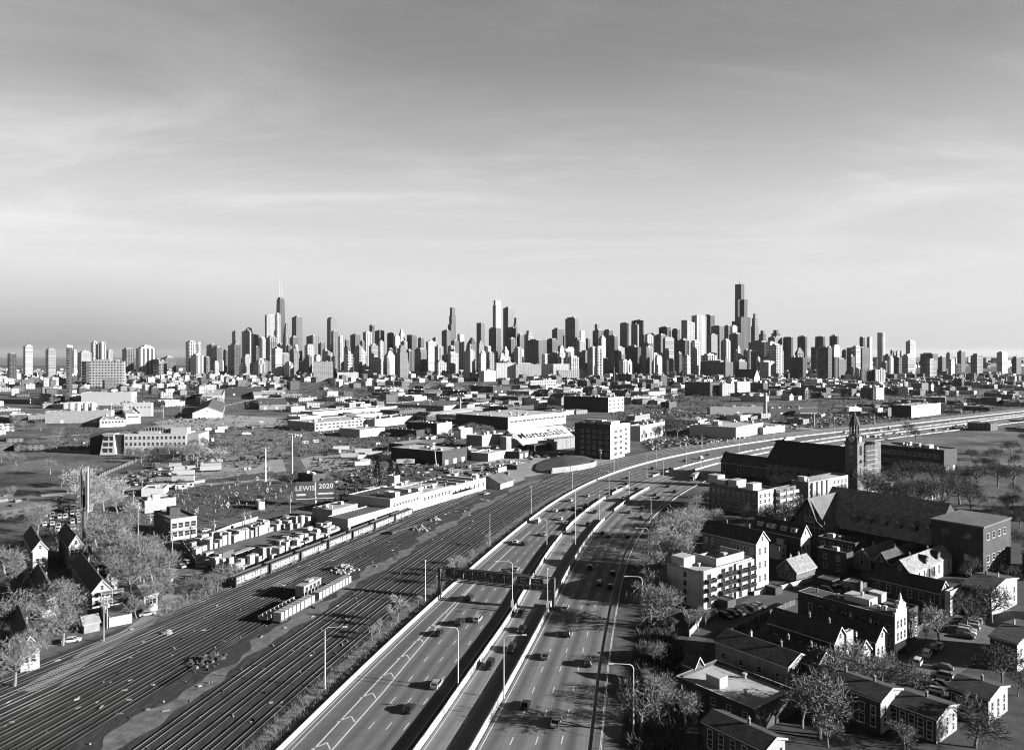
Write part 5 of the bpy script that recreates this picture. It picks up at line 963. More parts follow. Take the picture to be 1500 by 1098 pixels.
gable('long black-roofed row house with white-framed windows and a white front gable at the right edge', 1277, 1376, 1390, 898, 868, 851, 'e', BRICKD, SHING, WHITE, RW, chim=0, wins=(('e', 6, (.62,), 1.1, 2.2), ('s', 2, (.5,), 1, 1.8)), mx=60)
block('brick_flats', 'pale sunlit flats at the right edge beyond the black-roofed row house', 'house', 1384, 1392, 1425, 902, 866, WHITE, TAR, GRID, .5, 1, RW, wins=(('s', 3, 3, 1, 1.7),), mx=30)
# row house with the ornate stepped gable
o, C, ls, le, h = block('row_house', 'three-storey brick row house with an ornate white stepped gable front', 'house', 1169, 1310, 1327, 963, 903, BRICKD, TAR, GRID, .06, 2, RW, mx=80, ukinds=(1, 1, 3), cap=TRIM)
mb = MB(); mb.box(-.05, -.25, 3.6, ls+.05, -.003, h+.2); tiers = ((1.0, 1.0), (.8, 1.9), (.56, 2.8), (.34, 3.7), (.14, 4.6))
for w_, z in tiers: mb.box(ls/2-ls*w_/2, -.25, h+.2 if w_ == 1 else h+z-.9, ls/2+ls*w_/2, .3, h+z)
mb.cyl(ls/2, 0, h+4.6, h+5.6, .35, .1, 8); f = mb.build('front_gable', TRIM, o); MB().box(.3, -.2, .2, ls-.3, -.003, 3.5).build('shop_front', GLASS, o)
for j in range(2):
    for u in (.2, .5, .8): w = window(o, 's', ls*u, 5.2+j*3.1, .85, 2.0); w.location.y = -.255
for i, u in enumerate((.06, .17, .3, .42, .5, .62, .74, .86)):
    for j in (0, 1): window(o, 'e', le*u, 4.9+j*3.2-1.2, 1, 2.0)
for k, u in enumerate((.28, .62, .85)): MB().box(-.18, -.18, 0, .18, .18, 1.9).build('chimney', TRIM if k == 1 else BRICK, o, (ls*.5, le*u, h-.6))
b = MB().box(0, 0, 0, 4.5, 7, 2.2).build('roof_house', WHITE, o, (ls*.5, le*.3, h-.6)); ob('roof_unit', unitmesh(1), b, (2, 3, 2.2))
block('row_house', 'shaded brick row house with a grey roof just right of the ornate stepped gable', 'house', 1262, 1331, 1345, 938, 893, BRICKD, MIDR, GRID, .5, 2, RW, mx=60, wins=(('s', 2, 3, 1, 1.8),))
gable('black-roofed row house with a small white gable left of the ornate stepped gable', 1186, 1282.5, 1301, 969, 939, 918, 'e', BRICKD, SHING, WHITE, RW, chim=3, wins=(('s', 3, (.45,), .8, 1.7), ('e', 6, (.5,), .9, 1.6)), mx=60)
gable('little white gabled house behind the street trees, left of the small white gable', 1225, 1258, 1275, 985, 957, 937, 'e', BRICKD, SHING, WHITE, RW, chim=1, wins=(('s', 2, (.5,), .8, 1.6),), mx=40)
gable('black-roofed row house with a pale parapet gable half hidden by street trees', 1126, 1222, 1240, 992, 940, 918, 'e', BRICKD, SHING, CREAM, RW, chim=3, wins=(('s', 2, (.45, .75), .8, 1.7), ('e', 5, (.6,), .9, 1.6)), mx=60)
block('porch_bay', 'narrow pale bay with a peaked cap between two row house gables', 'house', 1236, 1240, 1250, 985, 926, CREAM, SHING, GRID, .2, 0, RW, mx=9)
gable('row house with a black roof and a windowed pale gable at the bottom edge', 1085, 1196, 1219, 1022, 975, 955, 'e', BRICKD, SHING, CREAM, RW, chim=3, wins=(('s', 3, (.4, .72), .9, 1.7), ('e', 5, (.6,), .9, 1.6)), mx=60)
gable('long black-roofed house with a grey clapboard side wall at the bottom edge', 1048, 1154, 1187, 1024, 976, 957, 'e', SIDEG, SHING, CREAM, RW, chim=2, wins=(('s', 5, (.5, .8), .7, 1.9), ('e', 4, (.6,), 1.1, 1.3)), mx=60)
block('flat_roof_house', 'flat-roofed house with pale parapets and a light grey roof at the bottom edge', 'house', 990, 1105, 1165, 1076, 1038, BRICKD, PALER, GRID, .8, 4, RW, mx=60, cap=WHITE, wins=(('e', 5, 2, 1, 1.6),))
gable('dark little gabled shed left of the flat pale-parapet roof', 1002, 1018, 1029, 1012, 976, 962, 'e', DARKW, SHING, None, RW, chim=0, mx=20)
for k, (xl, xc, xr, yb, ye, yr, lb) in enumerate(((1190, 1290, 1320, 1075, 1026, 1008, 'black-roofed house below the street trees, just under the bottom edge'), (1450, 1490, 1530, 985, 942, 924, 'brick gabled house past the right edge above the parked cars'), (1410, 1452, 1490, 905, 865, 848, 'grey gabled house past the right edge by the pale flats'))): gable(lb, xl, xc, xr, yb, ye, yr, 'e', BRICKD, SHING, CREAM, RW, chim=2, wins=(('s', 3, (.3, .62), .9, 1.7), ('e', 6, (.3, .65), 1, 1.7)), mx=36)
# convent with the great tiled roof: long ridge running towards the view, low dormers, half-timbered cross gable, flat end block
s, e = axes(GRID); C = Vector(g(1366, 831)); Lr = 46; wd = 30; h, hr = 9.5, 21.5
FOOT.append((*(C+e*Lr/2+s*wd/2), 26))
o = thing('convent', 'large building with a great tiled roof, six small dormers and a half-timbered cross gable', 'building', (C.x, C.y, 0), R(GRID))
mb = MB(); mb.poly([(0, 0, 0), (wd, 0, 0), (wd, 0, h), (wd/2, 0, hr), (0, 0, h)]); mb.poly([(0, Lr, 0), (0, 0, 0), (0, 0, h), (0, Lr, h)]); mb.poly([(wd, Lr, 0), (0, Lr, 0), (0, Lr, h), (wd/2, Lr, hr), (wd, Lr, h)]); mb.poly([(wd, 0, 0), (wd, Lr, 0), (wd, Lr, h), (wd, 0, h)]); mb.build('wall', BRICKD, o)
mb = MB(); k = (hr-h)/(wd/2)
prof = [(-2.2, h-1.0), (0, h+.2), (3.5, h+.2+3.3*k*.85), (wd/2, hr+.2), (wd+1.5, h-.6)]
mb.loft([[(x, -.2, z) for x, z in prof], [(x, Lr+.5, z) for x, z in prof]], cap=False, close=False); mb.build('roof', TILE, o)
for i in range(6):
    y = 2.5+i*5.6; x = 3.6; z = h+x*k*.86-.2
    dm = MB().box(-1.2, -1.15, -.4, 3.2, 1.15, 1.6).build('dormer', DARKW, o, (x, y, z)); MB().loft([[(-1.9, -1.5, 1.3), (-1.9, 1.5, 1.3), (-1.4, 0, 2.9)], [(4.5, -1.5, 2.2), (4.5, 1.5, 2.2), (4.9, 0, 3.4)]]).build('roof', TILE, dm); ob('window', winmesh(1.5, 1.0, .08), dm, (-1.21, 0, .75), R(-90))
cg = (hr-h)*.86; y0, y1 = Lr-11, Lr+5; mb = MB(); mb.poly([(-9, y1, 0), (-9, y0, 0), (-9, y0, h-1), (-9, (y0+y1)/2, h+cg), (-9, y1, h-1)]); mb.poly([(-9, y0, 0), (0, y0, 0), (0, y0, h), (-9, y0, h-1)]); mb.build('cross_gable', DARKW, o)
mb = MB(); mb.loft([[(-10.5, y0-1.8, h-2.4), (-10.5, (y0+y1)/2-4, h+1.8), (-10.5, (y0+y1)/2, h+cg+.2)], [(wd/2-6, y0-1.8+3, h-1.4), (wd/2-4, (y0+y1)/2-4, h+2.4), (wd/2-2, (y0+y1)/2, h+cg+.2)]], cap=False, close=False); mb.loft([[(-10.5, y1+1.8, h-2.4), (-10.5, (y0+y1)/2, h+cg+.2)], [(wd/2, y1+1.8, h-2.4), (wd/2, (y0+y1)/2, h+cg+.2)]], cap=False, close=False); mb.build('cross_roof', MIDR, o)
mb = MB()
for i in range(7): mb.box(-9.12, y0+1.5+i*2.1, 2, -9.003, y0+1.65+i*2.1, min(h+cg-1, h+cg-abs(y0+1.5+i*2.1-(y0+y1)/2)*1.25))
mb.box(-9.12, y0+.5, h-1.2, -9.003, y1-.5, h-.9); mb.build('timbering', CONC, o)
ob('window', winmesh(3.2, 1.8, .15), o, (-9.14, (y0+y1)/2, h+2), R(-90))
MB().box(-1, -17, 0, wd-6, -.003, hr-4).build('end_block', BRICKD, o); MB().box(-1.3, -17.3, hr-4, wd-5.7, .3, hr-3.4).build('cornice', MIDR, o)
for u in (-5, -12):
    for zz in (3, 6.4, hr-7.4): ob('window', winmesh(2.4, 2.0, .15, dark=True), o, (-1.005, u, zz), R(-90))
for u in (3, 8, 13, 18):
    for zz in (3, 6.4, hr-7.4): ob('window', winmesh(2.2, 2.0, .15), o, (u, -17.005, zz))
for yy, zz in ((Lr*.3, hr), (Lr*.8, hr)): pass
# black church with the clock tower
C = Vector(g(1256, 722)); an = GRID; o = thing('church', 'big black-roofed church with a pale clock tower crowned by an open lantern', 'church', (C.x, C.y, 0), R(an)); FOOT.append((*(C+e*28+s*13), 30))
tw = 7.2; th = zat(648, C.y); LTW = mat('church_brick', .085, .25, .7)
t = MB().box(0, 0, 0, tw, tw, th).box(-.3, -.3, th*.56, tw+.3, tw+.3, th*.58).box(-.4, -.4, th-.8, tw+.4, tw+.4, th).build('tower', LTW, o)
for x in (0, tw): MB().box(-.5, -.5, 0, .5, .5, th*.66).build('buttress', LTW, o, (x, -.0, 0)) if False else None
def archwin(w, hh, n=8): p = [(-w/2, 0), (w/2, 0)]+[(w/2*math.cos(math.pi*i/n), hh-w/2+w/2*math.sin(math.pi*i/n)) for i in range(n+1)]; m = MB(); m.poly([(x, -.06, z) for x, z in p]); return m.mesh('arched_window', GLASS)
AW = archwin(2.6, 5.5); AS = archwin(1.1, 5.5); AN = archwin(2.2, 4)
for face, rz in (('e', R(-90)), ('s', 0)):
    q = lambda z: (-.01, tw/2, z) if face == 'e' else (tw/2, -.01, z)
    ob('arched_window', AW, t, q(th*.74), rz); ob('arched_window', AS, t, q(th*.3), rz)
    m = MB(); m.lathe(0, 0, [(0, 1.55), (.12, 1.55)], 20); ow_ = m.build('round_window', GLASS, t, q(th*.60)); ow_.rotation_euler = (R(90), 0, rz)
MB().loft([[(.2, .2, 0), (tw-.2, .2, 0), (tw-.2, tw-.2, 0), (.2, tw-.2, 0)], [(1.2, 1.2, 3.2), (tw-1.2, 1.2, 3.2), (tw-1.2, tw-1.2, 3.2), (1.2, tw-1.2, 3.2)]]).build('clock_stage', DARKW, o, (0, 0, th))
for rz, p in ((R(-90), (.35, tw/2, th+1.6)), (0, (tw/2, .35, th+1.6))):
    ck = MB().lathe(0, 0, [(0, 1.7), (.35, 1.7)], 20).build('clock_face', TRIM, o, p); ck.rotation_euler = (R(90), 0, rz)
    hd_ = MB().box(-.07, -.07, .36, .07, 1.15, .42).box(-.07, -.07, .36, .8, .07, .42).build('clock_hand', BLACK, ck)
z0 = th+3.2; zt_ = zat(603, C.y+3); lan = MB(); r_ = 2.3
lan.lathe(tw/2, tw/2, [(0, r_+.3), (.8, r_+.2), (.9, r_)], 8)
for i in range(8): a = 2*math.pi*i/8; lan.cyl(tw/2+r_*math.cos(a), tw/2+r_*math.sin(a), .8, (zt_-z0)*.45, .45, .45, 6)
lan.lathe(tw/2, tw/2, [((zt_-z0)*.45, r_+.5), ((zt_-z0)*.5, r_+.5), ((zt_-z0)*.62, r_+.15), ((zt_-z0)*.8, r_*.6), ((zt_-z0)*.84, .7), ((zt_-z0)*.9, .75), ((zt_-z0)*.97, .3), (zt_-z0, .1)], 8); lan.build('lantern', DARKW, o, (0, 0, z0))
for dx, dy in ((.5, .5), (tw-.5, .5), (.5, tw-.5), (tw-.5, tw-.5)): MB().lathe(0, 0, [(0, .5), (2.2, .4), (3.2, .05)], 6).build('pinnacle', LTW, o, (dx, dy, th))
nw, y0, y1 = 26, 5, 58; he, hr = 11, zat(655, C.y+16)
mb = MB(); mb.poly([(0, y0, 0), (nw, y0, 0), (nw, y0, he), (nw/2, y0, hr), (0, y0, he)]); mb.poly([(0, y1, 0), (0, y0, 0), (0, y0, he), (0, y1, he)]); mb.poly([(nw, y0, 0), (nw, y1, 0), (nw, y1, he), (nw, y0, he)]); mb.poly([(nw, y1, 0), (0, y1, 0), (0, y1, he), (nw/2, y1, hr), (nw, y1, he)]); mb.build('nave_wall', BRICK, o)
mb = MB(); prof = [(-.8, he-.6), (nw/2, hr+.25), (nw+.8, he-.6)]; mb.loft([[(x, y0-.3, z) for x, z in prof], [(x, y1+.6, z) for x, z in prof]], cap=False, close=False); mb.build('roof', mat('slate_roof', .022, .3, .5, .7), o)
for i in range(8): ob('arched_window', AN, o, (-.01, y0+6+i*6.2, 3.5), R(-90))
MB().box(tw, 1.2, 0, nw-5, y0+.0, he+3).build('front_wall', LTW, o); MB().box(nw-6.5, 0, 0, nw+.5, 7, th*.96).build('second_tower', LTW, o)
mb = MB()                                            # scaffold over the church front
for i in range(8):
    x = tw+.6+i*(nw-7-tw)/7
    for y in (-.4, -1.6): mb.box(x-.06, y-.06, 0, x+.06, y+.06, th*.93)
for k in range(9): mb.box(tw+.5, -1.7, 2.2+k*2.6, nw-6.4, -.4, 2.3+k*2.6)
sc = mb.build('scaffold', METAL, o); MB().box(nw-6.6, -.3, 2, nw+.6, -.2, th*.95).build('scaffold_net', mat('scaffold_netting', .075, .8, .35), sc)
gable('dark church hall with a pale roof edge, left of the black church roof', 1056, 1135, 1146, 704, 686, 672, 'e', DARKW, TAR, None, None, chim=0, name='church_hall', cat='building', mx=70, wins=(('e', 4, (.5,), 2, 4),))
for i, (xl, xc, xr, yb, ye, yr, lb, w) in enumerate(((1184, 1212, 1222, 702, 690, 676, 'far chapel roof right of', DARKW),)): pass
# brick apartment ranges before the church
o, C, ls, le, h = block('brick_flats', 'four-storey brick apartment range with paired windows and a pale sunlit end, before the church', 'building', 1039, 1110, 1137, 757, 719, BRICK, GRAVELR, GRID, .8, 3, RW, mx=70, cap=CONC)
MB().box(0, -.1, 0, ls, -.003, h-.02).build('side_wall', CREAM, o)
for j in range(4):
    for i in range(9): window(o, 'e', le*(.07+.105*i), h*(.12+.22*j), 1.1, 1.8)
    for i in range(4): w = window(o, 's', ls*(.14+.24*i), h*(.12+.22*j), 1.2, 1.7); w.location.y = -.105
for x_, y_, a, b_, c_ in ((2, 4, 7, 4, 3.4), (3, 14, 8, 5, 3.6), (4, 26, 6, 6, 4.5), (2, le-8, 6, 5, 3)): MB().box(0, 0, 0, a, b_, c_).build('stair_house', WHITE, o, (x_, y_, h-.8))
o, C, ls, le, h = block('brick_flats', 'stepped apartment range with big white balconies, right of the paired-window range', 'building', 1128, 1137, 1166, 752, 716, BRICK, GRAVELR, GRID, .8, 2, RW, mx=50)
for i in range(3):
    for j in range(3): MB().box(0, -1.8, 0, 5, -.003, 1.4).build('balcony', WHITE, o, (ls*(.03+.34*i), 0, h*(.2+.27*j))); window(o, 's', ls*(.1+.34*i), h*(.36+.25*j), 2.4, 1.6, dark=True, sill=False)
o, C, ls, le, h = block('brick_flats', 'pale-fronted apartment range with tall bays just left of the clock tower', 'building', 1159, 1184, 1242, 744, 706, BRICK, PALER, GRID, .8, 5, RW, mx=60, cap=CONC)
MB().box(0, -.1, 0, ls, -.003, h-.02).build('side_wall', CREAM, o)
for i in range(4): MB().box(0, -1.1, 0, ls*.08, -.101, h-.5).build('bay', CREAM, o, (ls*(.06+.12*i), 0, 0))
for j in range(4):
    for i in range(10): w = window(o, 's', ls*(.04+.1*i), h*(.14+.22*j), 1.0, 1.7); w.location.y = -.105 if not (i < 5 and i % 1 == 9) else -1.1
gable('low house with lit shingle roof squeezed between the apartment ranges and the church', 1128, 1142, 1172, 716, 705, 697, 's', BRICK, SHINGL, None, RW, chim=1, mx=30)
block('garage', 'low flat garage with white front in the church garden', 'garage', 1268, 1276, 1292, 733, 722, WHITE, PALER, GRID, .3, 0, mx=20)
x, y = g(1302, 737); o = tag(MB().box(-1.6, -1.6, 0, 1.6, 1.6, zat(707, y)).box(-1.9, -1.9, zat(707, y), 1.9, 1.9, zat(707, y)+.5).build('chimney_stack', CONC, None, (x, y, 0), R(GRID)), 'square pale chimney rising from the church garden beside the great tiled roof', 'chimney')
MB().box(-6, -3, 0, 6, 3, 4.2).build('boiler_house', WHITE, o, (2, -1, 0))
# garden fence right of the chimney
A0, A1 = Vector(g(1330, 744)), Vector(g(1392, 722)); dv = A1-A0; o = thing('park_fence', 'long pale railing with square posts along the park at the right', 'fence', (A0.x, A0.y, 0), math.atan2(dv.y, dv.x))
for i in range(14): MB().box(-.35, -.35, 0, .35, .35, 2.6).build('post', TRIM, o, (dv.length*i/13, 0, 0))
mb = MB(); mb.box(0, -.05, .4, dv.length, .05, .55).box(0, -.05, 1.9, dv.length, .05, 2.05).build('rail', CONC, o)

# ------------------------------------------------------------------ houses and yard on the left
LW = 'houses left of the railway'
gable('long dark-roofed white clapboard house with a rear deck near the garage', 60, 135, 164, 896, 867, 849, 'e', SIDEG, SHING, SIDING, LW, chim=2, wins=(('s', 3, (.42, .8), .9, 1.6),), mx=40)
gable('white clapboard house with a stained gable behind the long dark-roofed one', 95, 151, 171, 872, 852, 836, 'e', SIDEG, SHING, SIDING, LW, chim=1, wins=(('s', 2, (.5,), .9, 1.5),), mx=40)
gable('white two-storey house with outside stairs at the left edge', 78, 101, 122, 836, 800, 784, 'e', SIDEG, SHING, SIDING, LW, chim=1, wins=(('s', 3, (.28, .75), .9, 1.7),), mx=26)
gable('weathered pale house half hidden by branches above the tracks', 195, 211, 231, 897, 872, 858, 's', SIDING, SHINGL, SIDING, LW, chim=1, wins=(('s', 3, (.6,), .9, 1.5), ('e', 1, (.5,), .9, 1.4)), mx=22)
block('garage', 'white flat garage with a grey roof beside the alley and a utility pole', 'garage', 148, 160, 193.5, 918.5, 904.5, WHITE, MIDR, GRID, .25, 0, LW, mx=16)
gable('small garage with a pale hipped roof and dark doors left of the white garage', 116, 123, 146, 928, 916, 905, 's', GREYW, PALER, None, LW, chim=0, mx=14, trim=False)
gable('dark-roofed clapboard house beyond the left edge', 5, 62, 84, 905, 876, 858, 'e', SIDEG, SHING, SIDING, LW, chim=1, wins=(('s', 2, (.5,), .9, 1.5),), mx=30)
gable('white gabled house beyond the left edge above the alley', 10, 48, 70, 838, 806, 792, 'e', SIDEG, SHING, SIDING, LW, chim=1, wins=(('s', 2, (.5,), .9, 1.5),), mx=30)
gable('grey house among trees in the lower left corner beyond the edge', 0, 30, 58, 985, 950, 932, 'e', SIDEG, SHING, SIDING, LW, chim=1, wins=(('s', 2, (.5,), .9, 1.5),), mx=30)
# rear deck
x, y = g(150, 893); o = thing('wooden_deck', 'two-storey wooden rear deck against the long dark-roofed house', 'deck', (x, y-1.5, 0), R(GRID))
for z in (2.8, 5.6): MB().box(0, -2.5, z, 6, .3, z+.15).build('floor', WOODG, o)
for xx in (.1, 3, 5.9): MB().box(xx-.1, -2.45, 0, xx+.1, -2.25, 6.7).build('post', WOODG, o)
for z in (3.8, 6.6): MB().box(0, -2.5, z, 6, -2.42, z+.1).build('rail', WOODG, o)
# ------------------------------------------------------------------ paved lots, roads and open land (thin sheets)
LOTS = [('lumber_yard_paving', [(262, 800), (300, 775), (480, 738), (500, 765), (480, 790), (345, 846), (318, 850), (270, 815)], mat('lumber_yard_paving', .075, .4, .15, .95, 7, coord='World')), ('trailer_lot_paving', [(190, 700), (225, 686), (330, 672), (412, 668), (420, 690), (330, 700), (240, 708)], LOT), ('dirt_lot', [(440, 672), (520, 655), (640, 668), (600, 684), (500, 690), (450, 690)], LOT), ('car_park_paving', [(225, 618), (300, 606), (420, 612), (400, 625), (250, 632)], LOT),
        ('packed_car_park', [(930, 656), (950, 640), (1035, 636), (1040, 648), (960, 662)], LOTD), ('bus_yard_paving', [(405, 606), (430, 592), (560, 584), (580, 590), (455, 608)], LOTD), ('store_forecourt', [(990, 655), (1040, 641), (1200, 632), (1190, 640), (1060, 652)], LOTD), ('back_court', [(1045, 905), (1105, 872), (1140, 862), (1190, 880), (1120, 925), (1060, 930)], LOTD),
        ('housing_yards', [(905, 1110), (935, 900), (960, 800), (1010, 745), (1060, 700), (1300, 690), (1700, 680), (2100, 720), (2100, 1110)], mat('shaded_yard_soil', .022, .7, .25, .95, 8, coord='World')), ('park_lawn', [(1268, 735), (1290, 700), (1420, 700), (1520, 715), (1520, 760), (1400, 748)], mat('park_lawn', .045, .4, .2, .95, coord='World')),  # yard soil colour darkened to carry the shade between the houses
        ('street_right', [(1300, 1000), (1345, 950), (1400, 915), (1470, 890), (1520, 900), (1400, 990), (1330, 1060)], mat('side_street', .07, .3, .2, .9, coord='World')), ('vacant_land', [(285, 668), (320, 632), (440, 622), (500, 640), (470, 655), (330, 670)], WEED), ('trackside_bank', [(40, 1035), (97, 996), (215, 926), (262, 878), (300, 860), (346, 852), (345, 866), (245, 920), (97, 1004), (60, 1040)], WEED), ('salt_yard', [(640, 690), (700, 672), (760, 668), (880, 668), (905, 676), (760, 700), (690, 705)], LOT),
        ('left_gardens', [(60, 900), (97, 760), (180, 720), (250, 800), (270, 840), (200, 900), (100, 950), (60, 960)], mat('dry_garden_soil', .07, .5, .2, .95, 8, coord='World')), ('nursery_soil', [(225, 742), (235, 712), (400, 690), (440, 730), (330, 758), (290, 770)], mat('nursery_soil', .05, .6, .4, .95, coord='World')), ('crossing_paving', [(215, 800), (243, 793), (300, 788), (262, 800), (275, 822), (255, 838), (228, 815)], LOT), ('track_side_apron', [(640, 716), (700, 700), (760, 694), (770, 702), (700, 726), (650, 735)], LOT)]
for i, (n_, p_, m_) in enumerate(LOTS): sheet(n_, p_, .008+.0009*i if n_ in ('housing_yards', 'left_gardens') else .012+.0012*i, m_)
for n_, p_, w_, m_ in (('road', [(255, 806), (330, 776), (400, 752), (470, 733), (560, 712), (640, 690), (700, 674), (745, 664)], 11, LOTD), ('road', [(268, 812), (235, 780), (205, 752), (180, 730), (150, 712), (110, 690)], 10, LOTD), ('road', [(60, 726), (160, 717), (260, 712), (400, 702), (430, 700)], 9, LOT), ('alley', [(40, 1012), (97, 980), (150, 946), (200, 921), (236, 893), (262, 864), (280, 840)], 6, LOT), ('road', [(60, 640), (200, 632), (330, 628), (450, 618), (560, 606), (740, 590)], 10, LOT), ('road', [(600, 700), (660, 640), (700, 610), (730, 585), (742, 572)], 12, LOTD),
                       ('road', [(1000, 1120), (1012, 960), (1022, 930), (1070, 905), (1130, 880), (1200, 868)], 5, LOTD), ('road', [(990, 600), (1060, 612), (1160, 625), (1200, 630)], 10, LOT), ('road', [(300, 600), (420, 575), (520, 566), (700, 562), (900, 560), (1100, 566), (1300, 577), (1480, 590)], 14, LOT)): road_px(n_, p_, w_, .03+.0011*(len(n_)+w_+len(p_)), m_)
for k, p_ in enumerate(([(300, 664), (340, 655), (400, 652), (455, 645)], [(290, 640), (350, 646), (420, 638)], [(340, 676), (430, 660), (520, 652), (600, 648)], [(250, 700), (330, 690), (420, 678)], [(560, 690), (600, 660), (640, 640)])): road_px('dirt_path', p_, 4.5, .034+.0013*k, mat('pale_path', .17, .4, .2, .95, coord='World'))
rm, nt, b_ = newmat('river_water'); b_.inputs['Base Color'].default_value = (.02, .02, .02, 1); b_.inputs['Roughness'].default_value = .12
sheet('river', [(985, 600), (998, 583), (1010, 578), (1000, 574), (960, 571), (960, 574), (988, 578), (984, 586), (960, 610)], .05, rm)

# ------------------------------------------------------------------ trees
def treemesh(seed, kind):
    r = random.Random(seed); tr = MB(); cv, cf = [], []
    def sliver(p, d, L, w):
        u = d.cross(Vector((r.uniform(-1, 1), r.uniform(-1, 1), r.uniform(-1, 1))))
        if u.length < 1e-3: return
        u = u.normalized()*w; n = len(cv); q = p+d*L; m = p+d*L*.5+Vector((0, 0, -.04*L))
        cv.extend([tuple(p-u), tuple(p+u), tuple(m+u*.7), tuple(q), tuple(m-u*.7)]); cf.append((n, n+1, n+2, n+3, n+4))
    if kind == 'evergreen':
        tr.tube([(0, 0, 0), (0, 0, .98)], [.03, .005], 6)
        for i in range(1500):
            z = r.random()**.8; rad = (1-z)*.24*(.7+.3*math.sin(z*40)); a = r.uniform(0, 6.28); k = r.uniform(.5, 1)
            sliver(Vector((rad*k*math.cos(a), rad*k*math.sin(a), .06+z*.92)), Vector((math.cos(a), math.sin(a), -.25)).normalized(), r.uniform(.04, .08), .014)
        return tr, cv, cf
    up, spread = {'elm': (.35, .85), 'upright': (.8, .5), 'round': (.45, .75)}[kind]
    def grow(p, d, L, rad, lev):
        n = 3; pts = [p]
        for i in range(n):
            d = (d+Vector((r.gauss(0, .10), r.gauss(0, .10), r.gauss(.03, .06)))).normalized(); pts.append(pts[-1]+d*L/n)
        if lev <= 2: tr.tube(pts, [rad*(1-.45*i/n) for i in range(n+1)], 5 if lev else 7)
        else:
            for a, b in zip(pts, pts[1:]): sliver(a, (b-a).normalized(), (b-a).length*1.15, max(.0050, rad*.9))
        if lev == 4:
            for k in range(2): q = pts[r.randint(1, n)]; dd = (d+Vector((r.gauss(0, .5), r.gauss(0, .5), r.gauss(.1, .4)))).normalized(); sliver(q, dd, L*r.uniform(.5, 1.1), .0046)
            return
        nb = (6, 5, 4, 3)[lev]
        for k in range(nb):
            t = r.uniform(.45, 1) if lev else r.uniform(.55, 1); q = pts[min(n, int(t*n+.5))]
            a = 2*math.pi*(k+r.random()*.6)/nb; u = d.orthogonal().normalized(); v = d.cross(u)
            s = spread*r.uniform(.6, 1.1); dd = (d*(1-.45*s)+(u*math.cos(a)+v*math.sin(a))*s+Vector((0, 0, up*.35))).normalized()
            grow(q, dd, L*r.uniform(.55, .8), rad*.55, lev+1)
    grow(Vector((0, 0, 0)), Vector((r.gauss(0, .04), r.gauss(0, .04), 1)).normalized(), .34, .022, 0)
    return tr, cv, cf
TREES = {}
def rawmesh(name, v, f, m): me = bpy.data.meshes.new(name); me.from_pydata(v, [], f); me.materials.append(m); me.update(); return me
for nm, kd, seeds, tw in (('pale', 'round', (3, 8, 21), TWIGL), ('mid', 'elm', (5, 13, 34), TWIG), ('dark', 'elm', (6, 14, 40), TWIGD), ('tall', 'upright', (9, 27), TWIGL), ('evergreen', 'evergreen', (2,), NEEDLE)):
    L = []
    for sd_ in seeds:
        tr, cv, cf = treemesh(sd_, kd); top = max(v[2] for v in cv); L.append((tr.mesh('trunk', BARK), rawmesh('crown', cv, cf, tw), top))
    TREES[nm] = L
TN = [0]
def tree(px, yb, yt, kind, label, group='bare trees', auto=True, xy=None, hh=None):
    if xy: x, y, h = xy[0], xy[1], hh
    else: x, y = g(px, yb); h = max(2.5, zat(yt, y))
    tm, cm, top = rng.choice(TREES[kind]); s = h/top; w_ = s*rng.uniform(.9, 1.25)
    o = thing('evergreen_tree' if kind == 'evergreen' else ('shrub' if h < 7 else 'bare_tree'), label, 'tree' if h >= 7 else 'shrub', (x, y, 0), rng.uniform(0, 6.28), group, auto); o.scale = (w_, w_, s)  # low ones are small bare trees, built from the same meshes
    ob('trunk', tm, o); ob('crown', cm, o); TN[0] += 1; return o
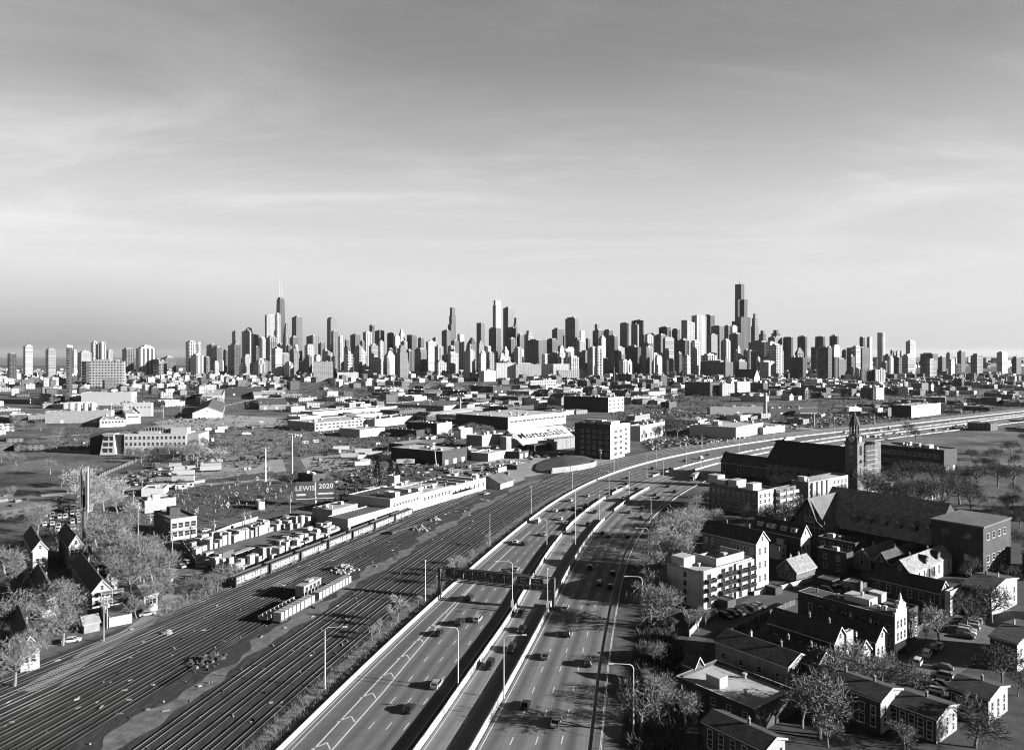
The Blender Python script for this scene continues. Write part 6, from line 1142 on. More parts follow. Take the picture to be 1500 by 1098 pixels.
TR = [ # px, base, top, kind, place
 *[(x, b, t, 'pale', 'feathery pale bare tree between the highway and the balcony apartments') for x, b, t in ((1000, 790, 738), (970, 792, 752), (1032, 775, 738), (985, 822, 768), (957, 826, 788), (1008, 808, 768), (1048, 768, 742), (1015, 780, 742), (990, 800, 748), (1030, 790, 748), (975, 838, 790), (962, 850, 802), (998, 826, 778), (968, 810, 766), (1020, 800, 755), (980, 865, 822))],
 *[(x, b, t, 'mid', 'slender bare tree on the highway bank below the feathery clump') for x, b, t in ((946, 852, 812), (962, 880, 828), (953, 912, 850), (970, 918, 846), (958, 975, 935), (975, 890, 850))],
 *[(x, b, t, 'tall', 'upright brushy sapling beside the front corner of the balcony apartments') for x, b, t in ((1008, 926, 890), (1022, 924, 884), (1034, 918, 888))],
 *[(x, b, t, 'dark', 'dark bare tree in the court below the pale-fronted apartment range') for x, b, t in ((1150, 768, 724), (1172, 765, 722), (1192, 778, 728), (1206, 770, 722), (1160, 785, 742), (1128, 775, 738), (1215, 760, 718), (1092, 772, 735))],
 *[(x, b, t, 'pale', 'pale bare tree along the shaded right edge of the highway curve') for x, b, t in ((1022, 752, 722), (1034, 742, 715), (1046, 730, 706), (1012, 765, 735), (1000, 775, 745))],
 *[(1272+i*13.5+rng.uniform(-4, 4), 728+(i % 3)*11+rng.uniform(-3, 3), 686+(i % 3)*7+rng.uniform(-4, 4), 'dark', 'dark bare park tree between the church front and the school block') for i in range(12)],
 *[(1290+i*24+rng.uniform(-4, 4), 712+rng.uniform(-3, 3), 676+rng.uniform(-4, 4), 'dark', 'bare park tree standing against the school block wall') for i in range(9)],
 (1375, 940, 877, 'pale', 'big pale round-crowned tree by the white parked cars'), (1356, 938, 912, 'tall', 'small sapling between the ornate gable and the big pale tree'),
 *[(x, b, t, 'mid', 'bare street tree in front of the white row house gables') for x, b, t in ((1228, 1010, 936), (1250, 1018, 944), (1272, 1010, 942), (1292, 1005, 948), (1240, 990, 930), (1212, 1030, 955))],
 *[(x, b, t, 'mid', 'bare bushy tree in the thicket left of the corner building street') for x, b, t in ((142, 802, 742), (160, 818, 748), (178, 800, 752), (186, 842, 778), (205, 852, 785), (226, 858, 792), (240, 852, 802), (132, 792, 752), (150, 852, 798), (172, 862, 800), (192, 872, 812), (214, 834, 776), (166, 840, 775), (200, 828, 775))],
 *[(x, b, t, 'pale', 'pale bare tree by the road above the left thicket') for x, b, t in ((128, 765, 716), (118, 750, 705), (136, 738, 692), (152, 748, 702), (165, 736, 694), (110, 724, 680), (150, 722, 690), (172, 752, 712), (130, 712, 678), (190, 765, 730))],
 *[(x, b, t, 'mid', 'bare tree among the houses by the alley') for x, b, t in ((105, 912, 852), (92, 945, 880), (222, 894, 848), (248, 866, 826), (238, 880, 838), (200, 905, 868), (72, 900, 840), (245, 900, 868))],
 *[(x, b, t, 'mid', 'bare scrub tree at the lumber yard corner beside the gondola cars') for x, b, t in ((330, 858, 818), (344, 852, 822), (318, 866, 832), (300, 872, 842), (285, 868, 838))],
 *[(188+i*9.5, 672+rng.uniform(-3, 6), 650+rng.uniform(-5, 5), 'mid', 'small bare tree in the row in front of the arch-roofed offices') for i in range(12)],
 (284, 668, 645, 'pale', 'round pale tree right of the arch-roofed offices'), (300, 664, 638, 'dark', 'dark round tree right of the arch-roofed offices'), (318, 685, 652, 'pale', 'bright bare tree between the offices and the trailer lot'), (310, 668, 640, 'dark', 'second dark tree right of the arch-roofed offices'),
 *[(x, b, t, 'evergreen', 'dark evergreen by the track-side sheds') for x, b, t in ((553, 705, 670), (573, 710, 672), (582, 708, 678))],
 *[(x, b, t, 'tall', 'bare sapling in the weeds between the tracks and the highway') for x, b, t in ((582, 910, 866), (573, 918, 884), (545, 938, 912), (556, 930, 905), (668, 845, 808), (676, 838, 806), (662, 856, 822), (690, 828, 802), (715, 800, 778), (612, 888, 868))],
 *[(x, b, t, 'dark', 'dark riverside tree left of the white flat store') for x, b, t in ((975, 640, 612), (985, 634, 608), (968, 630, 606), (992, 640, 616), (960, 645, 622), (980, 622, 602))],
 *[(x, b, t, 'mid', 'bare tree before the black-sided warehouse') for x, b, t in ((685, 634, 617), (696, 636, 616), (708, 634, 620), (720, 638, 622))],
 (1263, 598, 582, 'pale', 'pale bushy tree beside the curving rails'), (1330, 640, 616, 'dark', 'dark clump of a tree beside the far highway traffic'), (1342, 645, 622, 'dark', 'dark tree right of the clump beside the far highway'), (428, 672, 648, 'dark', 'dark tree by the tallest white pole')]
for px, b, t, k, lb in TR: tree(px, b, t, k, lb)
def inside(pt, poly):
    x, y = pt; c = False
    for i in range(len(poly)):
        (x1, y1), (x2, y2) = poly[i], poly[i-1]
        if (y1 > y) != (y2 > y) and x < (x2-x1)*(y-y1)/(y2-y1)+x1: c = not c
    return c
def inpoly_px(poly, n, r):
    xs = [p[0] for p in poly]; ys = [p[1] for p in poly]; o = []
    while len(o) < n:
        q = (r.uniform(min(xs), max(xs)), r.uniform(min(ys), max(ys)))
        if inside(q, poly): o.append(q)
    return o
def free(x, y, r=4):
    if OUT(y)-75 < x < RT(y)+6 and y < 420: return False
    if y >= 420 and OUT(min(y, 1240))-36 < x < RT(min(y, 1240))+8: return False
    return all((x-a)**2+(y-b)**2 > (c+r)**2 for a, b, c in FOOT)
# loose tree belts of the middle distance
for poly, n, kd, h0, h1, lb in (([(285, 668), (320, 640), (430, 628), (500, 645), (520, 652), (440, 668), (330, 676)], 26, 'mid', 3, 7, 'low bare tree on the vacant land right of the offices'), ([(230, 712), (430, 690), (440, 722), (330, 748), (250, 735)], 22, 'dark', 3, 6, 'small dark tree in the garden yard behind the corner building'), ([(440, 700), (520, 682), (640, 676), (600, 700), (480, 735)], 20, 'mid', 3, 7, 'bare bush-like tree along the road behind the billboard'), ([(420, 568), (560, 562), (720, 566), (600, 575), (440, 580)], 20, 'dark', 7, 12, 'dark tree in the scrub below the white gridded block'),
                                ([(880, 572), (960, 566), (1040, 578), (1070, 590), (1010, 600), (950, 590)], 20, 'dark', 8, 14, 'dark riverbank tree at the bend of the river'), ([(1150, 560), (1400, 566), (1420, 600), (1300, 588), (1180, 590)], 20, 'dark', 8, 14, 'dark tree among the low houses at the right'), ([(1250, 600), (1400, 590), (1420, 612), (1320, 620), (1260, 612)], 18, 'dark', 6, 12, 'dark tree by the far tracks and highway at the right'), ([(110, 570), (330, 562), (420, 566), (330, 600), (200, 600)], 20, 'dark', 7, 12, 'dark tree between the far left warehouses'), ([(590, 640), (660, 632), (740, 640), (700, 655), (610, 660)], 14, 'dark', 5, 9, 'dark tree among the workshops left of the salt shed')):
    k = 0
    for q in inpoly_px(poly, n*4, rng):
        x, y = g(*q)
        if free(x, y, 2) and k < n: tree(0, 0, 0, kd, lb, 'scattered trees', True, (x, y), rng.uniform(h0, h1)); k += 1

# ------------------------------------------------------------------ weeds and scrub: too many to count
def scrub(name, poly, n, h0, h1, m, per=7, w=.05, world=None):
    r = random.Random(len(name)*31+n); v, f = [], []
    for q in inpoly_px(poly, n, r):
        x, y = g(*q)
        if not free(x, y, 0): continue
        h = r.uniform(h0, h1); R_ = h*r.uniform(.4, .9)
        for k in range(per):
            a = r.uniform(0, 6.28); dx, dy = math.cos(a)*R_, math.sin(a)*R_; t = r.uniform(0, .5); hz = h*r.uniform(.6, 1); ww = w*h
            b = len(v); v += [(x+dx*t-dy*ww, y+dy*t+dx*ww, 0), (x+dx*t+dy*ww, y+dy*t-dx*ww, 0), (x+dx, y+dy, hz)]; f.append((b, b+1, b+2))
    return struct(ob(name, rawmesh(name, v, f, m)), 'stuff')
scrub('trackside_weeds', [(60, 1030), (97, 1000), (215, 928), (262, 878), (300, 862), (352, 850), (350, 862), (245, 920), (97, 1006), (60, 1045)], 2200, .5, 1.8, TWIG)
scrub('vacant_lot_scrub', [(280, 675), (320, 630), (440, 620), (560, 650), (470, 664), (340, 680)], 2000, .6, 2.2, TWIG); scrub('dark_lot_scrub', [(280, 680), (320, 626), (440, 616), (640, 640), (640, 660), (470, 664), (340, 685)], 1500, 1, 3.4, TWIGD); scrub('works_scrub', [(440, 700), (470, 660), (700, 630), (760, 640), (640, 700), (500, 735)], 1500, .8, 3.2, TWIGD)
scrub('roadside_scrub', [(160, 700), (300, 690), (430, 690), (640, 672), (620, 700), (480, 742), (300, 765), (250, 740)], 3000, .5, 2.0, TWIGD)
scrub('garden_scrub', [(60, 940), (97, 740), (190, 715), (245, 800), (245, 850), (185, 895), (105, 925)], 1900, .4, 2.0, TWIG)
scrub('yard_undergrowth', [(915, 1098), (940, 900), (960, 810), (1030, 760), (1010, 830), (975, 880), (1000, 960), (990, 1098)], 2600, .5, 2.4, TWIGD)  # dark twig colour stands in for the shade on this strip
scrub('park_undergrowth', [(1262, 745), (1275, 705), (1410, 700), (1500, 720), (1500, 755)], 1200, .4, 1.4, TWIGD)
scrub('riverside_scrub', [(880, 600), (940, 560), (1060, 580), (1100, 600), (1000, 632), (950, 640)], 2200, 1, 4, TWIGD)
scrub('far_field_scrub', [(420, 582), (470, 562), (700, 560), (740, 574), (560, 582)], 2200, 1.2, 4, TWIGD)
scrub('left_district_scrub', [(97, 600), (330, 560), (420, 580), (320, 640), (100, 660)], 2400, 1, 3.2, TWIGD)
scrub('right_district_scrub', [(1080, 600), (1300, 570), (1480, 580), (1480, 615), (1290, 626), (1150, 620)], 3000, 1, 3.6, TWIGD)
v, f = [], []; r = random.Random(5)                  # weeds on the highway verge
for i in range(4200):
    Y = 80+r.random()**1.5*420; X = off(OUT, -r.uniform(.7, 7.5))(Y); h = r.uniform(.3, 1.5); a = r.uniform(0, 6.28)
    for k in range(5):
        a += 1.3; dx, dy = math.cos(a)*h*.6, math.sin(a)*h*.6; b = len(v); v += [(X-dy*.06, Y+dx*.06, 0.03), (X+dy*.06, Y-dx*.06, .03), (X+dx, Y+dy, h)]; f.append((b, b+1, b+2))
struct(ob('verge_weeds', rawmesh('verge_weeds', v, f, TWIG)), 'stuff')
# ------------------------------------------------------------------ lumber yard
def stackmesh(w, l, n, m, seed):
    r = random.Random(seed); mb = MB(); z = .12; bh = 1.0
    for k in range(n):
        j = r.uniform(-.06, .06); mb.box(-l/2+j, -w/2+j, z, l/2+j, w/2-j, z+bh-.12)
        for x in (-l*.35, 0, l*.35): mb.box(x-.06, -w/2, z-.12, x+.06, w/2, z)
        z += bh
    return mb.mesh('lumber_stack', m)
LST = {(t, n): [stackmesh(w, l, n, m, 7*n+i) for i, (w, l) in enumerate(((1.3, 2.6), (1.6, 3.6), (1.9, 2.2)))] for t, m in (('pale', WOOD), ('white', WRAP), ('grey', WOODG)) for n in (1, 2, 3, 4, 5)}
RAILANG = math.atan2(1, .387)
def stackrow(p0, p1, n, deep, row, gap=2.7):
    A, B = Vector(g(*p0)), Vector(g(*p1)); d = (B-A).normalized(); nn = Vector((-d.y, d.x))
    for i in range(n):
        for k in range(deep):
            if rng.random() < .12: continue
            p = A.lerp(B, (i+rng.uniform(.15, .5))/n)+nn*(k*gap+rng.uniform(-.3, .3)); t = rng.choice(['pale', 'pale', 'white', 'grey']); nb = rng.choice([2, 2, 3, 3, 4, 4, 5])
            o = ob('lumber_stack', rng.choice(LST[t, nb]), None, (p.x, p.y, .05), RAILANG+rng.choice([0, R(90)])+R(rng.uniform(-4, 4)))
            hh = ('single-bundle', 'two-bundle', 'three-bundle', 'four-bundle', 'tallest five-bundle')[nb-1]
            tag(o, f'{hh} {t} stack in the {row}', 'lumber stack', 'lumber stacks in the yard', True)
stackrow((296, 807), (434, 768), 22, 3, 'lumber row by the road'); stackrow((346, 842), (500, 777), 28, 3, 'lumber row by the gondola cars'); stackrow((276, 812), (318, 834), 7, 2, 'near-corner lumber row'); stackrow((405, 782), (470, 762), 8, 1, 'short middle lumber row')
# flatbed and loader in the yard
x, y = g(352, 812); o = thing('flatbed_trailer', 'long empty pale flatbed trailer in the middle of the lumber yard', 'trailer', (x, y, 0), RAILANG)
MB().box(-7, -1.25, 1.1, 7, 1.25, 1.35).build('deck', WOOD, o)
for xx in (-5.4, -4.2, 5):
    for s in (-1, 1): ob('wheel', wheel(), o, (xx, s*1.05, .5)).scale = (1.5,)*3
x, y = g(322, 822); boxtruck('delivery_truck', (x, y, 0), RAILANG+R(180), 'dark flat-nosed truck among the low lumber rows', 'grey', 6, False)
# ------------------------------------------------------------------ gondola cars with graffiti
GF, nt, b_ = newmat('graffiti'); tc = ND(nt, 'ShaderNodeTexCoord'); mp = ND(nt, 'ShaderNodeMapping'); mp.inputs['Scale'].default_value = (.8, 1, .55); oi = ND(nt, 'ShaderNodeObjectInfo')
ad = ND(nt, 'ShaderNodeVectorMath', operation='ADD'); cb = ND(nt, 'ShaderNodeCombineXYZ'); LK(nt, MA(nt, 'MULTIPLY', oi.outputs['Random'], 90), cb.inputs[0]); LK(nt, tc.outputs['Object'], ad.inputs[0]); LK(nt, cb.outputs[0], ad.inputs[1]); LK(nt, ad.outputs[0], mp.inputs[0])
n1 = ND(nt, 'ShaderNodeTexNoise'); n1.inputs['Scale'].default_value = 1.0; n1.inputs['Detail'].default_value = 2; n1.inputs['Distortion'].default_value = 2.2; LK(nt, mp.outputs[0], n1.inputs[0])
cr = ND(nt, 'ShaderNodeValToRGB'); cr.color_ramp.interpolation = 'CONSTANT'; LK(nt, n1.outputs[0], cr.inputs[0]); e_ = cr.color_ramp.elements; e_[0].color = (.03,)*3+(1,); e_[1].position = .44; e_[1].color = (.30,)*3+(1,)
for p_, v_ in ((.52, .05), (.56, .24), (.66, .03)): q = e_.new(p_); q.color = (v_,)*3+(1,)
LK(nt, cr.outputs[0], b_.inputs['Base Color'])
BOG = MB()
for xx in (-.9, .9):
    BOG.box(xx-.08, -.8, .4, xx+.08, .8, .56)
    for s in (-.75, .75):
        n = 12; BOG.loft([[(xx+.46*math.cos(2*math.pi*k/n), s+yy, .48+.46*math.sin(2*math.pi*k/n)) for k in range(n)] for yy in (-.07, .07)])
BOG.box(-1.3, -.95, .35, 1.3, -.8, .7).box(-1.3, .8, .35, 1.3, .95, .7); BOGM = BOG.mesh('bogie', STEEL)
gp = None
def gondola(x, y, rz, label, ln=16.2):
    o = thing('gondola_car', label, 'rail car', (x, y, .2), rz, 'graffiti-covered gondola cars'); a = ln/2; mb = MB()
    mb.box(-a, -1.45, 1, a, 1.45, 1.25).box(-a, -1.45, 1.25, a, -1.33, 3.7).box(-a, 1.33, 1.25, a, 1.45, 3.7).box(-a, -1.33, 1.25, -a+.12, 1.33, 3.7).box(a-.12, -1.33, 1.25, a, 1.33, 3.7)
    mb.box(-a-.05, -1.58, 3.7, a+.05, -1.25, 3.85).box(-a-.05, 1.25, 3.7, a+.05, 1.58, 3.85)
    n = 12
    for i in range(n+1): xx = -a+.1+i*(ln-.2)/n; mb.box(xx-.08, -1.56, 1.1, xx+.08, -1.451, 3.7).box(xx-.08, 1.451, 1.1, xx+.08, 1.56, 3.7)
    mb.build('body', STEEL, o); MB().box(-a+.2, -1.33, 1.25, a-.2, 1.33, 3.2).build('load', TAR, o)
    MB().box(-a+.7, -1.50, 1.35, a-.7, -1.4601, 3.3).build('graffiti', GF, o)
    for xx in (-a+2.2, a-2.2): ob('bogie', BOGM, o, (xx, 0, 0))
    MB().box(a, -.12, .8, a+.7, .12, 1.05).build('coupler', STEEL, o); return o
Y0, n = 256, 7; dl = 17.4*math.cos(math.atan(.387))
for i in range(n):
    Y = Y0+dl*i; w_ = ('nearest of the seven', 'second nearest', 'third nearest', 'middle', 'third farthest', 'second farthest', 'farthest of the seven')[i]
    gondola(GL(Y), Y, RAILANG, f'graffiti-sided gondola car beside the lumber yard, {w_}')
# work train on the dirt strip
def railang(px, py): x, y = g(px, py); return x, y, heading(OUT, y)
x, y, a = railang(412, 898); o = thing('flat_car', 'pale flat car with low sides beside the row of white tie bundles', 'rail car', (x, y, .2), a-R(3)); MB().box(-9, -1.5, 1, 9, 1.5, 1.35).box(-9, -1.5, 1.35, 9, -1.38, 2).box(-9, 1.38, 1.35, 9, 1.5, 2).build('deck', CONC, o)
for xx in (-6.5, 6.5): ob('bogie', BOGM, o, (xx, 0, 0))
x, y, a = railang(452, 872); o = thing('work_caboose', 'boxy pale rail work car with dark windows beside the tie bundles', 'rail car', (x, y, .2), a-R(3), None)
MB().box(-5, -1.5, 1, 5, 1.5, 4.2).box(-5.2, -1.7, 4.2, 5.2, 1.7, 4.4).build('body', CREAM, o); MB().box(-1.4, -1, 4.4, 1.4, 1, 5.1).build('cupola', CREAM, o)
for xx in (-3.4, -1.1, 1.1, 3.4): ob('window', winmesh(1.1, 1, .08, dark=True), o, (xx, -1.505, 3.1))
for xx in (-3.2, 3.2): ob('bogie', BOGM, o, (xx, 0, 0))
x, y, a = railang(462, 884); o = thing('flat_car', 'long low flat car carrying the row of white tie bundles', 'rail car', (x, y, .2), a-R(4)); MB().box(-20, -1.4, .9, 20, 1.4, 1.2).build('deck', STEEL, o); fo = o
for xx in (-17, -1.5, 1.5, 17): ob('bogie', BOGM, o, (xx, 0, 0))
dd = Vector((math.cos(a-R(4)), math.sin(a-R(4)))); TB = MB()
for k in range(4): TB.box(-.75, -1.3, .55*k, .75, 1.3, .55*k+.5)
for k in (-.4, .4): TB.box(k-.04, -1.32, 0, k+.04, 1.32, 2.2)
TBM = TB.mesh('tie_bundle', WRAP)
for i in range(20):
    if i == 9: continue
    p = Vector((x, y))+dd*(-18.6+i*1.95); tag(ob('tie_bundle', TBM, None, (p.x, p.y, 1.4), a-R(4)), 'banded white tie bundle on the flat car by the tracks', 'tie bundle', 'tie bundles on the flat car', True)
def heap(name, px, py, n, R_, label, m, cat, hh=1.6):
    x, y = g(px, py); r = random.Random(n+int(px)); mb = MB()
    for i in range(n):
        a_ = r.uniform(0, 6.28); d = R_*r.random(); s = r.uniform(.25, .9); z = max(0, hh*(1-d/R_)*r.random()); cx, cy = d*math.cos(a_), d*math.sin(a_); t = r.uniform(0, 6)
        mb.loft([[(cx+s*math.cos(t+k*1.57), cy+s*.6*math.sin(t+k*1.57), z) for k in range(4)], [(cx+s*.8*math.cos(t+k*1.57+.2), cy+s*.5*math.sin(t+k*1.57+.2), z+s*.8) for k in range(4)]])
    return tag(mb.build(name, m, None, (x, y, 0)), label, cat)
heap('rubble_pile', 502, 836, 90, 5.5, 'pale heap of broken concrete on the dirt strip above the tie bundles', CONC, 'rubble', 2.6); heap('scrap_pile', 305, 968, 60, 5, 'low dark scrap pile between the yard tracks at the bottom', STEEL, 'scrap', 1.5); heap('scrap_pile', 246, 928, 20, 1.6, 'small pale debris heap between the left yard tracks', CONC, 'debris', .8)
heap('timber_pile', 618, 776, 40, 4, 'pale block pile at the yard throat beside the tracks', CREAM, 'timber pile', 2); heap('timber_pile', 638, 762, 30, 3, 'smaller pale block pile farther along the tracks', CREAM, 'timber pile', 2)
x, y, a = railang(590, 778); o = thing('flat_car', 'dark empty flat car standing across the yard throat', 'rail car', (x, y, .2), a-R(18)); MB().box(-8, -1.4, .9, 8, 1.4, 1.25).build('deck', STEEL, o)
for xx in (-6, 6): ob('bogie', BOGM, o, (xx, 0, 0))
# ------------------------------------------------------------------ billboards
x, y = g(462, 741); o = thing('billboard', 'dark campaign billboard reading LEWIS 2020 on a single post', 'billboard', (x, y, 0), R(14)); zt, zb = zat(704.5, y), zat(727, y); w0, w1 = -9.6, 9.4
MB().cyl(0, .6, 0, zb, .55, .5, 12).build('post', METAL, o); p = MB().box(w0, -.25, zb, w1, .25, zt).build('panel', mat('dark_billboard_sheet', .035, .1, .3, .6), o); MB().box(w0, -1.3, zb-.9, w1, -.3, zb-.7).build('catwalk', TRIM, o); mb = MB()
for i in range(9): mb.tube([(w0+1+i*2.1, .3, zt-.3), (w0+1+i*2.1, 1.2, zb), (w0+1+i*2.1, .3, zb+.3)], .08, 4)
mb.build('bracing', STEEL, o); hb = zt-zb
text('LEWIS', hb*.42, p, (w0*.53, -.27, zb+hb*.56), (R(90), 0, 0), TRIM, .07); text('2020', hb*.43, p, (w1*.56, -.27, zb+hb*.66), (R(90), 0, 0), TRIM, .07)
MB().box(w1*.12, -.29, zb+hb*.14, w1*.96, -.26, zb+hb*.24).box(w0*.97, -.29, zb+hb*.1, w0*.5, -.26, zb+hb*.22).box(-.25, -.29, zb+hb*.05, .35, -.26, zb+hb*.95).build('printed_bar', TRIM, p)
x, y = g(123.5, 812); zt = zat(690, y); o = thing('billboard', 'tall monopole billboard seen edge-on at the left edge', 'billboard', (x, y, 0), R(117)); MB().cyl(0, 0, 0, zt-9, .75, .6, 12).build('post', STEEL, o); pz = zt-13.5
for s in (-1, 1):
    pl = MB().box(-8, -.2, pz, 8, .2, zt).build('panel', DARKW, o, (0, s*1.1, 0)); pl.rotation_euler = (0, 0, s*R(1.5))
mb = MB()
for i in range(7): mb.tube([(-7+i*2.3, -1.6, pz), (-7+i*2.3, 1.6, zt-1), (-7+i*2.3, 1.6, pz), (-7+i*2.3, -1.6, zt-1)], .12, 4)
MB().box(-8.5, -1.9, pz-1, -8.1, -1.5, zt+2.5).build('light_strip', TRIM, o)
mb.build('frame', STEEL, o); MB().box(-8, -3, pz-.7, 8, -1.9, pz-.5).build('catwalk', TRIM, o)
x, y = g(1188, 624); zt = zat(589, y); o = thing('billboard', 'double-deck dark billboard on a pale post right of the tall chimney', 'billboard', (x, y, 0), R(8)); MB().cyl(4, .8, 0, zt-8, .9, .8, 10).build('post', CONC, o)
for k in range(2): MB().box(-13, -.3, zt-5.4-k*6, 7, .3, zt-.4-k*6).build('panel', SIGNF, o); MB().box(-13, -.5, zt-5.9-k*6, 7, -.1, zt-5.5-k*6).build('catwalk', TRIM, o)
for px, yb, yt, lb in ((1303, 616, 597, 'pale square sign pylon left of the dark brick factory'), (1172, 604, 594, 'small sign panel beside the double-deck billboard')):
    x, y = g(px, yb); h = zat(yt, y); o = thing('sign_pylon', lb, 'sign', (x, y, 0)); MB().cyl(0, 0, 0, h*.5, .6, .5, 8).build('post', METAL, o); MB().box(-2, -.4, h*.35, 2, .4, h).build('panel', TRIM, o)
# ------------------------------------------------------------------ utility poles with wires
def upole(px, yb, yt, lb, arm=True):
    x, y = g(px, yb); h = max(7, zat(yt, y)); o = thing('utility_pole', lb, 'utility pole', (x, y, 0), R(20), 'utility poles', True); MB().cyl(0, 0, 0, h, .2, .13, 8).build('pole', WOODG, o)
    if arm:
        MB().box(-1.3, -.07, h-1.1, 1.3, .07, h-.9).box(-.9, -.07, h-2.1, .9, .07, h-1.95).build('crossarm', WOODG, o)
        for xx in (-1.1, -.5, .5, 1.1): MB().cyl(0, 0, 0, .22, .06, .04, 6).build('insulator', TRIM, o, (xx, 0, h-.9))
        MB().cyl(.35, 0, h-3.3, h-2.4, .24, .24, 8).build('transformer', METAL, o)
    return Vector((x, y, h-.8))
P_ = [upole(*q) for q in ((202.4, 793, 733, 'utility pole on the street left of the corner building'), (220.6, 789, 751, 'utility pole on the street left of the corner building'), (252.4, 817, 775, 'bright utility pole at the lumber yard corner'), (180, 731, 711, 'distant utility pole on the street above the corner shop'), (195, 738, 722, 'distant utility pole on the street above the corner shop'), (171, 718, 697, 'utility pole on the cross road left'), (208, 716, 699, 'utility pole on the cross road left'), (358, 776, 749, 'utility pole along the lumber yard road'), (314, 790, 760, 'utility pole along the lumber yard road'), (425, 752, 724, 'utility pole along the lumber yard road'), (366, 770, 748, 'utility pole along the lumber yard road'),
      (152, 940, 874, 'utility pole beside the white garage on the alley'), (157, 920, 872, 'second utility pole with a transformer behind the garage'), (250, 868, 840, 'utility pole at the alley end by the parked cars'), (289, 690, 668, 'utility pole at the trailer lot'), (296, 692, 672, 'utility pole at the trailer lot'), (113, 722, 700, 'utility pole at the left road edge'), (662, 700, 683, 'utility pole at the salt works road'), (761, 672, 656, 'utility pole before the salt shed'), (880, 682, 657, 'utility pole at the foot of the six-storey block'))]
def wires(lb, A, B):
    A, B = Vector(A), Vector(B); o = thing('power_line', lb, 'power line', tuple(A)); d = B-A
    for k in (-.9, 0, .9):
        nrm = Vector((-d.y, d.x, 0)).normalized()*k; pts = [d*t+nrm+Vector((0, 0, -2.2*4*t*(1-t)*min(1, d.length/60))) for t in (0, .17, .33, .5, .67, .83, 1)]; MB().tube(pts, .035, 4).build('wire', STEEL, o)
wires('three sagging wires over the street left of the corner building', P_[0], P_[3]); wires('three sagging wires along the lumber yard road', P_[8], P_[7]); wires('sagging wires from the lumber yard corner to the road poles', P_[2], P_[8]); wires('sagging wires from the garage pole towards the weathered house', P_[12], P_[13]); wires('sagging wires between the road poles and the billboard', P_[7], P_[9])
# ------------------------------------------------------------------ parked cars, trailers, containers
def lot(poly, n, label, group, ang=None, wts=('white', 'silver', 'grey', 'black')):
    r = random.Random(n+int(poly[0][0])); pts = []; W_ = [Vector(g(*p)) for p in poly]; a = R(ang if ang is not None else GRID); u, v_ = Vector((math.cos(a), math.sin(a))), Vector((-math.sin(a), math.cos(a))); c = sum(W_, Vector((0, 0)))/len(W_)
    rad = max((w-c).length for w in W_); cand = []
    for i in range(int(-rad/2.7), int(rad/2.7)+1):
        for j in range(int(-rad/7.5), int(rad/7.5)+1):
            p = c+u*i*2.7+v_*(j*7.5)
            if inside(p, W_) and free(p.x, p.y, -1): cand.append(p)
    r.shuffle(cand)
    for p in cand[:n]:
        tn = r.choice(wts); parked(p.x+r.uniform(-.3, .3), p.y+r.uniform(-.5, .5), a+R(90)*r.choice([1, -1])+R(r.uniform(-4, 4)), tn, f'{ADJ[tn]} {label}', group)
lot([(938, 656), (952, 640), (1035, 638), (1036, 648), (960, 660)], 64, 'car in the packed car park left of the flat store', 'packed car park', 30)
lot([(228, 616), (300, 606), (330, 612), (250, 622)], 26, 'car in the car park by the gable shed', 'gable shed car park', 20); lot([(320, 622), (420, 614), (410, 624), (330, 630)], 14, 'parked car on the left district lot', 'left lot cars', 20)
lot([(160, 708), (215, 690), (245, 694), (200, 714)], 30, 'parked car in the yard below the offices', 'yard cars', 45); lot([(62, 790), (70, 735), (112, 728), (124, 760), (112, 790)], 30, 'car parked close together at the left edge', 'left edge cars', 30, ('white', 'white', 'white', 'silver'))
lot([(1150, 622), (1235, 612), (1245, 620), (1180, 630)], 22, 'car between the double-deck billboard and clock tower', 'billboard lot cars', 20); lot([(1000, 654), (1060, 643), (1160, 638), (1120, 645), (1020, 656)], 14, 'car along the front of the white flat store', 'store cars', 30); lot([(690, 706), (740, 694), (764, 698), (710, 720)], 12, 'parked car on the apron by the hip-roofed hut', 'apron cars', 60); lot([(780, 640), (830, 632), (838, 640), (790, 650)], 0, 'x', 'x')
lot([(740, 584), (830, 574), (900, 580), (830, 592)], 26, 'parked car in the far lot below the dark mill', 'mill lot cars', 30); lot([(910, 616), (960, 600), (985, 604), (950, 622)], 18, 'parked car by the river workshops', 'river lot cars', 30); lot([(590, 655), (660, 644), (670, 650), (610, 664)], 14, 'car among the workshops left of the salt shed', 'workshop cars', 40)
lot([(1060, 907), (1095, 884), (1120, 884), (1075, 912)], 7, 'car parked in the shaded court beside the balcony apartments', 'court cars', 38, ('black', 'grey', 'silver'))
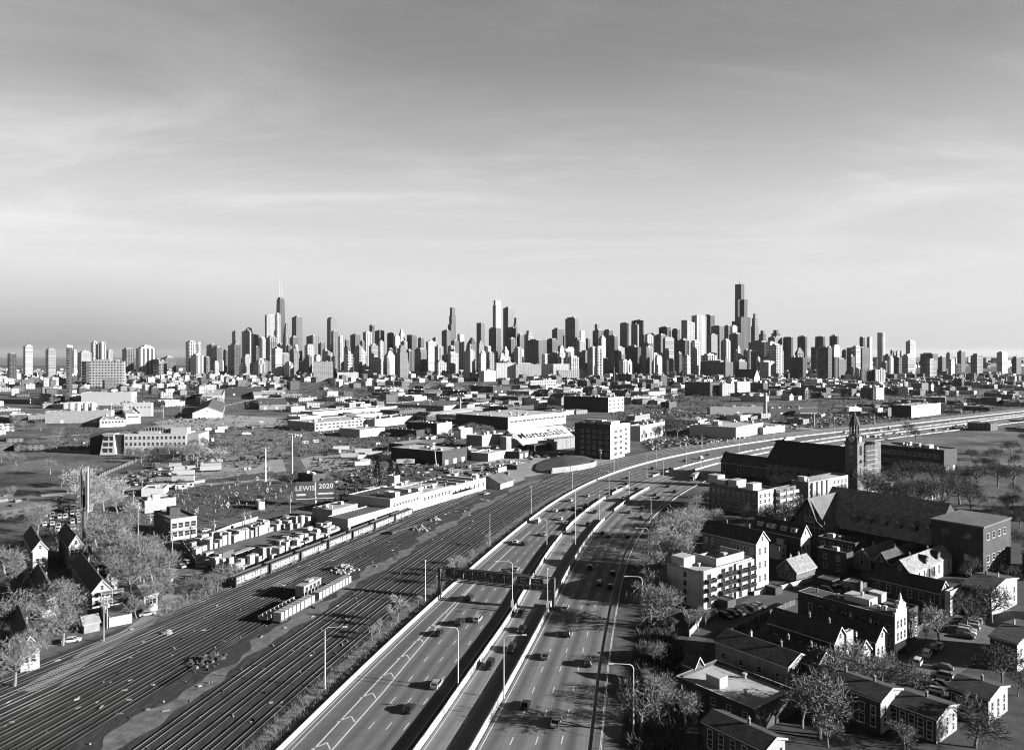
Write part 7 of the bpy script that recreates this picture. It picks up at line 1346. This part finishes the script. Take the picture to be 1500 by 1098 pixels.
for px, py, tn, kd, a, lb in ((1345, 972, 'w', 'suv', 52, 'white sport utility car parked second from the front on the right street'), (1358, 960, 'w', 'suv', 52, 'white hatch-backed car parked third on the right street'), (1376, 948, 'w', 'sedan', 52, 'white car with a dark roof parked farthest on the right street'), (1334, 982, 'k', 'sedan', 52, 'dark car parked nearest on the right street'), (1369, 952, 'k', 'suv', 52, 'dark car squeezed between the white cars on the right street'),
                              (271, 826, 's', 'suv', 150, 'silver car parked at the fence corner of the lumber yard'), (264, 831, 'w', 'sedan', 150, 'white car parked at the fence corner of the lumber yard'), (288, 845, 'g', 'suv', 160, 'grey car in the shade of the lumber yard bank, left'), (279, 848, 'k', 'sedan', 160, 'dark car in the shade of the lumber yard bank, right'), (216, 901, 's', 'sedan', 30, 'pale car under the branches by the weathered house'), (208, 786, 'k', 'suv', -50, 'dark car parked highest on the street left of the corner building'), (213, 791, 's', 'sedan', -50, 'silver car parked second on the street left of the corner building'), (218, 796, 'k', 'sedan', -50, 'dark car parked lowest on the street left of the corner building'), (301, 778, 'w', 'sedan', 60, 'white car driving on the road past the corner building'), (189, 741, 'k', 'sedan', -50, 'dark car on the street above the corner shop'), (196, 744, 'w', 'suv', -50, 'white car on the street above the corner shop'), (180, 728, 's', 'sedan', 20, 'silver car at the far crossing above the corner shop'), (700, 716, 'w', 'suv', 50, 'white car parked by the track-side apron'), (712, 724, 's', 'sedan', 50, 'silver car parked at the track edge of the apron'), (105, 940, 'w', 'sedan', 20, 'white car half hidden on the alley at the left edge')):
    x, y = g(px, py); car(kd, T_[tn], (x, y, .07), R(a), lb, 'parked cars near the camera', False)
def trailer(px, py, a, lb, ln=13, paint='white'):
    x, y = g(px, py); return boxtruck('box_trailer', (x, y, .05), R(a), lb, paint, ln, True, 'trailer', 'box trailers in the yards', False, False)
for q in ((285, 697, 14, 'long white trailer, front one of the stacked row in the trailer lot'), (286, 690, 14, 'white trailer behind the front one in the trailer lot'), (324, 690, 14, 'widest white trailer pair end in the trailer lot'), (324, 686, 14, 'white trailer at the back right of the trailer lot'), (285, 706, 8, 'lone white trailer below the trailer lot'), (525, 671, 8, 'white box trailer at the left of the dirt lot'), (545, 664, 10, 'white trailer behind the dirt lot row'), (560, 668, 10, 'white trailer second in the dirt lot row'), (583, 674, 8, 'white trailer third in the dirt lot row'), (608, 680, 8, 'white trailer nearest the crane arm in the dirt lot'), (512, 660, 10, 'white trailer farthest back in the dirt lot')): trailer(*q)
trailer(484, 664, 150, 'grey container standing alone at the edge of the dirt lot', 10, 'silver')
for i, (px, py) in enumerate(((322, 678), (334, 676), (346, 675), (358, 674), (372, 674), (384, 672), (262, 684), (272, 682), (242, 686), (252, 685), (404, 672), (416, 668))):
    x, y = g(px, py); boxtruck('box_truck', (x, y, .05), R(20+180*(i % 2)), 'small dark box truck parked along the back of the trailer lot', 'grey' if i % 3 else 'silver', 6, False, 'truck', 'box trucks in the trailer lot', True)
# crane arm at the dirt lot, rings and sheds in the garden yard
x, y = g(639, 684); o = thing('boom_lift', 'small white boom lift with a raised arm at the salt works road', 'boom lift', (x, y, 0)); MB().box(-1.5, -1.2, .4, 1.5, 1.2, 2).build('base', WHITE, o); MB().tube([(0, 0, 1.8), (-1, 0, 12), (-6, 0, 15)], [.35, .25, .18], 6).build('boom', TRIM, o)
r = random.Random(77); SC_ = []
mb = MB(); mb.lathe(0, 0, [(0, .5), (.25, .5), (.3, .2), (1.3, .28), (1.7, .5), (2, .45), (2.1, .2)], 8); SC_.append(mb.mesh('garden_statue', CONC))
mb = MB(); n = 14; mb.tube([(1.1*math.cos(2*math.pi*k/n), 0, 1.7+1.1*math.sin(2*math.pi*k/n)) for k in range(n+1)], .18, 6); mb.box(-.4, -.4, 0, .4, .4, .65); SC_.append(mb.mesh('garden_ring', TRIM))
mb = MB(); mb.lathe(0, 0, [(0, .7), (.2, .7), (.3, .25), (1, .2), (1.1, .9), (1.3, 1.0), (1.25, .8), (1.2, .2), (1.9, .12), (2, .4), (2.05, .1)], 10); SC_.append(mb.mesh('garden_fountain', CONC))
for i, q in enumerate(inpoly_px([(238, 738), (250, 716), (400, 698), (438, 722), (330, 750), (280, 758)], 130, r)):
    x, y = g(*q); k = r.choice([0, 0, 1, 2])
    if free(x, y, 0) and i < 90: t_ = tag(ob(('garden_statue', 'garden_ring', 'garden_fountain')[k], SC_[k], None, (x, y, 0), r.uniform(0, 3)), ('pale stone statue in the garden yard behind the corner building', 'white ring ornament in the garden yard behind the corner building', 'stone fountain in the garden yard behind the corner building')[k], 'garden ornament', 'garden yard ornaments', True); t_.scale = (r.uniform(.35, .85),)*3
block('garden_shed', 'small white shed with a dark doorway in the garden yard', 'shed', 374, 379, 388, 747, 735, WHITE, PALER, 30, .2, 0, mx=9)
for px, yb, lb, w in ((437, 640, 'pair of white cabins on the vacant land', 6), (447, 650, 'white cabin beside the tallest pole', 5), (462, 648, 'farther white cabin on the vacant land', 5), (382, 619, 'white kiosk with a flared roof in the car park', 5), (265, 716, 'white shed at the road edge of the garden yard', 6), (277, 713, 'tilted white panel shed in the garden yard', 5)):
    x, y = g(px, yb); o = thing('cabin', lb, 'cabin', (x, y, 0), R(25)); MB().box(-w/2, -1.6, .2, w/2, 1.6, 2.9).build('wall', WHITE, o); MB().box(-w/2-.15, -1.75, 2.9, w/2+.15, 1.75, 3.05).build('roof', MIDR, o); ob('window', winmesh(1.2, .9, .08, dark=True), o, (w*.2, -1.605, 1.8)); MB().box(-w*.3-.45, -1.66, .2, -w*.3+.45, -1.603, 2.2).build('door', DARKW, o)
# yard fences
def fence(name, pts, h, lb, m, solid=True):
    P = [Vector(g(*p)) for p in pts]; o = thing(name, lb, 'fence', (P[0].x, P[0].y, 0), 0, 'yard fences'); mb = MB()
    for a, b in zip(P, P[1:]):
        a, b = a-P[0], b-P[0]; d = (b-a).normalized(); n = Vector((-d.y, d.x))*.06; mb.prism([a-n, b-n, b+n, a+n], .05, h)
    mb.build('panel', m, o); mb = MB()
    for a, b in zip(P, P[1:]):
        k = max(1, int((b-a).length/3))
        for i in range(k): q = a.lerp(b, i/k)-P[0]; mb.box(q.x-.09, q.y-.09, 0, q.x+.09, q.y+.09, h+.15)
    pp = mb.build('post', METAL, o); pp['kind'] = 'stuff'
fence('board_fence', [(265, 798), (286, 828)], 2.4, 'dark board fence at the near end of the lumber yard', DARKW); fence('board_fence', [(300, 790), (340, 774), (378, 762)], 2.0, 'pale sunlit fence along the lumber yard road', CONC); fence('board_fence', [(150, 697), (200, 676), (300, 672)], 2.2, 'dark board fence below the arch-roofed offices', DARKW); fence('board_fence', [(185, 708), (245, 714), (300, 706)], 1.6, 'low weathered fence below the trailer lot', WOODG)
fence('concrete_wall', [(352, 848), (490, 786)], 1.6, 'low wall between the lumber stacks and the gondola cars', CONCD); fence('board_fence', [(1010, 932), (1028, 912), (1048, 900)], 1.8, 'slanting fence from the apartments to the alley', WOODG); fence('board_fence', [(1105, 872), (1150, 862), (1190, 850)], 1.5, 'pale alley fence below the small lit-roof house', CONC)
# ------------------------------------------------------------------ low houses and flats filling the distance
r = random.Random(99); s, e = axes(GRID); VAR = []
def lowmesh(w, l, h, st, kind):
    mb = MB(); mb.box(0, 0, 0, w, l, h, 0, None, False)
    if kind == 1: mb.loft([[(0, 0, h), (w/2, 0, h+w*.35), (w, 0, h)], [(0, l, h), (w/2, l, h+w*.35), (w, l, h)]], 1)
    elif kind == 2: mb.box(w*.2, l*.3, h, w*.55, l*.6, h+2.2, 1); mb.box(w*.65, l*.6, h, w*.8, l*.8, h+1.2, 1)
    else: mb.box(.4, .4, h, w-.4, l-.4, h+.02, 1); mb.box(w*.1, l*.1, h, w*.25, l*.25, h+1.4, 1)
    return mb
SKIN = [facade('low_pale_skin', .20, .03, 4, 3.4, .4, .5, .14), facade('low_white_skin', .28, .06, 5, 3.4, .35, .45, .22), facade('low_brick_skin', .055, .02, 4, 3.4, .4, .5, .06), facade('low_dark_skin', .028, .012, 5, 3.6, .5, .5, .05), facade('low_grey_skin', .11, .03, 4, 3.4, .4, .5, .12)]
RF = [PALER, MIDR, TAR, GRAVELR, MIDR]; ADJ2 = ['pale', 'white', 'brick', 'dark', 'grey']; LM = []
for st in range(5):
    for j in range(5): w, l, h = r.uniform(8, 22), r.uniform(12, 34), r.uniform(5, 13); kind = r.choice([0, 1, 2, 2] if w < 14 else [0, 2, 2]); LM.append((st, lowmesh(w, l, h, st, kind).mesh('low_house', [SKIN[st], RF[st]]), w, l, kind))
WIDE = []
for st in (0, 0, 1, 1, 4, 2, 3):
    for j in range(3):
        w, l, h = r.uniform(28, 58), r.uniform(24, 50), r.uniform(5.5, 9); mb = MB(); mb.box(0, 0, 0, w, l, h, 0, None, False); mb.box(.5, .5, h, w-.5, l-.5, h+.03, 1)
        for q in range(r.randint(5, 12)): a, b_ = r.uniform(2, w-6), r.uniform(2, l-6); mb.box(a, b_, h+.03, a+r.uniform(1, 4), b_+r.uniform(1, 4), h+r.uniform(.8, 2.4), r.choice([0, 1]))
        if j == 1: mb.box(w*.1, l*.2, h+.03, w*.9, l*.32, h+2.2, 0).box(w*.1, l*.6, h+.03, w*.9, l*.72, h+2.2, 0)
        WIDE.append((st, mb.mesh('low_depot', [SKIN[st], r.choice([PALER, PALER, GRAVELR, MIDR, TAR])]), w, l, 3))
cells = []
for i in range(-120, 121):
    for j in range(-10, 130):
        p = s*(i*26+r.uniform(-6, 6))+e*(j*38+r.uniform(-7, 7))
        if i % 4 == 0 or j % 5 == 0: continue
        if p.y < 300 or p.y > 3600 or abs(p.x) > .73*p.y+40: continue
        px, py = pix(p.x, p.y)
        if p.y < 560 and 25 < px < 1428: continue
        if p.y < 1080 and (r.random() < .3 and 80 < px < 1420 or 270 < px < 530 and py > 622 or 225 < px < 425 and py > 604 or py > 640 and px > 160 or px < 1420 and py > 622 and px > 880): continue
        if 425 < px < 760 and 557 < py < 580 and r.random() < .6: continue
        if 405 < px < 1000 and py > 561 and r.random() < .3: continue
        if px < 405 and py > 570 and r.random() < .6: continue
        if px > 1000 and py > 578 and r.random() < .45: continue
        if 985 < px < 1080 and 570 < py < 605: continue
        if 1.32*p.y-980 > p.x > 1.32*p.y-1180 and p.y < 1400: continue
        if r.random() < .25 or not free(p.x, p.y, 9): continue
        cells.append((p.y, p.x))
cells.sort(); side = lambda px: ('at the far left', 'left of the black tapered tower', 'below the left skyline', 'below the middle skyline', 'below the right skyline', 'right of the stepped black tower', 'at the far right')[int(max(0, min(6, (px-97)/188)))]
v, f, mi = [], [], []; NLOW = 300
FARM = {}
for n, (y, x) in enumerate(cells):
    px_ = pix(x, y)[0]; wide = (y < 1700 and 400 < px_ < 1000 or y < 1250) and r.random() < .6 and free(x+18, y+22, 24)
    st, me, w, l, kind = r.choice(WIDE if wide else LM); rz = R(GRID if not wide else IND)
    if wide: FOOT.append((x, y+28, 26))
    if n < NLOW:
        px = pix(x, y)[0]; o = ob('low_house', me, None, (x, y, 0), rz); o.scale = (1, 1, r.uniform(.75, 1.25)*(.65 if y < 1080 else 1))
        tag(o, f'{ADJ2[st]} {("flat-roofed", "gabled", "penthouse-topped", "wide cluttered-roof")[kind]} low house {side(px)}', 'house', f'low {ADJ2[st]} houses {side(px)}', True)
    else: FARM.setdefault(st, []).append((x, y, r.uniform(8, 26), r.uniform(12, 40), r.choice([6, 7, 9, 10, 12, 15, 20])*1.0, r.uniform(.2, .7)))
mb = MB()
for st, L in FARM.items():
    for x, y, w, l, h, t in L:
        q = [Vector((x, y)), Vector((x, y))+s*w, Vector((x, y))+s*w+e*l, Vector((x, y))+e*l]; mb.prism([(a.x, a.y) for a in q], 0, h, st)
        b = Vector((x, y))+s*w*t+e*l*.3; mb.prism([(b+s*a*3+e*c*3)[:] for a, c in ((0, 0), (1, 0), (1, 1), (0, 1))], h, h+2.4, st)
struct(mb.build('distant_rooftops', SKIN), 'stuff')
# far horizon clutter beyond the towers
mb = MB()
for i in range(420):
    y = r.uniform(4600, 9000); x = r.uniform(.12, .75)*y; w = r.uniform(18, 60); h = r.choice([8, 12, 18, 25, 25, 40, 60]); mb.prism([(x, y), (x+w, y+w*.4), (x+w*.6, y+w*1.2), (x-w*.4, y+w*.8)], 0, h, r.randint(0, 4))
struct(mb.build('far_city', SKIN), 'stuff')
# tree masses between the far blocks
v, f = [], []
for i in range(1500):
    y = r.uniform(1050, 3300); x = r.uniform(-.73, .73)*y
    if not free(x, y, 3): continue
    h = r.uniform(5, 13); n = 26
    for k in range(n):
        a, z = r.uniform(0, 6.28), r.random(); rr = h*.5*math.sqrt(1-(z-.45)**2/.36) if abs(z-.45) < .59 else 0; q = Vector((x+rr*math.cos(a)*r.uniform(.4, 1), y+rr*math.sin(a)*r.uniform(.4, 1), h*(.12+z*.88))); d = Vector((r.gauss(0, 1), r.gauss(0, 1), r.gauss(.5, .8))).normalized()*h*.26; u = d.cross(Vector((r.gauss(0, 1), r.gauss(0, 1), 1))).normalized()*h*.05; b = len(v); v += [tuple(q-u), tuple(q+u), tuple(q+d)]; f.append((b, b+1, b+2))
struct(ob('distant_woods', rawmesh('distant_woods', v, f, TWIGD)), 'stuff')
# loose goods, pallets and roof clutter of the yards
mb = MB()
for poly, n, hs in (([(560, 600), (740, 590), (830, 600), (700, 640), (600, 650)], 160, 2.5), ([(420, 610), (560, 600), (640, 650), (500, 660)], 90, 2), ([(640, 690), (760, 672), (740, 690), (690, 705)], 60, 2), ([(930, 600), (1100, 612), (1240, 605), (1200, 628), (1000, 640)], 160, 2.5), ([(97, 640), (230, 625), (420, 630), (400, 690), (200, 700)], 120, 1.8), ([(1180, 600), (1300, 612), (1290, 622), (1190, 618)], 60, 2.5), ([(470, 690), (640, 676), (630, 696), (500, 712)], 70, 1.6)):
    for q in inpoly_px(poly, n, r):
        x, y = g(*q)
        if not free(x, y, 1): continue
        w, l, h, a = r.uniform(1, 5), r.uniform(1, 3), r.uniform(.6, hs), r.uniform(0, 3); c, d = math.cos(a), math.sin(a); mb.prism([(x+c*i*w-d*j*l, y+d*i*w+c*j*l) for i, j in ((0, 0), (1, 0), (1, 1), (0, 1))], 0, h, r.randint(0, 4))
struct(mb.build('yard_goods', SKIN), 'stuff')

# more yards: cars, trucks and sheds packed between the works
lot([(440, 668), (520, 652), (640, 664), (600, 690), (500, 700)], 26, 'car on the dirt lot behind the billboard', 'dirt lot cars', 30); lot([(560, 640), (640, 628), (670, 640), (600, 655)], 18, 'car between the mill sheds and workshops', 'mill shed cars', 50); lot([(240, 660), (320, 640), (420, 640), (330, 668)], 0, 'x', 'x')
lot([(700, 600), (760, 590), (830, 596), (760, 606)], 20, 'car beside the big black-sided warehouse', 'black warehouse cars', 50); lot([(760, 672), (830, 664), (846, 668), (780, 676)], 9, 'car in front of the salt shed', 'salt shed cars', 40); lot([(1160, 612), (1280, 600), (1300, 610), (1200, 624)], 20, 'car in the yards left of the dark brick factory', 'factory yard cars', 20)
for i in range(34):
    q = inpoly_px(r.choice([[(440, 668), (520, 652), (640, 664), (560, 690)], [(560, 600), (700, 590), (690, 640), (600, 645)], [(930, 606), (1100, 612), (1200, 606), (1000, 632)], [(280, 632), (420, 620), (430, 640), (300, 652)], [(640, 628), (740, 610), (740, 640)]]), 1, r)[0]; x, y = g(*q)
    if not free(x, y, 2): continue
    k = r.random(); pl = 'left of the arch roof' if q[0] < 180 else ('on the vacant land' if q[0] < 430 else ('in the works yards left of the salt shed' if q[0] < 760 else 'in the yards right of the river'))
    if k < .5: o = boxtruck('box_trailer', (x, y, .05), R(r.choice([30, 58, 148])), f'pale box trailer {pl}', r.choice(['white', 'white', 'silver']), r.uniform(8, 14), True, 'trailer', 'box trailers in the yards', True, False)
    else: o = boxtruck('box_truck', (x, y, .05), R(r.choice([30, 58, 148, 210])), f'box truck {pl}', r.choice(['white', 'silver', 'grey']), 6, False, 'truck', 'box trucks in the yards', True)
for xl, xc, xr, yb, ye, yr, lb in ((1300, 1372, 1402, 1090, 1052, 1035, 'brick gabled house across the right street at the bottom edge'), (1390, 1448, 1476, 1062, 1024, 1007, 'second brick gabled house across the right street at the bottom edge'), (1030, 1120, 1150, 1140, 1098, 1080, 'gabled house at the very bottom edge below the flat pale roof')): gable(lb, xl, xc, xr, yb, ye, yr, 'e', BRICKD, SHING, CREAM, RW, chim=1, wins=(('s', 3, (.3, .62), .9, 1.7), ('e', 5, (.3, .65), 1, 1.7)), mx=30)
lot([(1300, 1040), (1340, 1000), (1420, 960), (1440, 975), (1340, 1050)], 8, 'car along the far kerb of the right street', 'far kerb cars', 52)
# trees round the edges of the view
for poly, n, kd, lb in (([(0, 1098), (0, 620), (92, 620), (92, 960), (60, 1020)], 26, 'mid', 'bare tree beyond the left houses at the far left edge'), ([(1412, 1098), (1412, 690), (1500, 660), (1500, 1098)], 26, 'dark', 'dark bare tree beyond the right street at the right edge'), ([(930, 1098), (960, 1000), (1090, 1060), (1400, 1000), (1420, 1098)], 10, 'mid', 'bare tree among the row houses at the bottom edge'), ([(1385, 690), (1500, 640), (1500, 700)], 10, 'dark', 'dark tree beyond the school block')):
    k = 0
    for q in inpoly_px(poly, n*5, rng):
        x, y = g(*q)
        if free(x, y, 3) and k < n: tree(0, 0, 0, kd, lb, 'trees at the edges', True, (x, y), rng.uniform(6, 13)); k += 1

# more clutter of the shaded courts: garages, fences and cars
for i, (xl, xc, xr, yb, yt, wl, rf, lb) in enumerate(((1046, 1066, 1078, 892, 880, DARKW, TAR, 'dark garage left of the shaded court behind the balcony apartments'), (1120, 1136, 1146, 872, 861, BRICKD, MIDR, 'brick garage by the alley below the tall white gable'), (1196, 1218, 1230, 862, 850, BRICKD, TAR, 'brick garage behind the ornate-gabled row house'), (1232, 1252, 1264, 868, 855, SIDEG, MIDR, 'grey garage second behind the ornate-gabled row house'), (1262, 1280, 1290, 852, 842, DARKW, MIDR, 'dark garage below the half sunlit roof'), (1150, 1160, 1170, 842, 832, SIDEG, PALER, 'pale-roofed porch block left of the small lit-roof house'), (1090, 1104, 1112, 930, 918, BRICKD, TAR, 'brick garage at the alley bend below the court'))):
    block('garage', lb, 'garage', xl, xc, xr, yb, yt, wl, rf, GRID, .2, 0, 'garages in the alleys', mx=12)
for pts, lb in (([(1060, 935), (1120, 905), (1165, 885)], 'dark board fence along the shaded alley below the court'), ([(1190, 880), (1240, 868), (1275, 858)], 'dark board fence behind the ornate-gabled row house'), ([(1340, 930), (1372, 905), (1400, 890)], 'dark railing fence by the big pale round tree')): fence('board_fence', pts, 1.7, lb, DARKW)
lot([(1185, 872), (1230, 850), (1250, 856), (1200, 878)], 5, 'car in the dark alley behind the ornate-gabled house', 'alley cars', 38, ('black', 'grey')); lot([(1380, 935), (1440, 900), (1460, 905), (1395, 945)], 8, 'car on the right street past the big pale tree', 'right street cars', 52)
scrub('strip_weeds', [(330, 986), (560, 810), (640, 762), (700, 725), (690, 722), (560, 790), (420, 880), (300, 986)], 1500, .3, 1.0, TWIG)
v_ = MB(); rr = random.Random(8)                     # loose ties, spikes and rubbish between the rails
for i in range(520):
    Y = 85+rr.random()**1.4*360; t = rr.random(); X = GL(Y)*(1-t)+off(OUT, -8)(Y)*t; a = rr.uniform(0, 3); w, l = rr.uniform(.1, .3), rr.uniform(.2, 1.6); c, d = math.cos(a), math.sin(a)
    v_.prism([(X+c*l*i_-d*w*j_, Y+d*l*i_+c*w*j_) for i_, j_ in ((0, 0), (1, 0), (1, 1), (0, 1))], .05, rr.uniform(.15, .45), rr.randint(0, 2))
struct(v_.build('track_litter', [CONCD, TIE, WOODG]), 'stuff')

# a few houses and trees just outside the right edge
for i in range(14):
    px = 1540+(i % 5)*95+rng.uniform(-20, 20); py = 760+(i//5)*85+rng.uniform(-15, 15); x, y = g(px, py)
    if free(x, y, 12): gable('plain gabled house outside the right edge of the view', px-40, px+20, px+60, py, py-34, py-50, 'e', BRICKD, SHING, CREAM, 'houses outside the right edge', chim=1, mx=20, auto=True)
# ------------------------------------------------------------------ parked cars: the nearest stay single, the far rest is one mass
pc = sorted([o for o in bpy.data.objects if o.name.startswith('parked_car')], key=lambda o: o.location.y)
v, f, mi, mats_ = [], [], [], [CARP['white'], CARP['silver'], CARP['grey'], CARP['black'], CARGLASS, RUBBER]; gone = set()
for o in pc[296:]:
    b = len(v); M_ = Matrix.Translation(o.location) @ o.rotation_euler.to_matrix().to_4x4(); v += [tuple(M_ @ q.co) for q in o.data.vertices]
    for p in o.data.polygons: f.append(tuple(b+i for i in p.vertices)); mi.append(mats_.index(o.data.materials[p.material_index]))
    gone.add(o.name)
AUTO[:] = [o for o in AUTO if o.name not in gone]
for n_ in gone: bpy.data.objects.remove(bpy.data.objects[n_])
me = bpy.data.meshes.new('distant_parked_cars'); me.from_pydata(v, [], f)
for m_ in mats_: me.materials.append(m_)
me.polygons.foreach_set('material_index', mi); me.update(); struct(ob('distant_parked_cars', me), 'stuff')
# ------------------------------------------------------------------ haze: thin even air round everything
hm = bpy.data.materials.new('haze_air'); hm.use_nodes = True; nt = hm.node_tree; nt.nodes.clear(); pv = ND(nt, 'ShaderNodeVolumePrincipled'); pv.inputs['Color'].default_value = (.8, .8, .8, 1); pv.inputs['Density'].default_value = 0.55e-5; pv.inputs['Anisotropy'].default_value = .2
LK(nt, pv.outputs[0], ND(nt, 'ShaderNodeOutputMaterial').inputs['Volume'])
struct(MB().box(-46000, -400, -1.5, 46000, 61000, 480).build('haze', hm), 'stuff')
# ------------------------------------------------------------------ settle the labels of look-alikes
ORD = ['', 'second', 'third', 'fourth', 'fifth', 'sixth', 'seventh', 'eighth', 'ninth', 'tenth', 'eleventh', 'twelfth', 'thirteenth', 'fourteenth', 'fifteenth', 'sixteenth', 'seventeenth', 'eighteenth', 'nineteenth', 'twentieth']
def settle():
    by = {}
    for o in AUTO: by.setdefault(o['label'], []).append(o)
    for lb, os_ in by.items():
        n = len(os_)
        if n == 1 or n > 20: 
            if n > 20 and 'group' not in os_[0]:
                for o in os_: o['group'] = lb
            continue
        dep = os_[0].get('_o') == 'd'
        os_.sort(key=lambda o: o.location.y if dep else o.location.x/max(o.location.y, 1))
        for i, o in enumerate(os_):
            if dep: w = 'nearest' if i == 0 else ('farthest' if i == n-1 else ORD[i]+' nearest')
            else: w = 'leftmost' if i == 0 else ('rightmost' if i == n-1 else ORD[i]+' from the left')
            o['label'] = f'{lb}, {w}'
    for o in AUTO:
        if '_o' in o: del o['_o']
for o in list(bpy.data.objects):
    for k in ('h_', 'ls_', 'le_'):
        if k in o: del o[k]
settle()
